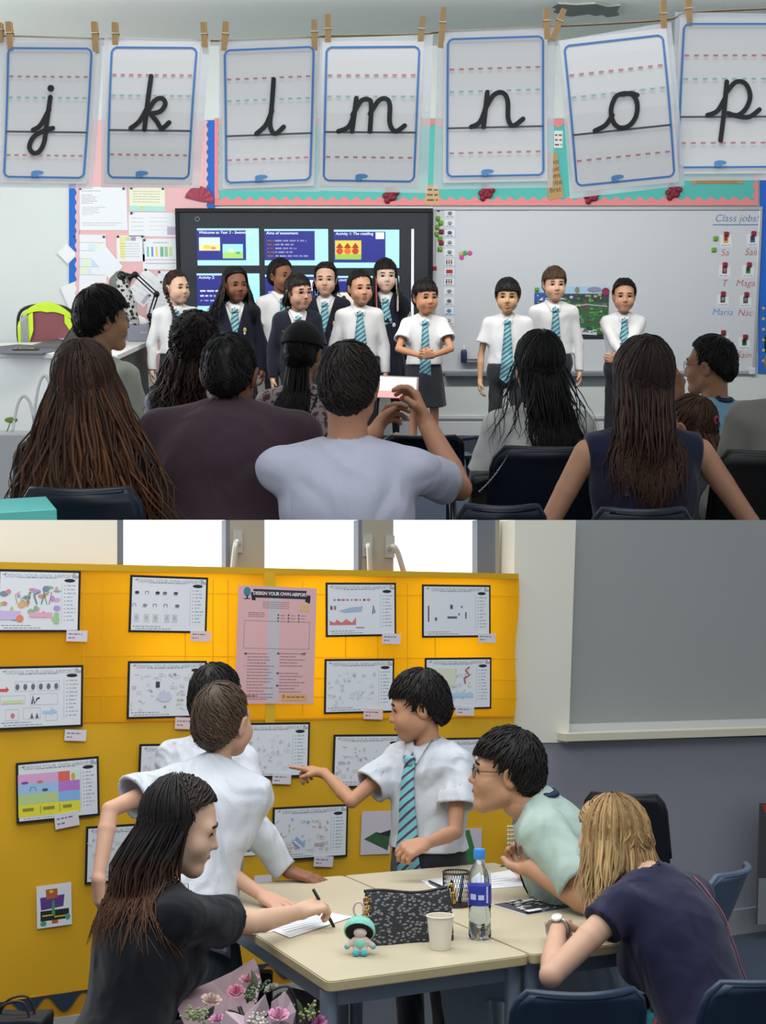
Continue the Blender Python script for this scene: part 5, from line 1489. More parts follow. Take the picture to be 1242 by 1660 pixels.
icons = [('#d9a441', '#8d2136'), ('#4b5f8e', '#333'), ('#8d2136', '#777'), ('#3f8f4a', '#333'), ('#444444', '#888'), ('#444444', '#777'), ('#777777', '#999'), ('#3d5a44', '#222')]
def magnet(u, v, m, label, big=1.0, rnd=False, z=.0146, group='magnets on the whiteboard'):
    p_ = wb.matrix_world @ Lz(u, v, z)
    t_ = thing('magnet', label, 'magnet', p_, group=group)
    mb = MB()
    if rnd: mb.lathe([(.0, 0), (.021 * big, 0), (.021 * big, .006), (.016 * big, .010), (0, .010)], 14)
    else: mb.box((0, 0, .007), (.040 * big, .040 * big, .014), bev=.005); mb.box((0, 0, .016), (.026 * big, .026 * big, .006), bev=.003)
    mb.obj('magnet_body', m, t_)
    return t_
for i, (u, v, nm, mi_) in enumerate(jobs):
    p_ = wb.matrix_world @ Lz(u, v, .0146) @ Matrix.Rotation(R(rr.uniform(-5, 5)), 4, 'Z')
    c = thing('job_card', 'small white job picture card, %s of the class jobs list' % ordn[i], 'card', p_, group='job cards on the whiteboard')
    slab('sheet', -.045, -.050, .045, .045, 0, .0012, PAPER, c)
    dd = Deco(.0013); dd.rect(-.018, -.02, .018, .03, icons[i][0]); dd.ell(0, .01, .012, .016, icons[i][1]); dd.text(-.035, -.040, .07, .006, '#8b8f96', rr); dd.obj('picture', c)
    magnet(u + (1 if i % 2 else 0), v - 10, REDM, 'dark red magnet holding the %s job card' % ordn[i], .95, z=.0162)
    if nm: font_obj('written_name', nm, .072, mi_, wb, Lz(u + (0 if i else -1), v + 20, .0152), **HW)
magnet(1155, 386, GREENM, 'upper green square magnet beside the job cards', .9); magnet(1153, 404, GREENM, 'lower green square magnet beside the job cards', .9)
for i, (u, v, m_) in enumerate([(708, 354, GREENM), (713, 361, GREENM), (707, 368, GREENM), (714, 375, REDM), (706, 379, GREENM), (712, 386, GREENM), (714, 393, REDM), (712, 403, GREENM), (703, 434, REDM)]):
    magnet(u, v, m_, '%s square magnet, %s in the column right of the display' % ('green' if m_ is GREENM else 'dark red', ['topmost', 'second from top', 'third from top', 'fourth from top', 'fifth from top', 'sixth from top', 'seventh from top', 'eighth from top', 'lowest'][i]), .9)
for i, (u, v, c_, nn) in enumerate([(746, 410, '#e3c13a', 'yellow'), (752, 409, '#3fa860', 'green'), (760, 409, '#d8489a', 'pink right'), (747, 416, '#cf3f92', 'pink lower')]):
    magnet(u, v, mat('dot_' + nn.split()[0], c_, .4), 'little round %s magnet in the cluster near the timetable strip' % nn, .85, True)
magnet(709, 341, mat('magnet_dark', '#3c3c3e', .4), 'small dark round magnet at the whiteboard top left corner', .5, True)
tc_ = [('#7d848c', 0), ('#9aa0a6', 0), ('#4d5c6c', 1), ('#8b9096', 0), ('#77808a', 0), ('#55724a', 1), ('#b3282e', 1), ('#5a4a4c', 1), ('#7a8288', 0), ('#56666a', 0), ('#4c86b8', 1), ('#a2a6aa', 0)]
nth = ['top', 'second', 'third', 'fourth', 'fifth', 'sixth', 'seventh', 'eighth', 'ninth', 'tenth', 'eleventh', 'lowest']
for i in range(12):
    y0 = 338 + i * 15.8
    qq = [(720 - .15 * i, y0 + .6), (739 - .15 * i, y0 + .6), (739 - .15 * i, y0 + 15.2), (720 - .15 * i, y0 + 15.2)]
    c, cw, ch, Lc = grp_quad('timetable_card', '%s picture card of the visual timetable strip' % nth[i], 'card', qq, .0146, group='visual timetable cards')
    slab('sheet', 0, 0, cw, ch, 0, .0012, PAPER, c)
    dd = Deco(.0013); dd.frame(.002, .002, cw - .002, ch - .002, .003, '#6e93b8' if tc_[i][1] else '#b9c4cc')
    if i == 6: dd.rect(cw * .22, ch * .32, cw * .78, ch * .75, '#b3282e')
    elif i in (5, 7):
        for k in range(3): dd.rect(cw * (.2 + .2 * k), ch * .3, cw * (.33 + .2 * k), ch * .62, ('#3a3440', '#a04a38', '#4f5d38')[k]); dd.ell(cw * (.265 + .2 * k), ch * .72, cw * .07, ch * .09, '#8a6a55')
    else: dd.ell(cw * .5, ch * .5, cw * .2, ch * .22, tc_[i][0]); dd.rect(cw * .4, ch * .3, cw * .6, ch * .42, '#555b62')
    dd.text(cw * .2, ch * .12, cw * .6, .006, '#6a7078', rr); dd.obj('picture', c)
# airport poster
po, w2, h2, L2 = grp_quad('poster', 'colourful airport scene poster on the whiteboard behind the two boys', 'poster', [(865, 464), (986, 464), (986, 550), (865, 550)], .0146)
slab('sheet', 0, 0, w2, h2, 0, .0015, PAPER, po)
dd = Deco(.0016)
dd.rect(0, h2 * .85, w2, h2, '#a9cbe6'); dd.rect(0, 0, w2, h2 * .86, '#37673f'); dd.rect(0, h2 * .62, w2 * .38, h2 * .88, '#2f62a6'); dd.rect(w2 * .3, h2 * .70, w2, h2 * .86, '#3c4450')
dd.rect(0, 0, w2, h2 * .10, '#202428'); dd.poly([(w2 * .3, h2 * .12), (w2 * .85, h2 * .08), (w2 * .85, h2 * .18), (w2 * .4, h2 * .26)], '#c9cdd2')
for k in range(7): dd.ell(w2 * (.45 + .055 * k), h2 * (.18 - .008 * k), .006, .006, '#33383e')
for k in range(170):
    x, y = rr.uniform(.04, .97) * w2, rr.uniform(.12, .84) * h2; c_ = rr.choice(['#4f8a4a', '#2d5235', '#5f9c54', '#71777e', '#8d2f3c', '#c4c8cc', '#30363c', '#a9b45a', '#7d3e46'])
    if rr.random() < .5: dd.ell(x, y, rr.uniform(.006, .024), rr.uniform(.004, .012), c_, 9)
    else: dd.rect(x, y, x + rr.uniform(.01, .05), y + rr.uniform(.006, .018), c_)
dd.line([(w2 * .42, h2 * .60), (w2 * .7, h2 * .66), (w2 * .98, h2 * .62)], .008, '#b9bec4'); dd.ell(w2 * .57, h2 * .93, .018, .024, '#7f8a62'); dd.ell(w2 * .8, h2 * .94, .055, .02, '#8c8fae'); dd.ell(w2 * .95, h2 * .90, .03, .03, '#8e2f4a'); dd.poly([(w2 * .06, h2 * .74), (w2 * .1, h2 * .74), (w2 * .12, h2 * .80)], '#e8edf2')
dd.obj('picture', po)
magnet(869, 468, GREENM, 'green square magnet on the poster corner', .8, z=.0165)
# spray bottle on the tray
b_ = thing('marker_cleaner_bottle', 'small white bottle with navy label standing on the whiteboard tray', 'bottle', M_UP, UW(752, 588, .060))
mb = MB(); mb.lathe([(.022, 0), (.024, .004), (.024, .085), (.018, .098), (.010, .102)], 16); auto_smooth(mb.obj('bottle_body', mat('bottle_navy', '#2c3658', .35), b_))
mb = MB(); mb.lathe([(.012, .100), (.012, .118), (.006, .124), (.005, .140), (0, .141)], 14); auto_smooth(mb.obj('cap', mat('cap_white', '#d8dade', .4), b_))
e_ = thing('board_eraser', 'grey board eraser lying on the whiteboard tray', 'eraser', M_UP, UW(768, 588, .060))
mb = MB(); mb.box((0, 0, .010), (.11, .045, .018), bev=.004); mb.obj('eraser_body', mat('eraser_grey', '#7f868c', .6), e_)
mb = MB(); mb.box((0, 0, .024), (.105, .042, .010), bev=.003); mb.obj('grip', mat('eraser_dark', '#55595e', .6), e_)

# things on the teal board
for i, (u, v) in enumerate([(787, 312), (958, 317), (1090, 311), (632, 316)]):
    r_ = thing('paper_rose', ['crimson paper rose on the teal board under card n', 'crimson paper rose on the teal board under card o', 'crimson paper rose on the teal board under card p', 'dark red paper rose on the teal board under card m'][i], 'decoration', M_UP, UW(u, v, .013), group='paper roses on the teal board')
    mb = MB()
    for k in range(9):
        a_ = k * 2.4; rad = .012 + .010 * k / 2; mb.ball((rad * math.cos(a_), -.014, rad * math.sin(a_)), (.026, .012, .022), Rm=Matrix.Rotation(a_, 3, 'Y'), u=8, v=5)
    mb.obj('petals', mat('rose_red', '#7e1f33', .6, var=.2, vscale=30), r_, None, True)
tn, w2, h2, L2 = grp_quad('kraft_sign', 'tan paper sign with handwriting hanging on the teal board beside card n', 'sign', [(893, 248), (915, 246), (917, 320), (890, 325)], .014)
slab('sheet', 0, 0, w2, h2, 0, .004, mat('kraft', '#b79565', .8), tn)
for k, t_ in enumerate(('Who', 'issue', 'been', 'write', 'first')): font_obj('handwriting', t_, .055, mat('ink_dark', '#4a3a2c', .6), tn, Matrix.Translation((w2 * .5, h2 * (.80 - .15 * k), .0046)), shear=.15)
for k, (a_, b2, c_) in enumerate([((898, 212), (912, 240), '#d8e4df'), ((1120, 288), (1205, 298), '#b79565'), ((690, 300), (712, 330), '#c9a878')]):
    pcs, w2, h2, L2 = grp_quad('paper_strip', ['pale lettered paper strip above the tan sign', 'flat tan paper strip under card p', 'small tan paper strip under the right edge of card m'][k], 'paper', [a_, (b2[0], a_[1]), b2, (a_[0], b2[1])], .0145)
    slab('sheet', 0, 0, w2, h2, 0, .002, mat('strip_' + c_[1:], c_, .8), pcs)
    dd = Deco(.0021)
    for j in range(3): dd.text(w2 * .1, h2 * (.7 - .28 * j), w2 * .8, h2 * .10, '#6a5a4a' if k else '#a04848', rr)
    dd.obj('lettering', pcs)

# pinned papers on the pink board
def pinned(q, label, kind, col='#e3e6ea', off=.0135, th=.0012):
    r_, w2, h2, L2 = grp_quad('pinned_paper', label, 'paper', q, off, group='papers pinned to the pink board')
    slab('sheet', 0, 0, w2, h2, 0, th, mat('paper_' + col[1:], col, .8), r_)
    dd = Deco(th + .0001)
    if kind == 'letter':
        dd.text(w2 * .08, h2 * .90, w2 * .4, h2 * .014, '#7fa5a0', rr)
        for k in range(5): dd.text(w2 * .08, h2 * (.80 - k * .045), w2 * rr.uniform(.2, .34), h2 * .014, '#9a8f98', rr)
        for k in range(5): dd.text(w2 * .08, h2 * (.52 - k * .04), w2 * rr.uniform(.2, .5), h2 * .012, '#a6adb4', rr)
        dd.text(w2 * .08, h2 * .16, w2 * .8, h2 * .012, '#9aa0a8', rr); dd.text(w2 * .08, h2 * .11, w2 * .7, h2 * .012, '#9aa0a8', rr)
    if kind == 'table':
        for k in range(5): dd.rect(w2 * .05, h2 * (.15 + .17 * k), w2 * .95, h2 * (.16 + .17 * k), '#b7a3a8', False)
        for k in range(9):
            x, y = rr.uniform(.06, .7) * w2, (.17 + .17 * rr.randrange(4)) * h2; dd.rect(x, y, x + w2 * .22, y + h2 * .13, rr.choice(['#bcd7ea', '#cfe0ee', '#d9e6c8', '#f0e6b0']))
    if kind == 'cols':
        for k, c_ in enumerate(('#e9dd8c', '#bfd79a', '#a98fc0', '#dfe2e6')): dd.rect(w2 * (.12 + .2 * k), h2 * (.80 if k else .1), w2 * (.30 + .2 * k), h2 * .95, c_)
        for k in range(6): dd.text(w2 * .12, h2 * (.68 - .1 * k), w2 * .7, h2 * .02, '#aab0b6', rr)
    if kind == 'chart':
        for k, c_ in enumerate(('#63b6b0', '#5f8fc0', '#e3cf62', '#6fb58f', '#9cc79a', '#c5d8a0')): dd.rect(w2 * (.12 + .12 * k), h2 * .42, w2 * (.17 + .12 * k + .04 * (k > 2)), h2 * .74, c_)
        dd.rect(w2 * .06, h2 * .18, w2 * .94, h2 * .22, '#c3bccb'); dd.rect(w2 * .06, h2 * .30, w2 * .94, h2 * .33, '#c3bccb', False); dd.text(w2 * .3, h2 * .86, w2 * .4, h2 * .025, '#8f969c', rr)
    if kind == 'notice':
        dd.rect(0, 0, w2, h2 * .22, '#a9dcd2'); dd.ell(w2 * .35, h2 * .14, h2 * .06, h2 * .07, '#d9cf5a')
        for k in range(5): dd.text(w2 * .1, h2 * (.82 - .11 * k), w2 * .75, h2 * .03, '#b5b08a', rr)
    if kind == 'grid':
        for k in range(4): dd.text(w2 * .05, h2 * (.75 - .17 * k), w2 * .25, h2 * .02, '#a7adb3', rr); dd.text(w2 * .4, h2 * (.78 - .17 * k), w2 * .4, h2 * .02, '#bcc1c6', rr)
        dd.rect(w2 * .76, h2 * .08, w2 * .93, h2 * .42, '#b9aec6')
    dd.obj('print', r_)
    if not kind: return r_
    mb = MB()
    for x in (.06, .94): mb.lathe([(.0, 0), (.008, .002), (.010, .006), (.004, .010), (.006, .014), (0, .015)], 8, c=(w2 * x, h2 * .96, th))
    o = mb.obj('push_pin', mat('pin_dark', '#3b3f48', .4), r_)
    return r_
pinned([(128, 303), (208, 303), (207, 373), (128, 373)], 'large white letter pinned at the top left of the pink board', 'letter')
pinned([(210, 304), (268, 304), (268, 343), (210, 342)], 'pale yellow and mint notice pinned beside the large letter', 'notice', '#e3e6cf')
pinned([(210, 345), (292, 344), (291, 384), (209, 383)], 'wide grid sheet with lilac square pinned next to the display', 'grid')
pinned([(121, 381), (175, 380), (173, 458), (119, 457)], 'tall timetable sheet with blue rows pinned below the large letter', 'table')
pinned([(175, 383), (228, 383), (227, 424), (190, 424)], 'sheet with yellow and green columns pinned mid board', 'cols')
pinned([(232, 388), (292, 386), (291, 437), (232, 437)], 'sheet with teal bar chart pinned by the display edge', 'chart')
pinned([(166, 398), (190, 388), (203, 430), (177, 452)], 'blank white sheet pinned askew beside the tall timetable', '', off=.0155)
pinned([(97, 466), (148, 446), (172, 502), (121, 522)], 'tilted blank sheet hanging low over the blue edge', '', off=.0155)
pinned([(106, 404), (120, 388), (126, 412), (110, 428)], 'curling white corner sheet sticking out left of the board', '', off=.0165)
pinned([(222, 428), (254, 448), (232, 498), (204, 476)], 'tilted white sheet pinned behind the desk lamp', 'grid', off=.0155)
pinned([(255, 440), (291, 440), (291, 482), (255, 480)], 'narrow white sheet pinned beside the girl with the plait', 'table')
pinned([(240, 478), (280, 480), (278, 518), (238, 514)], 'low white sheet pinned above the tissue box', 'grid', off=.0145)
fl_ = thing('folded_paper_flower', 'dusky red folded paper fan at the display corner', 'decoration', M_UP, UW(323, 326, .02))
mb = MB()
for k in range(12):
    a0, a1 = k * .26 - .2, (k + 1) * .26 - .2; mb.prism([(0, -.002 * (k % 2) - .004, 0), (.11 * math.cos(a0), -.012 * (k % 2) - .002, .11 * math.sin(a0)), (.11 * math.cos(a1), -.012 * ((k + 1) % 2) - .002, .11 * math.sin(a1))], .002, (0, -1, 0))
mb.obj('folds', mat('fan_red', '#a04458', .7), fl_)

# ------------------------------------------------------------------ alphabet cards on the line
CS = 735.0
def CP(u, v, off=0.0):
    p = at_s(u, v, CS); return p + Vector((0, -off, 0))
cards = {
 'j': ([(15, 80), (150, 81), (136, 289), (7, 287)], [(-6, 60), (168, 63), (150, 306), (-13, 303)], [[(82, 158), (76, 200), (72, 230), (64, 246), (54, 248), (48, 238), (55, 222), (72, 212), (86, 208)], [(54, 211), (66, 203), (80, 178)]]),
 'k': ([(183, 79), (320, 80), (306, 290), (176, 288)], [(170, 61), (342, 66), (324, 305), (164, 304)], [[(247, 127), (242, 165), (236, 213)], [(214, 211), (228, 200), (240, 180)], [(238, 190), (252, 168), (264, 163), (270, 172), (262, 184), (246, 188)], [(246, 188), (256, 200), (264, 211), (276, 202)]]),
 'l': ([(365, 84), (509, 78), (503, 292), (367, 297)], [(356, 65), (522, 62), (520, 311), (354, 309)], [[(444, 130), (441, 170), (438, 203), (446, 217), (460, 206)], [(416, 217), (431, 203), (441, 180)]]),
 'm': ([(530, 79), (680, 78), (671, 295), (525, 293)], [(520, 64), (702, 57), (693, 313), (515, 309)], [[(549, 216), (566, 208), (575, 185), (578, 163)], [(578, 163), (571, 216)], [(572, 190), (585, 168), (597, 165), (602, 174), (600, 216)], [(600, 188), (614, 167), (626, 164), (632, 174), (632, 203), (641, 216), (656, 207)]]),
 'n': ([(726, 66), (880, 61), (881, 284), (725, 287)], [(711, 51), (902, 44), (896, 304), (702, 307)], [[(764, 206), (778, 198), (788, 172), (790, 150)], [(790, 150), (784, 206)], [(786, 178), (800, 155), (815, 151), (823, 164), (824, 193), (832, 204), (848, 193)]]),
 'o': ([(914, 77), (1073, 59), (1093, 286), (935, 302)], [(903, 68), (1087, 37), (1110, 301), (924, 322)], [[(963, 215), (980, 206), (991, 190)], [(1012, 155), (997, 160), (989, 180), (992, 200), (1003, 210), (1018, 207), (1029, 192), (1031, 172), (1024, 158), (1012, 155)], [(1008, 157), (1020, 155), (1031, 158)]]),
 'p': ([(1108, 41), (1262, 41), (1262, 271), (1099, 272)], [(1094, 21), (1280, 24), (1280, 292), (1088, 293)], [[(1178, 133), (1174, 180), (1168, 228)], [(1147, 187), (1163, 180), (1176, 158)], [(1176, 152), (1192, 134), (1208, 136), (1216, 155), (1210, 175), (1196, 187), (1180, 184)], [(1192, 188), (1214, 190), (1231, 178)]]),
}
LAM = mat('laminate', '#eef1f4', .12, alpha=.42, spec=.6)
for kx_, (ch, (fq, oq, strokes)) in enumerate(cards.items()):
    P = [CP(*t) for t in fq]
    Mq = plane_matrix(P[3], P[2] - P[3], P[0] - P[3]); iM = Mq.inverted()
    c = thing('alphabet_card', 'laminated white card with cursive letter %s pegged on the line' % ch, 'card', Mq, group='alphabet cards on the line')
    loc = lambda u, v: (iM @ CP(u, v))
    F4 = [loc(*t) for t in fq]; O4 = [loc(*t) for t in oq]
    cen = sum((Vector((p.x, p.y)) for p in F4), Vector((0, 0))) / 4
    grow = lambda k: [(cen + (Vector((p.x, p.y)) - cen) * k) for p in F4]
    S4 = grow(1.09)
    def bent(poly, z0, z1):
        mb = MB(); n_ = 8; V = []; Fs = []
        BL, BR, TR, TL = poly[3], poly[2], poly[1], poly[0]
        for j in range(n_ + 1):
            t = j / n_; z = .010 * math.sin(t * 3.1) * (1 if kx_ % 2 else -.6) + .006 * t
            for X0, X1 in ((TL, TR), ): 
                pass
            a_ = Vector(BL) + (Vector(TL) - Vector(BL)) * t; b2 = Vector(BR) + (Vector(TR) - Vector(BR)) * t
            V += [(a_.x, a_.y, z + z0), (b2.x, b2.y, z + z0), (b2.x, b2.y, z + z1), (a_.x, a_.y, z + z1)]
        for j in range(n_):
            for k in range(4): Fs.append([j * 4 + k, j * 4 + (k + 1) % 4, j * 4 + 4 + (k + 1) % 4, j * 4 + 4 + k])
        Fs.append([0, 3, 2, 1]); Fs.append([n_ * 4 + k for k in range(4)])
        mb.add(V, Fs); return mb
    hgt = (F4[0].y + F4[1].y) / 2
    bent([(p.x, p.y) for p in O4], -.0004, .0004).obj('laminate_pouch', LAM, c)
    bent(S4, .0008, .0018).obj('sheet', mat('card_sheet', '#e6e6e4', .3, spec=.5), c)
    dd = Deco(.0022, .00004)
    wd = .0058
    Fr = [(p.x, p.y) for p in (F4[3], F4[2], F4[1], F4[0])]
    rounded = []
    for i in range(4):
        p0, p1, p2 = Vector(Fr[i - 1]), Vector(Fr[i]), Vector(Fr[(i + 1) % 4]); r_ = .010
        a_ = p1 + (p0 - p1).normalized() * r_; b2 = p1 + (p2 - p1).normalized() * r_; rounded += [a_, p1 + (a_ + b2 - 2 * p1) * .35, b2]
    dense = []
    for i in range(len(rounded)):
        a_, b2 = rounded[i], rounded[(i + 1) % len(rounded)]; k_ = 12 if (b2 - a_).length > .05 else 1
        dense += [a_ + (b2 - a_) * (j / k_) for j in range(k_)]
    dd.line(dense, wd * .8, '#4f86c6', True)
    def hl(t, col, dash, wdt):
        a_ = Vector(Fr[0]) + (Vector(Fr[3]) - Vector(Fr[0])) * (1 - t); b2 = Vector(Fr[1]) + (Vector(Fr[2]) - Vector(Fr[1])) * (1 - t); Ln = (b2 - a_)
        if not dash: dd.line([a_, b2], wdt, col)
        else:
            for k in range(10): dd.line([a_ + Ln * (k / 10 + .02), a_ + Ln * (k / 10 + .068)], wdt, col)
    hl(.216, '#c98a94', True, .0042); hl(.378, '#9cc4bd', True, .0042); hl(.644, '#55585c', False, .0042); hl(.828, '#c98a94', True, .0042)
    lg = Vector(Fr[0]) + (Vector(Fr[1]) - Vector(Fr[0])) * .42; dd.ell(lg.x, lg.y + .010, .014, .005, '#5f97cc'); dd.ell(lg.x - .006, lg.y + .006, .008, .006, '#5f97cc')
    for st in strokes:
        pts = [Vector((loc(*t).x, loc(*t).y, 0)) for t in st]
        pts = spline(pts, 6) if len(pts) > 2 else pts
        dd.line([(t.x, t.y) for t in pts], .0105, '#202224'); 
        for e_ in (pts[0], pts[-1]): dd.ell(e_.x, e_.y, .00525, .00525, '#202224')
    if ch == 'j': t = loc(83, 144); dd.ell(t.x, t.y, .0075, .0075, '#202224')
    # follow the sheet's bend
    V = [(x, y, z + .010 * math.sin(max(0, min(1, y / hgt)) * 3.1) * (1 if kx_ % 2 else -.6) + .006 * y / hgt) for x, y, z in dd.V]
    # long strokes cross the bend: fine steps are already in the splines; subdivide straight lines
    dd.V = V; o = dd.obj('print', c)
    for vtx in o.data.vertices: vtx.co.z += .0012
ropepts = [(-30, 59), (17, 59), (155, 63), (188, 63), (332, 66), (365, 66), (509, 61), (532, 59), (683, 56), (717, 52), (886, 44), (1075, 33), (1116, 21), (1262, 14), (1300, 12)]
mb = MB(); mb.tube(spline([CP(u, v, .004) for u, v in ropepts], 6), .0022, 6)
ro = thing('string_line', 'thin brown string the alphabet cards hang from', 'string', M_UP, CP(621, 57)); o = mb.obj('cord', mat('twine', '#8a7358', .9), None, None, True); under(o, ro, Matrix.Identity(4))
PEG = mat('peg_wood', '#d0a873', .65, var=.12, vscale=40)
pegs = [(1, 38, 68, 0), (17, 37, 83, 3), (155, 37, 85, 2), (188, 38, 85, 1), (332, 38, 86, 3), (365, 37, 86, -4), (510, 34, 83, 1), (532, 25, 86, 0), (683, 29, 79, -6), (717, 14, 76, -4), (886, 15, 67, 2), (905, 15, 66, -20), (1075, 3, 56, 2), (1116, -2, 43, 4)]
hold = ['of no visible card at the left frame edge', 'left of card j', 'right of card j', 'left of card k', 'right of card k', 'left of card l', 'right of card l', 'left of card m', 'right of card m', 'left of card n', 'right of card n', 'tilted, left of card o', 'right of card o', 'left of card p']
for (u, v0, v1, tl), hn in zip(pegs, hold):
    c_ = CP(u, (v0 + v1) / 2, .002); hgt = (v1 - v0) / CS
    t_ = thing('clothes_peg', 'wooden clothes peg %s' % (hn if hn.startswith('of') else 'gripping the top ' + hn if 'tilted' not in hn else 'leaning askew at the top left of card o'), 'peg', M_UP, c_, rot=Matrix.Rotation(R(-tl), 3, 'Y'), group='wooden pegs on the line')
    for sgn, nm in ((-1, 'jaw'), (1, 'jaw')):
        mb = MB(); w0 = .0062
        prof = [(-w0, -hgt / 2), (w0, -hgt / 2), (w0 * 1.05, hgt * .1), (w0 * .95, hgt / 2), (-w0 * .95, hgt / 2), (-w0 * 1.05, hgt * .1)]
        mb.prism([(x, sgn * .0035 + .0005 * sgn, z) for x, z in prof], .006 * sgn, (0, 1, 0)); mb.obj(nm, PEG, t_)
    mb = MB(); mb.tube([(-.007, -.010, hgt * .12), (-.007, .010, hgt * .12), (.007, .010, hgt * .12), (.007, -.010, hgt * .12)], .0012, 5, closed=True); mb.obj('spring', mat('spring_steel', '#8d8b86', .35, metal=.8), t_)

# ------------------------------------------------------------------ upper room: desk and what stands on it
ZD = .76
DK = [at_z(-60, 570, ZD), at_z(190, 576, ZD), at_z(246, 551, ZD), at_z(-60, 557, ZD)]
de = thing('teacher_desk', 'white teacher desk with dark side panel at the left wall', 'desk', M_UP, (DK[1].x, DK[1].y, 0))
WD = mat('desk_white', '#d6d7d3', .5, var=.02); 
def prism_at(name, poly, dz, m, parent, root=None):
    mb = MB(); mb.prism(poly, dz, (0, 0, -1)); return under(mb.obj(name, m), parent, Matrix.Identity(4))
prism_at('desk_top', DK, .03, WD, de)
def panel(name, a, b, z0, z1, th, m, parent, inset=0.0):
    n = (b - a).cross(Vector((0, 0, 1))).normalized()
    mb = MB(); mb.prism([Vector((a.x, a.y, z0)), Vector((b.x, b.y, z0)), Vector((b.x, b.y, z1)), Vector((a.x, a.y, z1))], th, -n); return under(mb.obj(name, m), parent, Matrix.Identity(4))
panel('front_panel', DK[0] + Vector((0, .02, 0)), DK[1] + Vector((-.02, .02, 0)), 0, ZD - .03, .02, mat('desk_front', '#cfd1ce', .55), de)
panel('side_panel', DK[1] + Vector((-.03, .02, 0)), DK[2] + Vector((-.03, -.02, 0)), 0, ZD - .03, .02, mat('desk_dark', '#4a4b46', .55), de)
def on_desk(u, v): return at_z(u, v, ZD + .001)
t_ = thing('desk_mat', 'dark grey desk mat on the left of the teacher desk', 'mat', M_UP, on_desk(60, 566))
prism_at('pad', [at_z(u, v, ZD + .006) for u, v in ((-10, 572), (68, 573), (118, 563), (30, 558), (-10, 562))], .005, mat('mat_grey', '#5a5962', .7), t_)
t_ = thing('laptop', 'open black laptop seen from behind on the teacher desk', 'laptop', M_UP, on_desk(95, 560))
prism_at('keyboard_base', [at_z(u, v, ZD + .022) for u, v in ((48, 560), (100, 562), (132, 553), (92, 549))], .016, mat('laptop_grey', '#4b4f55', .4), t_)
a, b = at_z(96, 562, ZD + .022), at_z(134, 552, ZD + .022)
mb = MB(); up = Vector((.14, .05, .22)); mb.prism([a, b, b + up, a + up], .008, (b - a).cross(up)); under(mb.obj('lid', mat('laptop_black', '#17181b', .35), None), t_, Matrix.Identity(4))
t_ = thing('smartphone', 'dark smartphone lying on the desk mat', 'phone', M_UP, at_z(42, 567, ZD + .008))
mb = MB(); mb.box((0, 0, .005), (.17, .085, .009), bev=.004, seg=2); mb.obj('phone_body', mat('phone_case', '#4f4038', .4), t_); mb = MB(); mb.box((0, 0, .0098), (.155, .072, .001)); mb.obj('phone_glass', mat('phone_glass', '#15171a', .1), t_)
t_ = thing('paper_stack', 'white paper sheets lying behind the laptop', 'paper', M_UP, on_desk(140, 550))
prism_at('sheets', [at_z(u, v, ZD + .022) for u, v in ((92, 550), (160, 552), (166, 545), (110, 543))], .020, PAPER, t_)
# tissue box
t_ = thing('tissue_box', 'grey tissue box with white tissue on the desk corner', 'box', M_UP, on_desk(225, 553), rz=.1)
mb = MB(); mb.box((0, 0, .062), (.155, .12, .124), bev=.004); mb.obj('carton', mat('tissue_grey', '#8b8d9b', .6), t_)
mb = MB(); mb.box((0, 0, .125), (.10, .055, .002)); mb.obj('opening', mat('slot_dark', '#6a6c74', .6), t_)
mb = MB(); V = []; n = 12
for j in range(4):
    for i in range(n):
        a_ = 2 * math.pi * i / n; rd = (.042, .060, .034, .006)[j] * (1 + .25 * math.sin(3 * a_ + j)); V.append((rd * math.cos(a_) * 1.2, rd * .5 * math.sin(a_), .122 + (.0, .020, .050, .072)[j] + .006 * math.sin(2 * a_)))
mb.add(V, [[j * n + i, j * n + (i + 1) % n, (j + 1) * n + (i + 1) % n, (j + 1) * n + i] for j in range(3) for i in range(n)] + [[3 * n + i for i in range(n)]]); mb.obj('tissue', mat('tissue_white', '#e2e2e2', .8), t_, None, True)
font_obj('carton_lettering', 'tissue', .022, mat('letter_white', '#d8d8de', .6), t_, Matrix.Translation((.04, -.0605, .07)) @ Matrix.Rotation(R(90), 4, 'X'))
# blue bottle
t_ = thing('water_bottle', 'clear water bottle with blue cap behind the tissue box', 'bottle', M_UP, on_desk(206, 551))
mb = MB(); mb.lathe([(.030, 0), (.033, .01), (.033, .13), (.026, .16), (.014, .185), (.014, .195)], 16); auto_smooth(mb.obj('bottle_body', mat('clear_blue', '#7d94c8', .1, alpha=.6), t_))
mb = MB(); mb.lathe([(.0335, .05), (.0342, .05), (.0342, .11), (.0335, .11)], 16); mb.obj('bottle_label', mat('label_blue', '#2b3fa0', .5), t_)
mb = MB(); mb.lathe([(.016, .193), (.016, .215), (0, .216)], 14); mb.obj('cap', mat('cap_blue', '#4a6fd0', .4), t_)
# desk lamp
def S_(u, v, s): return at_s(u, v, s)
LS = 222.0
base = at_z(243, 548, ZD)
t_ = thing('desk_lamp', 'black spring arm desk lamp reaching left over the desk', 'lamp', M_UP, base)
LB = mat('lamp_black', '#17181a', .4, metal=.3)
ys = base.y
def PL(u, v): return at_plane(u, v, Vector((0, ys, 0)), Vector((0, 1, 0)))
mb = MB(); mb.lathe([(0, 0), (.045, 0), (.045, .02), (.02, .03), (.012, .06), (0, .062)], 14, c=base); under(auto_smooth(mb.obj('clamp_base', LB)), t_, Matrix.Identity(4))
for nm, p0, p1 in (('lower_arm', (243, 512), (254, 477)), ('upper_arm', (254, 477), (219, 445))):
    for dd_ in (-.012, .012):
        a, b = PL(*p0), PL(*p1); nn = (b - a).normalized().cross(Vector((0, 1, 0))) * dd_; mb = MB(); mb.tube([a + nn, b + nn], .0065, 6); under(mb.obj(nm, LB), t_, Matrix.Identity(4))
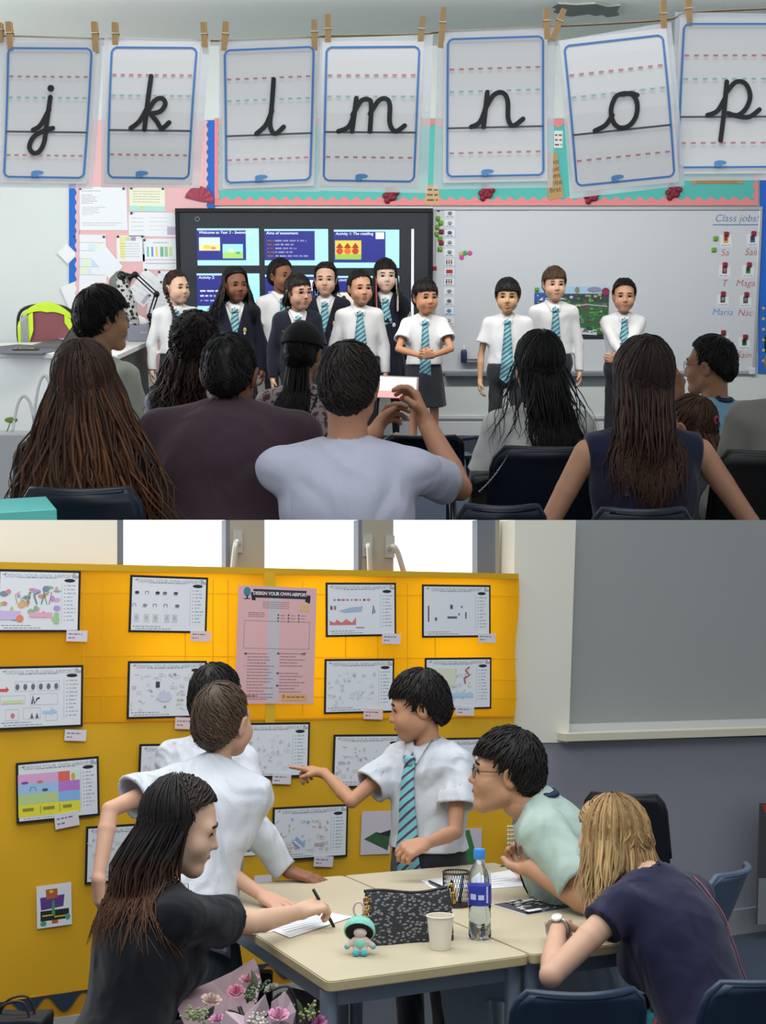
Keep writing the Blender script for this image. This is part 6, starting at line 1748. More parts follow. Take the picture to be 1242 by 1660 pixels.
mb = MB(); mb.tube([base + Vector((0, 0, .05)), PL(243, 512)], .009, 8); under(mb.obj('post', LB), t_, Matrix.Identity(4))
for p0 in ((254, 477), (219, 445), (243, 512)): mb = MB(); mb.ball(PL(*p0), .024, u=10, v=8); under(mb.obj('joint', LB, None, None, True), t_, Matrix.Identity(4))
hp_, hq_ = PL(219, 445), PL(203, 452)
mb = MB(); dr = (hq_ - hp_).normalized(); Rm = Vector((0, 0, 1)).rotation_difference(dr).to_matrix(); mb.lathe([(0, 0), (.014, .0), (.018, .03), (.05, .07), (.052, .085), (.046, .085), (.015, .03)], 16, c=hp_, Rm=Rm); under(auto_smooth(mb.obj('lamp_shade', LB)), t_, Matrix.Identity(4))
# soft grey bag with spotted scarf leaning on the board
t_ = thing('soft_bag', 'grey soft bag with black and white spotted scarf below the pinned papers', 'bag', M_UP, at_z(192, 549, ZD))
s_ = SDF(); C0 = at_s(190, 475, 216)
s_.ell(C0 + Vector((0, 0, -.12)), (.10, .08, .20)); s_.ell(C0 + Vector((.02, 0, .06)), (.075, .06, .10), k=.05); s_.op(wrinkle(.012, 1.2, 8), o='add')
V, Q = polygonise(s_, npv(C0) - V3(.2, .2, .45), npv(C0) + V3(.2, .2, .25), .012); under(mesh_obj('bag_body', V, Q, mat('bag_grey', '#6d6f69', .9, var=.15, vscale=20, bump=.3)), t_, Matrix.Identity(4))
s_ = SDF(); C1 = at_s(207, 486, 219); s_.ell(C1, (.05, .045, .20), rotm(0, 0, -18)); s_.op(wrinkle(.008, 1.4, 9), o='add')
V, Q = polygonise(s_, npv(C1) - V3(.15, .12, .26), npv(C1) + V3(.15, .12, .26), .010); under(mesh_obj('scarf', V, Q, pattern_mat('spots', '#b3b3b0', ['#1f1f22'], 34, [.42])), t_, Matrix.Identity(4))
mb = MB(); C2 = at_s(197, 447, 220); mb.ball(C2, (.035, .03, .035), u=12, v=8); under(mb.obj('buckle', mat('buckle_black', '#141416', .35), None, None, True), t_, Matrix.Identity(4))
# red office chair with hi vis vest
cb = at_s(75, 536, 217); t_ = thing('office_chair', 'dusky red office chair behind the teacher desk', 'chair', M_UP, (cb.x, cb.y, 0))
s_ = SDF(); s_.op(lambda P: np.maximum(np.maximum(np.abs(P[:, 0]) ** 3 / .19 ** 2 + np.abs(P[:, 2]) ** 3 / .17 ** 2 - .19, -1) * .6, np.abs(P[:, 1] + .25 * P[:, 0] ** 2) - .03))
V, Q = polygonise(s_, (-.26, -.08, -.26), (.26, .06, .26), .014); o = mesh_obj('backrest', V, Q, mat('chair_red', '#7d4a50', .85, bump=.2, bscale=300), t_); o.location = (0, 0, cb.z)
mb = MB(); mb.tube(spline([Vector((x, .01, z + cb.z)) for x, z in ((-.20, -.16), (-.215, 0), (-.18, .15), (0, .19), (.18, .15), (.215, 0), (.20, -.16))], 5), .012, 8); mb.obj('back_rim', mat('rim_black', '#1a1a1c', .5), t_, None, True)
mb = MB(); mb.box((0, -.22, .47), (.44, .44, .08), bev=.03, seg=2); mb.tube([(0, .03, .45), (0, .05, cb.z)], .025, 8); mb.obj('seat', mat('chair_red', '#7d4a50'), t_)
mb = MB(); mb.tube([(0, -.2, .08), (0, -.2, .44)], .03, 10)
for k in range(5): a_ = k * 2 * math.pi / 5; mb.tube([(0, -.2, .09), (.3 * math.cos(a_), -.2 + .3 * math.sin(a_), .05)], .02, 6); mb.ball((.3 * math.cos(a_), -.2 + .3 * math.sin(a_), .028), .028, u=8, v=6)
mb.obj('star_base', mat('rim_black', '#1a1a1c'), t_)
HV = mat('hi_vis_yellow', '#b6d42c', .7, emit=.06, bump=.2)
v_ = thing('hi_vis_vest', 'bright yellow high visibility vest draped over the red chair back', 'vest', M_UP, (cb.x, cb.y, cb.z))
def drape(name, xs, z0f, z1f, m, off):
    mb = MB(); V = []; n = len(xs); k = 8
    for x in xs:
        for j in range(k + 1):
            t = j / k; z = z1f(x) + (z0f(x) - z1f(x)) * t; y = -.03 - .25 * x * x - off - .006 * math.sin(x * 60) * t if t > .0 else .0 - .25 * x * x
            V.append((x, y, z))
    m_ = len(V); V += [(x, y - .006, z) for x, y, z in V]; Fs = []
    for i in range(n - 1):
        for j in range(k):
            a_ = i * (k + 1) + j; Fs += [[a_, a_ + 1, a_ + k + 2, a_ + k + 1], [m_ + a_, m_ + a_ + k + 1, m_ + a_ + k + 2, m_ + a_ + 1]]
    mb.add(V, Fs); return mb.obj(name, m, v_, None, True)
top_ = lambda x: .212 - 2.6 * (x - .01) ** 2
drape('shoulder_panel', np.linspace(-.16, .215, 18), lambda x: top_(x) - .075 + .25 * abs(x - .02), top_, HV, .006)
drape('left_panel', np.linspace(-.20, -.085, 8), lambda x: -.19 + 2.6 * max(0, x + .16), lambda x: top_(x) - .03, HV, .008)
drape('right_panel', np.linspace(.15, .225, 6), lambda x: .06 - 1.6 * (x - .15), lambda x: top_(x) - .03, HV, .008)
drape('reflective_strip', np.linspace(-.175, -.125, 5), lambda x: -.17 + 1.0 * (x + .19), lambda x: top_(x) - .01, mat('reflective_grey', '#8c9296', .3), .016)

# ------------------------------------------------------------------ plastic chairs
NAVYP = mat('navy_plastic', '#131a28', .38, spec=.5); STEEL = mat('chair_steel', '#55585c', .35, metal=.8); SLATEP = mat('slate_plastic', '#4d5c72', .35)
def make_chair(label, M, loc, rz, zt=.80, wd=.44, m=None, sc=1.0, lean=.10, group='navy plastic school chairs'):
    t_ = thing('school_chair', label, 'chair', M, loc, rz, group)
    m = m or NAVYP; zs = .43; n, k = 15, 10
    V = []; Fs = []
    for j in range(k + 1):                       # back shell, facing +y
        t = j / k; z = zs + .09 + (zt - zs - .09) * t
        for i in range(n):
            x = -1 + 2 * i / (n - 1); ww = wd / 2 * (1 - .05 * t)
            cr = max(0, (t - .80) / .20); ww *= math.sqrt(max(0.0, 1 - (cr * .62) ** 2.2)) if cr > 0 else 1
            y = -.19 - lean * t + .045 * x * x - .012
            V.append((x * ww, y, z - .03 * cr * x * x * 0))
    m0 = len(V); V += [(x, y - .012 - (.010 if (i_ % n in (0, n - 1) or i_ >= m0 - n) else 0), z) for i_, (x, y, z) in enumerate(V)]
    for j in range(k):
        for i in range(n - 1):
            a = j * n + i; Fs += [[a, a + 1, a + n + 1, a + n], [m0 + a, m0 + a + n, m0 + a + n + 1, m0 + a + 1]]
    rim = [i for i in range(n)] + [j * n + n - 1 for j in range(1, k + 1)] + [k * n + i for i in range(n - 2, -1, -1)] + [j * n for j in range(k - 1, 0, -1)]
    for a, b in zip(rim, rim[1:] + rim[:1]): Fs.append([a, b, m0 + b, m0 + a])
    mb = MB(); mb.add(V, Fs); o = mb.obj('backrest', m, t_, None, True); 
    rp = [Vector(V[i]) - Vector((0, .010, 0)) for i in [j * n for j in range(2, k + 1)] + [k * n + i for i in range(1, n)] + [j * n + n - 1 for j in range(k - 1, 1, -1)]]
    mb = MB(); mb.tube(rp, .011, 7); mb.obj('rolled_edge', m, o, None, True)
    mb = MB(); mb.box((0, .02, zs), (wd * .95, .42, .022), bev=.010, seg=2); mb.box((0, -.195, zs + .05), (wd * .55, .02, .12), bev=.008); mb.obj('seat', m, t_)
    for sx in (-1, 1):
        for sy in (-1, 1):
            mb = MB(); mb.tube([(sx * wd * .40, sy * .15, zs - .012), (sx * wd * .46, sy * .20 + .0, .0)], .011, 8); mb.obj('leg', STEEL, t_, None, True)
    return t_
"""positions from the photograph"""
def chair_px(label, u, vtop, s, rz=0.0, wd=.44, M=M_UP, m=None, lean=.10, group='navy plastic school chairs', zt=None):
    p = at_s(u, vtop, s, M)
    a = Vector((0, -.19 - lean, 0)); a.rotate(Euler((0, 0, rz)))
    return make_chair(label, M, (p.x - a.x, p.y - a.y, 0), rz, p.z if zt is None else zt, wd, m, lean=lean, group=group)
if DO('props'):
    chair_px('navy plastic chair under the woman with copper brown hair', 128, 796, 650, wd=.31, rz=.05)
    chair_px('empty navy plastic chair right of the man filming', 686, 709, 386, wd=.345)
    chair_px('navy plastic chair under the woman in the white tee', 905, 728, 520, wd=.42)
    chair_px('navy plastic chair back at the bottom edge below the empty chair', 815, 824, 640, wd=.23)
    chair_px('navy plastic chair behind the woman in the sleeveless top', 1045, 829, 640, wd=.26)
    chair_px('dark chair back behind the man in light blue polo', 1172, 745, 465, wd=.28)
    chair_px('near black chair back at the right frame edge', 1262, 735, 560, wd=.36, m=mat('black_plastic', '#0b0c0e', .5))
    chair_px('low navy chair seat far behind the empty chair', 725, 712, 330, rz=.3, wd=.40, m=mat('blue_plastic', '#263448', .5))
    # black handbag with chain
    t_ = thing('handbag', 'black handbag on a silver chain hanging from the chair of the woman in white', 'bag', M_UP, at_s(795, 790, 500))
    B0 = npv(at_s(798, 800, 505)); s_ = SDF(); s_.op(lambda P: np.sqrt((np.maximum(np.abs(P - B0) - V3(.055, .018, .050), 0) ** 2).sum(1)) - .022); s_.op(wrinkle(.006, 1.2, 4), o='add'); V, Q = polygonise(s_, B0 - .13, B0 + .13, .008)
    under(mesh_obj('bag_body', V, Q, mat('bag_black', '#0d0d0f', .45)), t_, Matrix.Identity(4))
    a, b = at_s(829, 729, 515), at_s(776, 798, 545)
    for k in range(26):
        p0 = a + (b - a) * (k / 26) + Vector((0, 0, -.012 * math.sin(k / 26 * math.pi))); d_ = (b - a).normalized(); e_ = d_.cross(Vector((0, 1, 0))) if k % 2 else Vector((0, 1, 0))
        mb = MB(); mb.tube([p0 + d_ * .0065 * math.cos(t) + e_ * .0042 * math.sin(t) for t in np.linspace(0, 6.28, 9)[:-1]], .0013, 4, closed=True); under(mb.obj('chain_link', mat('chain_silver', '#a9a9a4', .25, metal=.9), None, None, True), t_, Matrix.Identity(4))
    # white gift bag with loop handles at the far left
    g0 = at_s(38, 735, 500); t_ = thing('gift_bag', 'white gift bag with two tall loop handles at the left edge', 'bag', M_UP, (g0.x, g0.y, 0))
    gt = at_s(38, 700, 500).z
    mb = MB(); mb.box((0, 0, gt / 2), (.17, .10, gt), bev=.004); mb.obj('bag_body', mat('bag_white', '#d5d7da', .6, bump=.2, bscale=20), t_)
    for (u0, u1, vt) in ((20, 58, 642), (52, 92, 609)):
        a, b, c = at_s(u0, 700, 500) - g0, at_s((u0 + u1) / 2, vt, 500) - g0, at_s(u1, 700, 500) - g0
        h0 = Vector((0, 0, g0.z)); mb = MB(); mb.tube(spline([h0 + a, h0 + a.lerp(b, .75) + Vector((-.012, 0, .0)), h0 + b, h0 + c.lerp(b, .75) + Vector((.012, 0, 0)), h0 + c], 7), .0055, 6); mb.obj('handle', mat('handle_white', '#f4f6f6', .5), t_, None, True)
    mb = MB(); l0 = at_s(18, 681, 500) - g0 + Vector((0, 0, g0.z)); mb.ball(l0, (.022, .006, .010), u=8, v=6); mb.tube([l0, l0 + Vector((-.02, 0, -.05))], .002, 5); mb.obj('leaf_tag', mat('leaf_green', '#86a84a', .6), t_, None, True)
    # teal box
    p = at_s(20, 828, 690); make_chair('navy chair holding the teal box at bottom left', M_UP, (p.x - .02, p.y + .02, 0), 0, .60, .36)
    t_ = thing('gift_box', 'teal cardboard box at the bottom left corner', 'box', M_UP, (p.x, p.y, .442), rz=.35)
    zt_ = at_s(30, 818, 690).z - .442
    mb = MB(); mb.box((0, 0, zt_ / 2 - .02), (.17, .17, zt_ - .04)); mb.obj('box_body', mat('teal_card', '#55b0ab', .6), t_)
    mb = MB(); mb.box((0, 0, zt_ - .03), (.182, .182, .06), bev=.002); mb.obj('lid', mat('teal_card', '#55b0ab'), t_)
    # chairs hidden under the rest of the audience
    # phones
    for p_, D, lab, scr in PHONES:
        Wd = p_.ob.matrix_world; g_ = Vector(D['grip'].tolist()); c_ = Wd @ g_
        if scr:
            c_ = at_s(643, 628, 556); Mx = Matrix.Translation(c_) @ Matrix.Rotation(R(2), 4, 'Y') @ Matrix.Rotation(R(-4), 4, 'Z')
            t_ = thing('smartphone', lab, 'phone', Mx)
            mb = MB(); mb.box((0, 0, 0), (.128, .008, .066), bev=.003, seg=2); mb.obj('phone_body', mat('phone_white', '#d9c9c9', .4), t_)
            dd = Deco(0); dd.rect(-.058, -.030, .058, .030, '#f6dfe0'); dd.rect(-.058, -.030, .058, -.010, '#f0a8a4'); dd.ell(.045, 0, .006, .006, '#b87078')
            o = dd.obj('phone_screen', t_, m=vcol_mat('phone_screen_print', .3, emit=1.0)); o.matrix_local = Matrix.Translation((0, -.0045, 0)) @ Matrix.Rotation(R(90), 4, 'X')
        else:
            c_ = at_s(1074, 571, 428); t_ = thing('smartphone', lab, 'phone', Matrix.Translation(c_) @ Matrix.Rotation(R(55), 4, 'Z'))
            mb = MB(); mb.box((0, 0, 0), (.075, .010, .065), bev=.003, seg=2); mb.obj('phone_body', mat('phone_dark', '#121214', .35), t_)
            mb = MB(); mb.box((0, -.0054, 0), (.066, .001, .056)); mb.obj('phone_screen', mat('phone_lit', '#c9d3d8', .3, emit=.5), t_)

# ------------------------------------------------------------------ lower room: yellow display board with drawings
def lchild(o, parent): o.parent = parent; o.matrix_world = M_LOW; return o
def lquad(name, label, cat, q, off, group=None): return grp_quad(name, label, cat, q, off, LW, M_LOW, group)
def lz(u, v, z): return at_z(u, v, z, M_LOW)
if DO('lprops'):
    YEL = mat('yellow_paper', '#f4b90f', .75, var=.04, vscale=2.0, bump=.1, bscale=6); YEL2 = mat('yellow_paper_lower', '#dba716', .75, var=.06, vscale=2.0, bump=.1, bscale=6)  # upper sheet lighter than lower: window backlight put into the colours as well
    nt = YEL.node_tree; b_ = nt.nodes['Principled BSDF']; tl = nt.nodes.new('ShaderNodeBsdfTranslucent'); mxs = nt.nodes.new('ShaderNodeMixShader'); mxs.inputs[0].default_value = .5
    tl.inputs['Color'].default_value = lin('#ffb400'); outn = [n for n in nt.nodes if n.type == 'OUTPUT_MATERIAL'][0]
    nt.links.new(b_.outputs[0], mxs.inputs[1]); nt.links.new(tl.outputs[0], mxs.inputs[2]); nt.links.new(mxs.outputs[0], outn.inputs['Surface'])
    yb = thing('display_board', 'large display board covered in yellow paper along the window wall', 'board', M_LOW, LW(420, 1590, 0))
    def bp(name, q, off, d, m, z=None): return lchild(low_prism(name, q, off, d, m, None, z), yb)
    bp('core_panel', [(-220, 1182), (832, 1162), (826, 1470), (-220, 1640)], -.004, .03, mat('board_core', '#8f7a3c', .8))
    # paper sheets with waved right edge
    def sheet(name, us, top, bot, off, m, rows=14, cols=26, amp=.004):
        mb = MB(); V = []; Fs = []
        for i in range(cols + 1):
            for j in range(rows + 1):
                u = us[0] + (us[1](j / rows) - us[0]) * i / cols; v = top(u) + (bot(u) - top(u)) * j / rows
                V.append(LW(u, v, off + amp * (math.sin(u * .031 + v * .006) * math.sin(v * .023 + 1) + .5 * math.sin(u * .09 + v * .05))))
        for i in range(cols):
            for j in range(rows): a = i * (rows + 1) + j; Fs.append([a, a + 1, a + rows + 2, a + rows + 1])
        mb.add(V, Fs); return lchild(mb.obj(name, m, None, None, True), yb)
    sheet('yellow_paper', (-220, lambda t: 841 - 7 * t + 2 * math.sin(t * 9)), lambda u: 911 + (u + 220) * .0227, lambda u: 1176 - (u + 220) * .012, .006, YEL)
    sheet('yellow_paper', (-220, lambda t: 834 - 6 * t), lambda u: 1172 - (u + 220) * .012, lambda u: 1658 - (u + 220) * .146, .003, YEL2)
    bp('top_fold', [(-220, 906), (841, 930), (841, 939), (-220, 918)], .012, .05, mat('yellow_fold', '#cfa012', .75))
    bp('seam_tape', [(428, 927), (446, 927), (446, 1172), (430, 1172)], .0125, .0008, mat('seam_yellow', '#d9ab1c', .6))
    for k, u in enumerate((135, 166, 300, 345, 369, 490, 560, 612, 660, 705)):  # shadows of the grid behind the paper, painted as thin darker strips
        bp('grid_shadow', [(u, 932 + u * .02), (u + 1.2, 932 + u * .02), (u + 1.2, 1160), (u, 1160)], .0118, .0008, mat('grid_shadow_yellow', '#e6ab0c', .8))
    for v in (960, 1062, 1096, 1126):  # level bars of that grid, their shadow painted the same way
        bp('grid_shadow', [(130, v), (840, v + 6), (840, v + 7.2), (130, v + 1.2)], .0118, .0008, mat('grid_shadow_yellow', '#e6ab0c'))
    # dark wavy border and the orange board foot
    def zb(u): return 1.6 - (985 - 985) / 1
    n = 240; mb = MB(); V = []; Fs = []; 
    for i in range(n + 1):
        u = -200 + 900 * i / n; vt = 1625 - u * .146; vb = vt + 17 - 13 * math.cos(2 * math.pi * (u - 15) / 60)
        V += [LW(u, vt, .012), LW(u, vb, .012)]
    for i in range(n): Fs.append([2 * i, 2 * i + 1, 2 * i + 3, 2 * i + 2])
    mb.add(V, Fs); lchild(mb.obj('wavy_border', mat('border_navy', '#253746', .7)), yb)
    bp('foot_board', [(-220, 1656), (700, 1521), (700, 1562), (-220, 1697)], .004, .02, mat('orange_wood', '#c68a17', .6, var=.12, vscale=12))
    bp('base_rail', [(-220, 1696), (700, 1561), (700, 1600), (-220, 1720)], .010, .03, mat('rail_grey', '#a9aba6', .5), {2: 0.0, 3: 0.0})

    # A4 drawings
    def deco_sheet(d, w2, h2, kind, seed):
        g = random.Random(seed)
        X = lambda x: x * w2; Y = lambda y: (1 - y) * h2
        d.rect(X(.77), Y(.20), X(.775), Y(.86), '#aeb6be')
        d.ell(X(.865), Y(.165), .022, .007, '#1f2226', 12)
        for k in range(10): d.rect(X(.80), Y(.255 + .062 * k), X(.815), Y(.24 + .062 * k), '#8a929a', False); d.text(X(.835), Y(.255 + .062 * k), w2 * g.uniform(.06, .11), .0045, '#a3abb3', g)
        d.text(X(.25), Y(.135), w2 * .45, .004, '#9aa2aa', g); d.text(X(.05), Y(.90), w2 * .35, .004, '#9aa2aa', g); d.text(X(.08), Y(.94), w2 * .45, .004, '#9aa2aa', g)
        d.poly([(X(.05), Y(.08)), (X(.10), Y(.05)), (X(.09), Y(.10))], '#9aa2ac'); d.rect(X(.90), Y(.13), X(.97), Y(.08), '#a7aeb8'); d.ell(X(.92), Y(.075), .006, .010, '#a7aeb8')
        if kind == 'colour':
            for k in range(34):
                x = g.uniform(.03, .72); c_ = g.choice(['#d98a8a', '#8fb58a', '#b59ad0', '#e0a878', '#8ab0d4', '#d7a7c8', '#b6cf7a', '#7a8f9a'])
                y = g.uniform(.28, .8); d.ell(X(x), Y(y), g.uniform(.006, .018), g.uniform(.005, .014), c_, 9)
            for k in range(10): x = g.uniform(.05, .7); d.line([(X(x), Y(.55)), (X(x + g.uniform(-.05, .05)), Y(.40)), (X(x + .03), Y(.35))], .003, g.choice(['#c85a4a', '#5a9a6a', '#5a78b0', '#d09a3a']))
            d.rect(X(.0), Y(.80), X(.28), Y(.66), '#cdb7e0'); d.rect(X(.38), Y(.76), X(.66), Y(.68), '#e6a8c0'); d.ell(X(.27), Y(.78), .014, .014, '#e08a5a'); d.rect(X(.68), Y(.86), X(.74), Y(.68), '#9ec79a')
        elif kind == 'icons':
            for r_ in range(3):
                for k in range(5):
                    x, y = .07 + .13 * k + g.uniform(-.02, .02), .30 + .22 * r_; c_ = g.choice(['#4a4f58', '#6c727a', '#8a8f96', '#3a3d44'])
                    if r_ == 2: d.frame(X(x - .03), Y(y + .07), X(x + .03), Y(y - .06), .0018, '#b4b9bf'); d.ell(X(x), Y(y), .006, .010, '#b2b7bd', 8)
                    elif g.random() < .6: d.ell(X(x), Y(y), .010, .006, c_, 8); d.rect(X(x - .03), Y(y + .035), X(x + .02), Y(y + .028), c_)
                    else: d.line([(X(x - .02), Y(y + .03)), (X(x - .02), Y(y - .02)), (X(x + .02), Y(y - .02)), (X(x + .02), Y(y + .03))], .003, c_)
        elif kind == 'boxes':
            d.poly([(X(.02), Y(.35)), (X(.10), Y(.35)), (X(.10), Y(.31)), (X(.135), Y(.37)), (X(.10), Y(.42)), (X(.10), Y(.40)), (X(.02), Y(.40))], '#d8545a')
            for (a, b, c, e) in ((.20, .24, .42, .40), (.46, .24, .72, .40), (.04, .46, .32, .60), (.38, .44, .70, .62), (.10, .68, .25, .86), (.30, .66, .50, .84), (.56, .76, .70, .88)): d.frame(X(a), Y(e), X(c), Y(b), .0016, '#b9bec4')
            for k in range(6): d.ell(X(.23 + .09 * k), Y(.33), .008, .012, '#6a6f78', 8)
            d.rect(X(.06), Y(.585), X(.30), Y(.53), '#cfd9a8'); d.line([(X(.40), Y(.60)), (X(.41), Y(.48)), (X(.43), Y(.60)), (X(.46), Y(.52)), (X(.49), Y(.51))], .006, '#24262b'); d.poly([(X(.52), Y(.72)), (X(.62), Y(.72)), (X(.62), Y(.67)), (X(.70), Y(.735)), (X(.62), Y(.79)), (X(.62), Y(.76)), (X(.52), Y(.76))], '#a9cbe6'); d.ell(X(.18), Y(.78), .008, .010, '#d07a86'); d.poly([(X(.38), Y(.83)), (X(.40), Y(.74)), (X(.42), Y(.83))], '#5c6168'); d.poly([(X(.44), Y(.83)), (X(.46), Y(.74)), (X(.48), Y(.83))], '#5c6168')
        elif kind == 'red':
            for k in range(9): d.ell(X(.12 + .06 * k), Y(.32), g.uniform(.004, .010), .005, g.choice(['#7a8088', '#d07a6a', '#4a5a52', '#8a94a8']), 8)
            d.poly([(X(.18), Y(.52)), (X(.34), Y(.46)), (X(.52), Y(.44)), (X(.50), Y(.54)), (X(.26), Y(.56))], '#a3b8cf'); d.poly([(X(.05), Y(.78)), (X(.05), Y(.70)), (X(.12), Y(.74)), (X(.15), Y(.68)), (X(.22), Y(.74)), (X(.28), Y(.67)), (X(.36), Y(.74)), (X(.42), Y(.64)), (X(.42), Y(.78))], '#d2757c')
            d.rect(X(.42), Y(.84), X(.54), Y(.825), '#6a6f78'); d.line([(X(.66), Y(.58)), (X(.67), Y(.42)), (X(.69), Y(.56))], .005, '#33363c'); d.rect(X(.06), Y(.50), X(.09), Y(.43), '#5a6068'); d.rect(X(.11), Y(.50), X(.14), Y(.43), '#a06a70')
        elif kind == 'dark':
            for a in ((.08, .40, .10, .70), (.40, .38, .44, .46), (.36, .60, .50, .64), (.62, .52, .64, .64), (.18, .62, .21, .68), (.56, .40, .58, .44), (.52, .54, .54, .58)): d.rect(X(a[0]), Y(a[3]), X(a[2]), Y(a[1]), '#565b62')
        elif kind == 'rainbow':
            for k, (a, c_) in enumerate((((.02, .20, .50, .36), '#dcaad0'), ((.02, .36, .50, .53), '#9fc3e4'), ((.02, .53, .50, .70), '#b8d08a'), ((.02, .70, .76, .90), '#e2da3a'), ((.50, .20, .64, .36), '#e2685a'), ((.64, .20, .76, .36), '#cfe6dc'), ((.50, .36, .76, .53), '#b87ac8'), ((.50, .53, .76, .70), '#86b4ea'))): d.rect(X(a[0]), Y(a[3]), X(a[2]), Y(a[1]), c_)
            for x in (.28, .51): d.rect(X(x), Y(.86), X(x + .006), Y(.73), '#3a3a30')
            d.ell(X(.68), Y(.30), .008, .014, '#d9a83a'); d.ell(X(.10), Y(.34), .014, .005, '#7a4aa8'); d.ell(X(.28), Y(.34), .012, .005, '#d86a7a'); d.line([(X(.16), Y(.48)), (X(.17), Y(.42)), (X(.22), Y(.42)), (X(.23), Y(.48))], .003, '#5a7ab0'); d.ell(X(.34), Y(.48), .012, .006, '#4a5a78')
            for k in range(3): d.text(X(.07 + .24 * k), Y(.81), w2 * .14, .012, '#8f8a2a', g)
        else:
            pal = {'faint': ['#c3c9cf', '#b5bcc4', '#ccc8d4', '#d0cfae'], 'pink': ['#cf9a9a', '#c3b0b8', '#b6bcc2'], 'plan': ['#8fb2d8', '#b9cf9a', '#cf9a8a', '#9aa2aa'], 'pencil': ['#b3b9bf', '#c4cbae', '#8f959c', '#cdb7b9']}[kind]
            for k in range(46):
                x, y = g.uniform(.05, .72), g.uniform(.22, .84); c_ = g.choice(pal)
                t = g.random()
                if t < .35: d.frame(X(x), Y(y + .05), X(x + g.uniform(.02, .06)), Y(y), .0014, c_)
                elif t < .7: d.line([(X(x), Y(y)), (X(x + g.uniform(-.06, .06)), Y(y + g.uniform(-.05, .05))), (X(x + g.uniform(-.06, .06)), Y(y + g.uniform(-.05, .05)))], .0022, c_)
                else: d.ell(X(x), Y(y), g.uniform(.003, .009), g.uniform(.003, .008), c_, 8)
            if kind == 'plan': d.line([(X(.30), Y(.58)), (X(.42), Y(.74))], .012, '#8fb2d8'); d.line([(X(.26), Y(.66)), (X(.36), Y(.78))], .006, '#6f9acb'); d.rect(X(.55), Y(.76), X(.68), Y(.70), '#c9a9a4')
            if kind == 'pencil': d.rect(X(.35), Y(.46), X(.40), Y(.36), '#3f4248'); d.ell(X(.46), Y(.62), .03, .02, '#c8cfe0')
    sheets = [
        ('drawing sheet full of coloured figures at the top left corner', [(-6, 921), (127, 927), (130, 1025), (-6, 1025)], 'colour'),
        ('drawing sheet with three rows of small black icons in the top row', [(203, 931), (333, 937), (331, 1027), (208, 1025)], 'icons'),
        ('drawing sheet with red skyline beside the pink worksheet', [(525, 944), (641, 945), (640, 1031), (528, 1033)], 'red'),
        ('nearly empty drawing sheet with grey bars at the top right', [(685, 948), (797, 948), (794, 1033), (684, 1034)], 'dark'),
        ('drawing sheet with red and blue arrows at the left edge', [(-6, 1080), (131, 1079), (136, 1178), (-6, 1184)], 'boxes'),
        ('pencil drawing sheet left of the two boys seen from behind', [(204, 1072), (333, 1071), (332, 1163), (205, 1166)], 'pencil'),
        ('faint pencil drawing sheet left of the pointing boy', [(525, 1068), (638, 1068), (638, 1155), (525, 1158)], 'faint'),
        ('drawing sheet with brown squiggle and blue band right of the pointing boy', [(688, 1066), (797, 1066), (795, 1149), (688, 1152)], 'plan'),
        ('drawing sheet half hidden behind the fair haired boy', [(222, 1208), (345, 1203), (345, 1298), (222, 1302)], 'faint'),
        ('faint drawing sheet the pointing boy touches', [(378, 1172), (500, 1171), (500, 1259), (378, 1263)], 'faint'),
        ('drawing sheet with pink circles behind the outstretched arm', [(540, 1192), (652, 1189), (652, 1275), (538, 1278)], 'pink'),
        ('drawing sheet between the pointing boy and the man with glasses', [(690, 1198), (800, 1194), (800, 1276), (690, 1280)], 'pink'),
        ('brightly striped drawing sheet in rainbow blocks at lower left', [(23, 1236), (158, 1227), (161, 1322), (27, 1336)], 'rainbow'),
        ('drawing sheet mostly covered by the bare arm of the fair haired boy', [(135, 1341), (262, 1332), (262, 1424), (137, 1434)], 'faint'),
        ('drawing sheet with blue runways above the table edge', [(436, 1310), (561, 1303), (560, 1389), (440, 1397)], 'plan'),
    ]
    HEADM = mat('outline_grey', '#aab1ba', .7); 
    for i, (lab, q, kind) in enumerate(sheets):
        s_, w2, h2, L2 = lquad('drawing_sheet', lab, 'drawing', q, .0135, 'framed drawing sheets on the yellow board')
        slab('backing_card', 0, 0, w2, h2, 0, .0025, BLKP, s_)
        slab('sheet', .009, .009, w2 - .009, h2 - .009, .0025, .0035, PAPER, s_)
        d = Deco(.0036); deco_sheet(d, w2, h2, kind, 20 + i)
        if i == 7: d.line([(w2 * .60, h2 * .50), (w2 * .58, h2 * .60), (w2 * .66, h2 * .66), (w2 * .60, h2 * .76), (w2 * .66, h2 * .82)], .008, '#b0603a'); d.rect(w2 * .25, h2 * .24, w2 * .72, h2 * .32, '#a9cfe8'); d.rect(w2 * .05, h2 * .45, w2 * .45, h2 * .80, '#d6dcc4')
        d.obj('print', s_)
        font_obj('heading', 'DESIGN YOUR OWN AIRPORT', .0195, HEADM, s_, Matrix.Translation((w2 * .50, h2 * .905, .0042)), extrude=.0001, space=.98)
    tags = [((107, 1022), (141, 1040), 'under the coloured figures sheet'), ((308, 1023), (341, 1040), 'under the black icons sheet'), ((619, 1027), (649, 1044), 'under the red skyline sheet'), ((775, 1027), (803, 1042), 'under the grey bars sheet'), ((104, 1183), (139, 1201), 'under the arrows sheet'), ((283, 1163), (317, 1182), 'under the pencil drawing sheet'), ((589, 1149), (620, 1166), 'under the faint sheet left of the pointing boy'), ((738, 1145), (768, 1160), 'under the brown squiggle sheet'), ((441, 1254), (471, 1271), 'under the sheet the boy touches'), ((90, 1317), (129, 1341), 'askew under the rainbow sheet'), ((508, 1388), (539, 1405), 'under the blue runways sheet')]
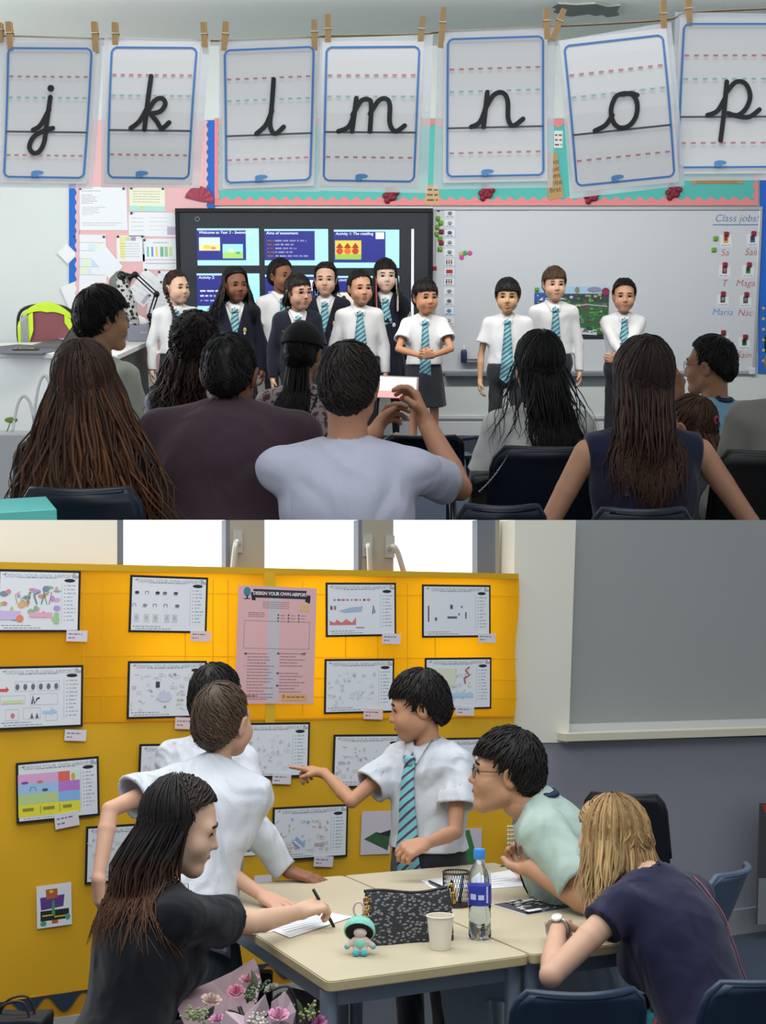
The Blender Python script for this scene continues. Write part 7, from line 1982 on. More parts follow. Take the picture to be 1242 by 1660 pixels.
    for i, (a, b, where) in enumerate(tags):
        tilt = 8 if i == 9 else -1
        s_, w2, h2, L2 = lquad('name_tag', 'small white name tag ' + where, 'tag', [(a[0], a[1] + tilt * .5), (b[0], a[1] - tilt * .5), (b[0], b[1] - tilt * .5), (a[0], b[1] + tilt * .5)], .0182, 'name tags on the yellow board')
        slab('card', 0, 0, w2, h2, 0, .0012, mat('tag_white', '#d9d3dc', .8) if i not in (1, 5, 6) else mat('tag_pink', '#e3c8c6', .8), s_)
        d = Deco(.0013); d.text(w2 * .10, h2 * .62, w2 * .65, h2 * .10, '#6a6f78', rr); d.text(w2 * .10, h2 * .28, w2 * .3, h2 * .10, '#6a6f78', rr); d.obj('writing', s_)
    # pink laminated worksheet
    s_, w2, h2, L2 = lquad('worksheet_poster', 'large laminated pink worksheet poster headed design your own airport', 'poster', [(378, 951), (507, 951), (506, 1141), (380, 1141)], .0145)
    slab('laminate', 0, 0, w2, h2, 0, .0012, mat('pink_laminate', '#ddb0b0', .25, spec=.6), s_)
    d = Deco(.0013); X = lambda u: (u - 378) / 129 * w2; Y = lambda v: (1141 - v) / 190 * h2
    d.rect(X(428), Y(1139), X(447), Y(952), '#c4bcc0')
    d.poly([(X(402), Y(956)), (X(490), Y(956)), (X(490), Y(970)), (X(402), Y(970))], '#2f2c44'); d.poly([(X(398), Y(962)), (X(406), Y(960)), (X(406), Y(975)), (X(400), Y(974))], '#242238'); d.poly([(X(488), Y(962)), (X(497), Y(964)), (X(496), Y(977)), (X(488), Y(974))], '#242238')
    d.ell(X(392), Y(961), .016, .020, '#3f7f92'); d.rect(X(391), Y(972), X(393.5), Y(967), '#2c3038'); d.rect(X(387), Y(973), X(397), Y(971.5), '#2c3038')
    for k in range(4): d.text(X(418), Y(977 + 3.2 * k), .12, .003, '#8f7a86', rr)
    d.poly([(X(481), Y(978)), (X(496), Y(980)), (X(495), Y(991)), (X(480), Y(990))], '#d9b07a')
    for k in range(3): d.text(X(391 + 4), Y(995 + 3 * k), .075, .003, '#8a7480', rr)
    for k in range(3):
        for j in range(3): d.ell(X(444 + 17 * j), Y(997 + 5 * k), .004, .004, '#4a3a56', 8); d.text(X(448 + 17 * j), Y(998 + 5 * k), .02, .003, '#8a7480', rr)
    d.frame(X(389), Y(1052), X(497), Y(1007), .0018, '#a58a92')
    for (x0, v0, n_) in ((391, 1061, 15), (444, 1060, 5), (444, 1092, 4), (444, 1112, 3)):
        d.rect(X(x0), Y(v0 + 1), X(x0 + 4), Y(v0 - 2), '#5a3a5a' if x0 < 400 else '#4a4a8a')
        for k in range(n_): d.text(X(x0 + 5), Y(v0 + 5 * k), w2 * rr.uniform(.2, .34), .0032, '#8a7480', rr)
    d.rect(X(390), Y(1080), X(432), Y(1079.6), '#a58a92'); d.line([(X(483), Y(1060)), (X(492), Y(1058)), (X(488), Y(1062))], .004, '#3a3040')
    d.rect(X(453), Y(1136), X(495), Y(1125), '#d9a86a'); d.ell(X(457), Y(1129), .006, .008, '#b07a2a'); d.text(X(462), Y(1131), .08, .005, '#7a5a3a', rr); d.rect(X(392), Y(1130), X(395), Y(1127), '#5a2a3a'); d.text(X(397), Y(1129), .05, .004, '#7a4a5a', rr); d.text(X(397), Y(1134), .09, .003, '#8a7480', rr)
    d.obj('print', s_)
    font_obj('heading', 'DESIGN YOUR OWN AIRPORT', .0190, mat('heading_pale', '#e6d9d4', .6), s_, Matrix.Translation((X(446.5), Y(963), .0044)), extrude=.0001, space=.94, offset=.0006)
    # colour drawings low on the board
    s_, w2, h2, L2 = lquad('model_drawing', 'white sheet with purple, orange and black airport collage low on the board', 'drawing', [(57, 1437), (113, 1431), (117, 1498), (60, 1506)], .012)
    slab('sheet', 0, 0, w2, h2, 0, .0015, PAPER, s_); d = Deco(.0016)
    d.poly([(w2 * .12, h2 * .42), (w2 * .10, h2 * .72), (w2 * .80, h2 * .74), (w2 * .76, h2 * .46)], '#5a3a86'); d.poly([(w2 * .28, h2 * .66), (w2 * .26, h2 * .90), (w2 * .60, h2 * .90), (w2 * .60, h2 * .68)], '#b85a2e'); d.rect(w2 * .10, h2 * .16, w2 * .92, h2 * .40, '#1e2020'); d.rect(w2 * .15, h2 * .27, w2 * .5, h2 * .30, '#d8c23a'); d.rect(w2 * .5, h2 * .22, w2 * .85, h2 * .25, '#d8c23a'); d.poly([(w2 * .42, h2 * .28), (w2 * .52, h2 * .28), (w2 * .50, h2 * .62), (w2 * .44, h2 * .62)], '#3f9a4a'); d.ell(w2 * .18, h2 * .10, .012, .010, '#4f9a78'); d.ell(w2 * .88, h2 * .2, .01, .012, '#4f9a78'); d.rect(w2 * .42, h2 * .08, w2 * .6, h2 * .16, '#b85a2e'); d.ell(w2 * .42, h2 * .84, .008, .006, '#d8c23a'); d.obj('collage', s_)
    s_, w2, h2, L2 = lquad('model_drawing', 'white sheet with dark green airport model left of the pointing boy', 'drawing', [(583, 1316), (632, 1314), (632, 1384), (584, 1386)], .012)
    slab('sheet', 0, 0, w2, h2, 0, .0015, mat('paper_lilac', '#cbc3cb', .8), s_)
    d = Deco(.0016); d.poly([(w2 * .1, h2 * .36), (w2 * .9, h2 * .08), (w2 * .98, h2 * .42), (w2 * .5, h2 * .52)], '#2f5a36'); d.poly([(w2 * .5, h2 * .46), (w2 * .98, h2 * .40), (w2 * .98, h2 * .56)], '#1f2420'); d.obj('model', s_)
    s_, w2, h2, L2 = lquad('model_drawing', 'white sheet with green trapezoid and red letter shape right of the pointing boy', 'drawing', [(706, 1346), (779, 1341), (780, 1402), (706, 1406)], .012)
    slab('sheet', 0, 0, w2, h2, 0, .0015, mat('paper_lilac', '#cbc3cb'), s_)
    d = Deco(.0016); d.poly([(w2 * .05, 0), (w2 * .96, 0), (w2 * .72, h2 * .96), (w2 * .1, h2 * .9)], '#2f7a3e'); d.rect(w2 * .42, h2 * .36, w2 * .66, h2 * .50, '#8a2f34'); d.rect(w2 * .42, h2 * .36, w2 * .48, h2 * .80, '#33583a'); d.obj('model', s_)
    s_, w2, h2, L2 = lquad('model_drawing', 'small white card with green squiggle beside the long sleeved boy', 'drawing', [(388, 1340), (416, 1338), (416, 1386), (388, 1388)], .012)
    slab('sheet', 0, 0, w2, h2, 0, .0015, PAPER, s_); d = Deco(.0016); d.line([(w2 * .6, h2 * .85), (w2 * .8, h2 * .6), (w2 * .55, h2 * .3)], .012, '#8a9a4a'); d.ell(w2 * .5, h2 * .2, .014, .010, '#4f8a4a'); d.obj('squiggle', s_)
    s_, w2, h2, L2 = lquad('paper_strip', 'white paper strip low on the board by the table edge', 'paper', [(412, 1420), (440, 1418), (440, 1432), (412, 1434)], .012); slab('sheet', 0, 0, w2, h2, 0, .0015, PAPER, s_)

    # ---------------------------------------------------------------- tables
    ZT = .72
    BEECH = mat('table_beech', '#beb499', .42, var=.05, vscale=3, spec=.5); EDGE = mat('table_edge', '#b3a57e', .5); TLEG = mat('table_leg_bluegrey', '#808a96', .4, metal=.3)
    def table(label, q, legs):
        P = [lz(u, v, ZT) for u, v in q]; c = sum(P, Vector((0, 0, 0))) / 4
        t_ = thing('classroom_table', label, 'table', M_LOW, (c.x, c.y, 0), group=None)
        cc = Vector((c.x, c.y, 0))
        ring = []
        for i in range(4):
            p0, p1, p2 = P[i - 1] - cc, P[i] - cc, P[(i + 1) % 4] - cc; r_ = .022; a_ = p1 + (p0 - p1).normalized() * r_; b2 = p1 + (p2 - p1).normalized() * r_
            for t in np.linspace(0, 1, 6): ring.append(a_ * (1 - t) ** 2 + p1 * 2 * t * (1 - t) + b2 * t * t)
        bm = bmesh.new(); vs = [bm.verts.new(p) for p in ring]; vs2 = [bm.verts.new(p - Vector((0, 0, .026))) for p in ring]; k_ = len(ring)
        bm.faces.new(vs); bm.faces.new(vs2[::-1])
        for i in range(k_): bm.faces.new([vs[i], vs2[i], vs2[(i + 1) % k_], vs[(i + 1) % k_]])
        bmesh.ops.recalc_face_normals(bm, faces=bm.faces)
        bmesh.ops.bevel(bm, geom=[e for e in bm.edges if abs(e.verts[0].co.z - e.verts[1].co.z) < .001], offset=.003, segments=2, affect='EDGES')
        mb = MB(); mb.bm(bm); o = mb.obj('table_top', [BEECH, EDGE], t_)
        for p in o.data.polygons:
            if abs(p.normal.z) < .5: p.material_index = 1
        ins = [p - cc + (c - p).normalized() * .055 for p in P]
        for i in range(4):
            a, b = ins[i], ins[(i + 1) % 4]; n = (b - a).normalized().cross(Vector((0, 0, 1)))
            mb = MB(); mb.prism([Vector((a.x, a.y, ZT - .026)), Vector((b.x, b.y, ZT - .026)), Vector((b.x, b.y, ZT - .072)), Vector((a.x, a.y, ZT - .072))], .022, n); mb.obj('rail', TLEG, t_)
            mb = MB(); mb.tube([Vector((a.x, a.y, ZT - .028)), Vector((a.x, a.y, .012))], .021, 14); mb.lathe([(.023, 0), (.025, .004), (.025, .02), (.021, .024)], 12, c=(a.x, a.y, 0)); auto_smooth(mb.obj('leg', TLEG, t_))
        return t_
    TA = [(300, 1440), (555.5, 1419), (859, 1548), (531, 1592)]; TB = [(557.5, 1419), (802, 1398), (1136, 1513), (862, 1548)]
    table('pale wooden table with grey legs nearest the woman in black', TA, None); table('pale wooden table with grey legs on the right by the blonde woman', TB, None)
    e = .0006
    def flat_sheet(name, label, q, cat='paper', deco=None, m=None, z=ZT + .0008, th=.0006, n=1, group=None):
        P = [lz(u, v, z + th) for u, v in q]; Mq = plane_matrix(P[3], P[2] - P[3], P[0] - P[3])
        t_ = thing(name, label, cat, M_LOW @ Mq, group=group); iM = Mq.inverted(); Q4 = [iM @ p for p in P]
        mb = MB(); mb.prism([(p.x, p.y, 0) for p in Q4], -th, (0, 0, 1)); mb.obj('sheet', m or PAPER, t_)
        if deco:
            d = Deco(.0002, .00006)
            B = lambda x, y: (Q4[3].lerp(Q4[2], x)).lerp(Q4[0].lerp(Q4[1], x), y).xy
            deco(d, B); d.obj('print', t_)
        return t_
    def lines(col, n, a=.08, b=.9):
        def f(d, B):
            for k in range(n):
                y = .9 - .8 * k / n; x1 = rr.uniform(.5, b); d.line([B(a, y), B(x1, y)], .004, col)
        return f
    flat_sheet('worksheet', 'white worksheet under the hands of the woman in black', [(392, 1488), (528, 1478), (572, 1486), (470, 1520)], deco=lines('#b6bcc8', 9), z=ZT + .0020)
    flat_sheet('worksheet', 'second white sheet peeking out left under her arm', [(340, 1492), (430, 1482), (470, 1506), (400, 1516)], deco=lines('#c0c5ce', 4))
    flat_sheet('worksheet', 'white sheet lying behind the mesh pen cup', [(682, 1427), (748, 1420), (770, 1438), (706, 1443)], deco=lines('#aab0ba', 4))
    flat_sheet('worksheet', 'white sheet before the man with glasses', [(765, 1421), (828, 1410), (852, 1436), (775, 1442)], deco=lines('#b4bac4', 5))
    flat_sheet('worksheet', 'white sheet the blonde woman writes on', [(958, 1497), (1010, 1488), (1075, 1512), (1005, 1526)], deco=lines('#b4bac4', 5))
    def news(d, B):
        q4 = lambda x0, y0, x1, y1, c: d.poly([B(x0, y0), B(x1, y0), B(x1, y1), B(x0, y1)], c)
        q4(.02, .02, .98, .98, '#4a4d50')
        for k in range(120):
            x, y = rr.uniform(.04, .9), rr.uniform(.05, .9); c_ = rr.choice(['#d4d6d8', '#8c8f92', '#2a2c2e', '#b4b6b8', '#1e2022', '#e2e3e4']); q4(x, y, min(.97, x + rr.uniform(.02, .09)), min(.95, y + rr.uniform(.02, .07)), c_)
        q4(.05, .05, .30, .16, '#e0e1e2'); q4(.35, .68, .52, .80, '#e0e1e2')
    flat_sheet('aerial_print', 'black and white aerial map print between bottle and blonde woman', [(795, 1466), (905, 1449), (948, 1468), (855, 1484)], deco=news, z=ZT + .0008)
    # pen on sheet
    def stick(name, label, cat, a, b, r, m, M=M_LOW, tip=None, cap=None):
        c = (a + b) / 2; t_ = thing(name, label, cat, M, c); a, b = a - c, b - c; d_ = (b - a).normalized(); L_ = (b - a).length
        mb = MB(); mb.tube([a, b - d_ * L_ * .10], r, 8); mb.obj('barrel', m, t_, None, True)
        mb = MB(); mb.tube([b - d_ * L_ * .10, b], [r * .9, r * .15], 8); mb.obj('tip', tip or m, t_, None, True)
        if cap: mb = MB(); mb.tube([a - d_ * .001, a + d_ * L_ * .25], r * 1.15, 8); mb.obj('pen_cap', cap, t_, None, True)
        return t_
    INK = mat('pen_black', '#17181b', .35)
    stick('pen', 'black pen lying on the sheet behind the mesh pen cup', 'pen', lz(722, 1440, ZT + .008), lz(694, 1428, ZT + .008), .0045, INK)
    for p_, D in PENS:
        Wm = M_LOW.inverted() @ p_.ob.matrix_world; g_ = Wm @ Vector(D['grip'].tolist()); a_ = g_ + Vector((-.030, -.02, .062))
        b_ = g_ + Vector((.030, .02, -.055))
        stick('pen', 'dark pen in the hand of the woman in black', 'pen', a_, b_, .0048, INK)
    stick('pencil', 'green pencil in the fist of the man with glasses', 'pencil', at_s(852, 1400, 515, M_LOW), at_s(808, 1404, 520, M_LOW), .0042, mat('pencil_green', '#2f6a45', .4), tip=mat('pencil_wood', '#c9a877', .7))
    # bottle
    b0 = lz(778, 1521, ZT + .0006); t_ = thing('water_bottle', 'clear plastic water bottle with blue label and cap on the table', 'bottle', M_LOW, b0)
    PET = mat('pet_plastic', '#dfe8f0', .04, trans=1.0, ior=1.12, spec=.6)
    prof = [(.018, .0), (.028, .001), (.0305, .008), (.0305, .020), (.0290, .026), (.0305, .032), (.0290, .046), (.0305, .054), (.0290, .068), (.0308, .078), (.0308, .128), (.0300, .132), (.0308, .140), (.029, .155), (.022, .172), (.0135, .186), (.0125, .192), (.0125, .200)]
    sH = 1.08; prof = [(r, z * sH) for r, z in prof]
    mb = MB(); mb.lathe(prof, 28); auto_smooth(mb.obj('bottle_body', PET, t_), 60)
    mb = MB(); mb.lathe([(.0272, .004), (.0272, .095), (0, .095)], 24); mb.obj('water', mat('water', '#e8f0f4', .02, trans=1.0, ior=1.2), t_, None, True)
    mb = MB(); mb.lathe([(.0311, .083 * sH), (.0315, .084 * sH), (.0315, .130 * sH), (.0311, .131 * sH)], 28); lb = auto_smooth(mb.obj('bottle_label', mat('label_blue2', '#2a36a0', .4), t_))
    mb = MB()
    for k, (a0, a1, z0, z1) in enumerate(((-2.5, -1.95, .098, .112), (-1.75, -1.25, .098, .110), (-1.05, -.85, .090, .130))):
        n = 6; V = []
        for j in range(n + 1): a_ = a0 + (a1 - a0) * j / n; V += [(.0318 * math.cos(a_), .0318 * math.sin(a_), z0 * sH), (.0318 * math.cos(a_), .0318 * math.sin(a_), z1 * sH)]
        mb.add(V, [[2 * j, 2 * j + 2, 2 * j + 3, 2 * j + 1] for j in range(n)])
    mb.obj('label_marks', mat('label_pale', '#b9c4e6', .4), lb)
    mb = MB(); mb.lathe([(.0152, .194 * sH), (.0158, .196 * sH), (.0158, .214 * sH), (.0148, .218 * sH), (0, .2185 * sH)], 24); auto_smooth(mb.obj('cap', mat('cap_sky', '#3f8fe0', .35), t_))
    # cup
    b0 = lz(714, 1538, ZT + .0006); t_ = thing('paper_cup', 'white paper cup standing before the patterned pouch', 'cup', M_LOW, b0)
    mb = MB(); mb.lathe([(.0255, 0), (.0262, .003), (.0350, .084), (.0340, .084), (.0252, .006), (0, .006)], 28); auto_smooth(mb.obj('cup_wall', mat('cup_white', '#ddd8c8', .55), t_))
    mb = MB(); mb.tube([(.0355 * math.cos(t), .0355 * math.sin(t), .084) for t in np.linspace(0, 6.28, 29)[:-1]], .0018, 6, closed=True); mb.obj('rim', mat('cup_white', '#ddd8c8'), t_, None, True)
    # mesh pen cup
    b0 = lz(740, 1468, ZT + .0006); t_ = thing('pen_cup', 'black wire mesh pen cup behind the pouch', 'pen holder', M_LOW, b0)
    mb = MB(); n = 34; hh = .098; r_ = .040
    for k in range(n):
        for s2 in (-1, 1): mb.tube([(r_ * math.cos(a_ := (2 * math.pi * k / n + s2 * t * .7)), r_ * math.sin(a_), t * hh) for t in np.linspace(0, 1, 6)], .00075, 3, cap=False)
    mb.obj('mesh_wall', mat('wire_black', '#1c1c1e', .4), t_)
    for z in (.002, hh): mb = MB(); mb.tube([(r_ * math.cos(t), r_ * math.sin(t), z) for t in np.linspace(0, 6.28, 29)[:-1]], .0026, 6, closed=True); mb.obj('rim', mat('wire_black', '#1c1c1e'), t_, None, True)
    mb = MB(); mb.lathe([(0, .001), (r_, .001), (r_, .003), (0, .003)], 24); mb.obj('base', mat('wire_black', '#1c1c1e'), t_)
    for k, (c_, dx, nn) in enumerate((('#33506a', .02, 'blue'), ('#2c2c2e', -.015, 'black'))):
        stick('marker_pen', '%s pen leaning in the mesh pen cup' % nn, 'pen', b0 + Vector((dx * .5, .005 * k, .006)), b0 + Vector((dx, .015 - .02 * k, .088 - .01 * k)), .005, mat('pen_' + nn, c_, .4))
    # pouch
    PT = [lz(600, 1533, ZT), lz(735, 1524, ZT)]; a, b = PT; ax = (b - a).normalized(); up = Vector((0, 0, 1)); s0 = 610
    wP = (b - a).length; hP = .125; nrm = ax.cross(up)
    t_ = thing('zip_pouch', 'dark grey patterned zip pouch lying on the table', 'pouch', M_LOW @ plane_matrix(a, ax, up.cross(ax) if False else Vector((0, 0, 1)).cross(ax)))
    # own frame: x along the pouch, y away from the camera, z up
    def pouch(P):
        t = np.clip(P[:, 2] / hP, 0, 1); half = .034 * (1 - t) ** .7 + .006
        xx = np.maximum(-P[:, 0] - .012 * (1 - t) + .0, P[:, 0] - wP - .004 * t); return np.maximum(np.maximum(xx, np.abs(P[:, 1] - .034 - .010 * t) - half * (1 + .10 * np.sin(P[:, 0] * 40))), np.maximum(-P[:, 2], P[:, 2] - hP - .006 * np.sin(P[:, 0] * 26 + 1)))
    s_ = SDF().op(pouch); V, Q = polygonise(s_, (-.03, -.02, -.02), (wP + .03, .10, hP + .03), .004)
    pm = pattern_mat('jacquard', '#2a2a2d', ['#77777a'], 150, [.36]); 
    nt = pm.node_tree
    for n_ in nt.nodes:
        if n_.type == 'MAPPING': n_.inputs['Scale'].default_value = (.55, .55, 1.0); n_.inputs['Rotation'].default_value = (0, .6, 0)
    mesh_obj('pouch_body', V, Q, pm, t_)
    mb = MB(); mb.tube([(x, .044, hP + .002 + .006 * math.sin(x * 26 + 1)) for x in np.linspace(-.004, wP + .006, 24)], .0045, 6); mb.obj('zip', mat('zip_black', '#151517', .4), t_, None, True)
    GOLD = mat('gold', '#c59a4a', .25, metal=.95)
    mb = MB(); mb.tube([(wP + .006 + .008 * math.cos(t), .040, hP + .0 + .012 * math.sin(t)) for t in np.linspace(0, 6.28, 13)[:-1]], .0028, 6, closed=True); mb.box((wP + .014, .036, hP - .022), (.010, .006, .032), bev=.002); mb.ball((wP + .008, .038, hP + .012), .006, u=8, v=6); mb.obj('zip_pull', GOLD, t_, None, True)
    for (x, z, r2) in ((-.004, hP - .012, .0075), (.002, hP - .034, .007)): mb = MB(); mb.tube([(x + r2 * math.cos(t), .022, z + r2 * math.sin(t)) for t in np.linspace(0, 6.28, 13)[:-1]], .002, 6, closed=True); mb.obj('gold_ring', GOLD, t_, None, True)
    mb = MB(); mb.box((.0, .020, hP - .05), (.018, .004, .020), bev=.003); mb.obj('side_tab', mat('tab_black', '#1b1b1d', .5), t_)
    # plush charm
    b0 = lz(584, 1548, ZT + .0008); t_ = thing('plush_charm', 'mint plush doll charm with mushroom shaped hat leaning on the pouch', 'toy', M_LOW, b0)
    sc = .00162
    MINT = mat('plush_mint', '#7fd0bb', .9, bump=.6, bscale=260, sheen=.4); TURQ = mat('plush_turquoise', '#3fb9c4', .9, bump=.5, bscale=260, sheen=.4); PUFF = mat('plush_pale', '#cbb9ae', .9, bump=.6, bscale=240, sheen=.3)
    s_ = SDF(); s_.ell((0, 0, .030), (.021, .017, .021)); s_.rc((-.015, 0, .036), (-.031, -.004, .024), .008, .0075, k=.004); s_.rc((.015, 0, .036), (.031, -.004, .024), .008, .0075, k=.004); s_.rc((-.009, -.006, .018), (-.010, -.012, .008), .009, .009, k=.003); s_.rc((.009, -.006, .018), (.010, -.012, .008), .009, .009, k=.003)
    V, Q = polygonise(s_, (-.05, -.03, -.005), (.05, .03, .06), .0026); mesh_obj('body', V, Q, PUFF, t_)
    mb = MB(); mb.ball((0, -.006, .030), (.017, .013, .015), u=12, v=8); mb.obj('romper', MINT, t_, None, True)
    for sx in (-1, 1):
        mb = MB(); mb.ball((sx * .010, -.014, .0085), (.0095, .0095, .0085), u=12, v=8); mb.obj('foot', TURQ, t_, None, True)
        mb = MB(); mb.ball((sx * .033, -.004, .022), (.0075, .0075, .0075), u=10, v=8); mb.obj('hand', TURQ, t_, None, True)
    mb = MB(); mb.ball((0, -.002, .056), (.017, .014, .013), u=14, v=10); mb.obj('head', PUFF, t_, None, True)
    Rm = Matrix.Rotation(R(-50), 3, 'X') @ Matrix.Rotation(R(4), 3, 'Y')
    mb = MB(); mb.lathe([(0, .036), (.014, .035), (.028, .028), (.038, .014), (.041, .0), (.039, -.006), (.030, -.004)], 26, c=(-.002, .010, .058), Rm=Rm); auto_smooth(mb.obj('mushroom_hat', MINT, t_), 60)
    mb = MB(); mb.lathe([(.036, -.005), (.030, .004), (.018, .010), (0, .012)], 24, c=(-.002, .010, .0575), Rm=Rm); mb.obj('hat_lining', mat('lining_black', '#131315', .9), t_)
    mb = MB(); mb.tube([(-.004 + .013 * math.cos(t), .010, .112 + .018 * math.sin(t)) for t in np.linspace(0, 6.28, 17)[:-1]], .0028, 6, closed=True); mb.obj('strap_loop', mat('strap_pink', '#cbb0b0', .6), t_, None, True)
    for k in range(5): mb = MB(); c_ = Vector((.014 + .002 * (k % 2), .012, .090 + .008 * k)); mb.tube([c_ + Vector((.005 * math.cos(t), (.004 * math.sin(t)) * (k % 2), .006 * math.sin(t))) for t in np.linspace(0, 6.28, 9)[:-1]], .0013, 5, closed=True); mb.obj('gold_link', GOLD, t_, None, True)
    # red thing by the blonde woman
    b0 = lz(1004, 1499, ZT + .002); t_ = thing('red_keyring', 'small red patterned keyring lying by the blonde woman', 'keyring', M_LOW, b0)
    mb = MB(); mb.ball((0, 0, .012), (.030, .018, .012), u=14, v=8); mb.obj('purse', mat('keyring_red', '#7e2030', .4, var=.4, vscale=60), t_, None, True); mb = MB(); mb.tube([(.036 + .010 * math.cos(t), .010 * math.sin(t), .004) for t in np.linspace(0, 6.28, 13)[:-1]], .0014, 5, closed=True); mb.obj('ring', STEEL, t_, None, True)

    # ---------------------------------------------------------------- chairs, bags, flowers
    BLUEP2 = mat('blue_plastic_low', '#1d3044', .35)
    chair_px('navy blue chair back in the front, bottom centre right', 945, 1612, 745, rz=.10, wd=.30, M=M_LOW, m=BLUEP2, group='blue chairs round the tables')
    chair_px('navy blue chair back cut off at the bottom right corner', 1262, 1590, 735, rz=.35, wd=.34, M=M_LOW, m=BLUEP2, group='blue chairs round the tables')
    chair_px('slate grey empty chair behind the blonde woman at right', 1197, 1412, 500, rz=1.0, wd=.36, M=M_LOW, m=SLATEP, group='blue chairs round the tables')
    chair_px('dark chair back behind the man in mint tee', 1010, 1296, 400, rz=-.35, wd=.34, M=M_LOW, m=mat('chair_black', '#191b20', .4), group='blue chairs round the tables', zt=.84)
    p = at_s(985, 1560, 600, M_LOW); make_chair('blue chair the blonde woman sits on', M_LOW, (p.x + .12, p.y - .06, 0), R(38), .60, .36, BLUEP2, group='blue chairs round the tables')
    # shoulder bag hanging beside the blonde woman
    g0 = at_s(1060, 1648, 640, M_LOW); t_ = thing('shoulder_bag', 'small shoulder bag with red and teal trim hanging beside the blonde woman', 'bag', M_LOW, g0)
    mb = MB(); mb.box((0, 0, -.03), (.035, .06, .09), bev=.012, seg=2); mb.obj('bag_body', mat('bag_teal', '#2f7f86', .5), t_); mb = MB(); mb.tube([(-.008, -.031, -.07), (-.004, -.034, -.02), (.010, -.033, .012)], .010, 6); mb.obj('red_trim', mat('trim_red', '#8e2f35', .5), t_, None, True)
    mb = MB(); mb.tube([(0, 0, .0), (-.012, -.005, .06), (-.010, 0, .15)], .009, 6, flat=.5); mb.obj('strap', mat('strap_dark', '#15161c', .5), t_, None, True); mb = MB(); mb.box((.0, -.012, .024), (.022, .012, .016), bev=.003); mb.obj('buckle', STEEL, t_)
    # cream woven chair back
    t_ = thing('woven_basket', 'cream woven chair panel between the man with glasses and the yellow board', 'basket', M_LOW, LW(836, 1400, .10))
    for k in range(7):
        mb = MB(); mb.tube([LW(824 + k * 4, 1338, .10), LW(824 + k * 4, 1402, .10)], .0035, 5); lchild(mb.obj('upright', mat('wicker_cream', '#d8cfae', .7), None, None, True), t_)
    for k in range(10):
        mb = MB(); mb.tube([LW(822, 1340 + k * 6.8, .104), LW(850, 1339 + k * 6.8, .104)], .0035, 5); lchild(mb.obj('weave', mat('wicker_cream', '#d8cfae'), None, None, True), t_)
    # poster at the right edge
    s_, w2, h2, L2 = lquad('hanging_banner', 'narrow banner with red to yellow top at the right frame edge', 'banner', [(1229, 1304), (1300, 1300), (1300, 1494), (1225, 1498)], .10)
    slab('panel', 0, 0, w2, h2, 0, .012, mat('banner_grey', '#3f4144', .8), s_)
    d = Deco(.0122); 
    for k, c_ in enumerate(('#a8321e', '#c2501c', '#d2801e', '#d9a82a', '#c9c49a')): d.poly([(w2 * (.0 + .08 * k), h2 * (.99 - .05 * k)), (w2, h2 * (.99 - .05 * k)), (w2, h2 * (.94 - .05 * k)), (w2 * (.08 + .08 * k), h2 * (.94 - .05 * k))], c_)
    d.rect(0, 0, w2, h2 * .38, '#7c8180'); d.obj('print', s_)
    # bag at the lower left corner
    b0 = lz(22, 1690, .10); t_ = thing('tote_bag', 'dark tote bag with looped handles at the bottom left corner', 'bag', M_LOW, (b0.x, b0.y, 0))
    b0 = at_s(25, 1668, 560, M_LOW)
    t_.matrix_world = M_LOW @ Matrix.Translation((b0.x, b0.y, 0))
    zt_ = b0.z + .03; s_ = SDF(); s_.op(lambda P: np.maximum(np.maximum(np.abs(P[:, 0]) - .085, np.abs(P[:, 1]) - .05), np.maximum(-P[:, 2], P[:, 2] - zt_)) - .012); s_.op(wrinkle(.006, 1, 2), o='add')
    V, Q = polygonise(s_, (-.13, -.10, -.03), (.13, .10, zt_ + .05), .01); mesh_obj('bag_body', V, Q, mat('tote_dark', '#1b1e24', .7), t_)
    mb = MB(); mb.box((-.02, -.064, zt_ - .05), (.05, .004, .05)); mb.obj('teal_print', mat('tote_teal', '#4f8a92', .6), t_)
    for y in (-.03, .03): mb = MB(); mb.tube(spline([(-.06, y, zt_ - .01), (-.03, y - .01, zt_ + .045), (.03, y - .01, zt_ + .055), (.052, y, zt_ - .01)], 8), .007, 6, flat=.5); mb.obj('handle', mat('tote_handle', '#3a2c30', .6), t_, None, True)
    # little black bag with white mark under the table
    b0 = at_s(429, 1586, 560, M_LOW); t_ = thing('black_pouch', 'small black bag with white mark behind the flowers', 'bag', M_LOW, (b0.x, b0.y, 0))
    mb = MB(); mb.box((0, 0, b0.z - .06), (.045, .06, .16), bev=.006); mb.obj('bag_body', mat('bag_black2', '#121317', .5), t_)
    d = Deco(0); d.poly([(-.012, -.004), (.006, .004), (.014, .010), (.004, .010), (-.002, .004), (-.010, .004)], '#c9ccd0'); o = d.obj('white_mark', t_); o.matrix_local = Matrix.Translation((0, -.0306, b0.z - .01)) @ Matrix.Rotation(R(90), 4, 'X')
    b0 = b0
    # flower bouquet in pink wrapping
    F0 = at_s(392, 1660, 700, M_LOW); t_ = thing('flower_bouquet', 'bouquet of pink and cream flowers in pale pink wrapping at the bottom', 'bouquet', M_LOW, (F0.x, F0.y, F0.z - .12))
    WRAP = mat('wrap_pink', '#a58b90', .6, var=.06, vscale=10); 
    def fp(u, v, s): return at_s(u, v, s, M_LOW) - Vector((F0.x, F0.y, F0.z - .12))
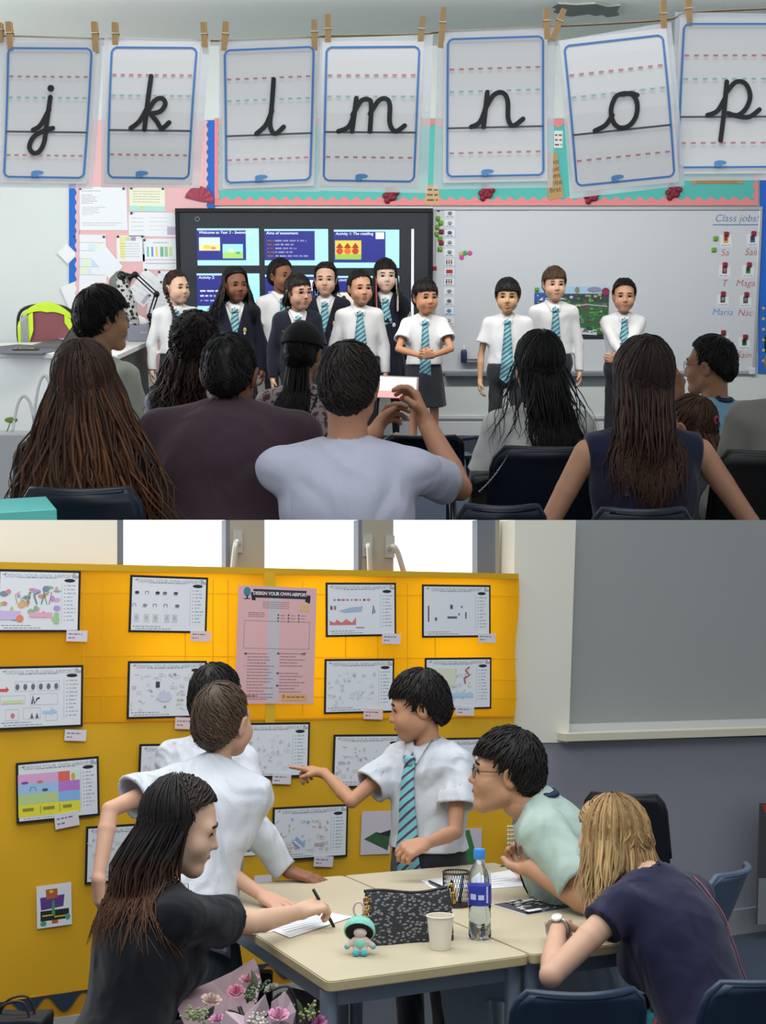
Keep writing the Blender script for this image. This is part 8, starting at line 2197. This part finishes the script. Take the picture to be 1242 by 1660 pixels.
    def wrap(name, pts, m, dz=.004):
        P = [fp(*p) for p in pts]; mb = MB(); c = sum(P, Vector((0, 0, 0))) / len(P)
        n = (P[1] - P[0]).cross(P[-1] - P[0]).normalized()
        ring = []
        for i in range(len(P)):
            ring += [P[i], P[i].lerp(P[(i + 1) % len(P)], .5) + n * .006 * (1 if i % 2 else -1)]
        k = len(ring); V = [c - n * .02] + ring; V2 = [v + n * dz for v in V]
        Fs = [[0, 1 + i, 1 + (i + 1) % k] for i in range(k)] + [[k + 1, k + 2 + (i + 1) % k, k + 2 + i] for i in range(k)] + [[1 + i, k + 2 + i, k + 2 + (i + 1) % k, 1 + (i + 1) % k] for i in range(k)]
        mb.add(V + V2, Fs); return mb.obj(name, m, t_)
    wrap('wrapping_sheet', [(282, 1622, 660), (345, 1590, 640), (412, 1553, 640), (424, 1590, 640), (400, 1700, 690), (330, 1720, 690)], WRAP)
    wrap('wrapping_sheet', [(340, 1700, 720), (365, 1640, 720), (395, 1648, 720), (430, 1612, 720), (440, 1660, 720), (420, 1720, 720)], mat('wrap_lilac', '#b79ea6', .6))
    wrap('wrapping_sheet', [(430, 1650, 640), (470, 1600, 620), (540, 1612, 600), (545, 1690, 620), (470, 1720, 650)], mat('wrap_mauve', '#6f5f66', .6))
    wrap('wrapping_sheet', [(440, 1625, 705), (462, 1608, 705), (480, 1640, 705), (470, 1680, 705), (435, 1690, 705)], mat('wrap_lilac', '#b79ea6'))
    mb = MB(); mb.tube(spline([fp(388, 1632, 715), fp(396, 1648, 718), (fp(420, 1652, 720)), fp(434, 1640, 718), fp(428, 1620, 712)], 6), .006, 6, flat=.5); mb.tube(spline([fp(440, 1606, 700), fp(468, 1600, 700), fp(482, 1640, 700), fp(478, 1700, 705)], 6), .006, 6, flat=.5); mb.obj('ribbon', mat('ribbon_black', '#16161a', .5), t_, None, True)
    def rose(name, u, v, s, r_, c, nl=4):
        mb = MB(); C_ = fp(u, v, s); g = random.Random(int(u)); tilt = Matrix.Rotation(g.uniform(-.5, .3), 3, 'X') @ Matrix.Rotation(g.uniform(-.4, .4), 3, 'Y') @ Matrix.Rotation(R(35), 3, 'X')
        for l_ in range(nl):
            n_ = 3 + 2 * l_; rad = r_ * (.12 + .88 * l_ / (nl - 1)); op_ = .15 + .55 * l_ / (nl - 1)
            for k in range(n_):
                a0 = 2 * math.pi * (k + .5 * (l_ % 2)) / n_ + g.uniform(-.15, .15); V = []; w_ = 2 * math.pi / n_ * .75; m_ = 5
                for j in range(4):
                    t = j / 3; rr_ = rad * (.35 + .65 * t ** .8) + op_ * r_ * .25 * max(0, t - .6); z = r_ * (.9 - .12 * l_) * t - r_ * .4 + (-.10 * r_ * (t ** 3) if l_ > 1 else 0)
                    for i in range(m_): a_ = a0 + w_ * (i / (m_ - 1) - .5) * 1.3 * (1 - .25 * t * t * abs(i - 2) / 2); V.append(tilt @ Vector((rr_ * math.cos(a_), rr_ * math.sin(a_), z - .06 * r_ * abs(i - 2) * t)) + C_)
                mb.add(V, [[j * m_ + i, j * m_ + i + 1, (j + 1) * m_ + i + 1, (j + 1) * m_ + i] for j in range(3) for i in range(m_ - 1)])
        return mesh_obj(name, np.array([tuple(v) for v in mb.V]), mb.F, mat('petal_' + c[1:], c, .6, var=.12, vscale=60, sss=.1), t_)
    for a in ((404, 1585, 660, .024, '#c08a96'), (383, 1606, 675, .021, '#c6788f'), (343, 1619, 680, .024, '#c9b0a2'), (353, 1650, 690, .020, '#cf93ae'), (452, 1643, 730, .022, '#cf8fae'), (440, 1600, 690, .016, '#8f8a80'), (518, 1657, 690, .018, '#b06a94'), (372, 1655, 700, .018, '#d3b4c0')): rose('rose', *a)
    for (u, v, s, c, n_, sp) in ((318, 1645, 700, '#8fa06a', 70, .030), (420, 1656, 730, '#d6d2c4', 60, .026), (500, 1640, 690, '#9aa066', 34, .024), (406, 1612, 690, '#6c7a58', 40, .018), (430, 1600, 680, '#54604a', 30, .018)):
        mb = MB(); C_ = fp(u, v, s); g = random.Random(int(v))
        for k in range(n_): d_ = Vector((g.gauss(0, 1), g.gauss(0, .6), g.gauss(0, .8))) * sp * .5; mb.ball(C_ + d_, g.uniform(.0022, .0042), u=6, v=4)
        o = mb.obj('filler_blossom', mat('filler_' + c[1:], c, .7), t_, None, True); o['kind'] = 'stuff'
    for k in range(14):
        g = random.Random(90 + k); C_ = fp(g.choice((330, 395, 415, 440, 500)) + g.uniform(-14, 14), g.uniform(1600, 1655), 685); d_ = Vector((g.uniform(-1, 1), g.uniform(-.5, .2), g.uniform(.2, 1))).normalized(); sd = d_.cross(Vector((0, 1, .2))).normalized()
        V = []; 
        for t in np.linspace(0, 1, 6): w_ = .008 * math.sin(math.pi * min(1, t * .92 + .05)); V += [C_ + d_ * t * .045 + sd * w_, C_ + d_ * t * .045 + Vector((0, -.002, 0)), C_ + d_ * t * .045 - sd * w_]
        mesh_obj('leaf', np.array([tuple(v) for v in V]), [[j * 3 + i, j * 3 + i + 1, j * 3 + 4 + i, j * 3 + 3 + i] for j in range(5) for i in range(2)], mat('leaf_dull', '#46583c', .6), t_)
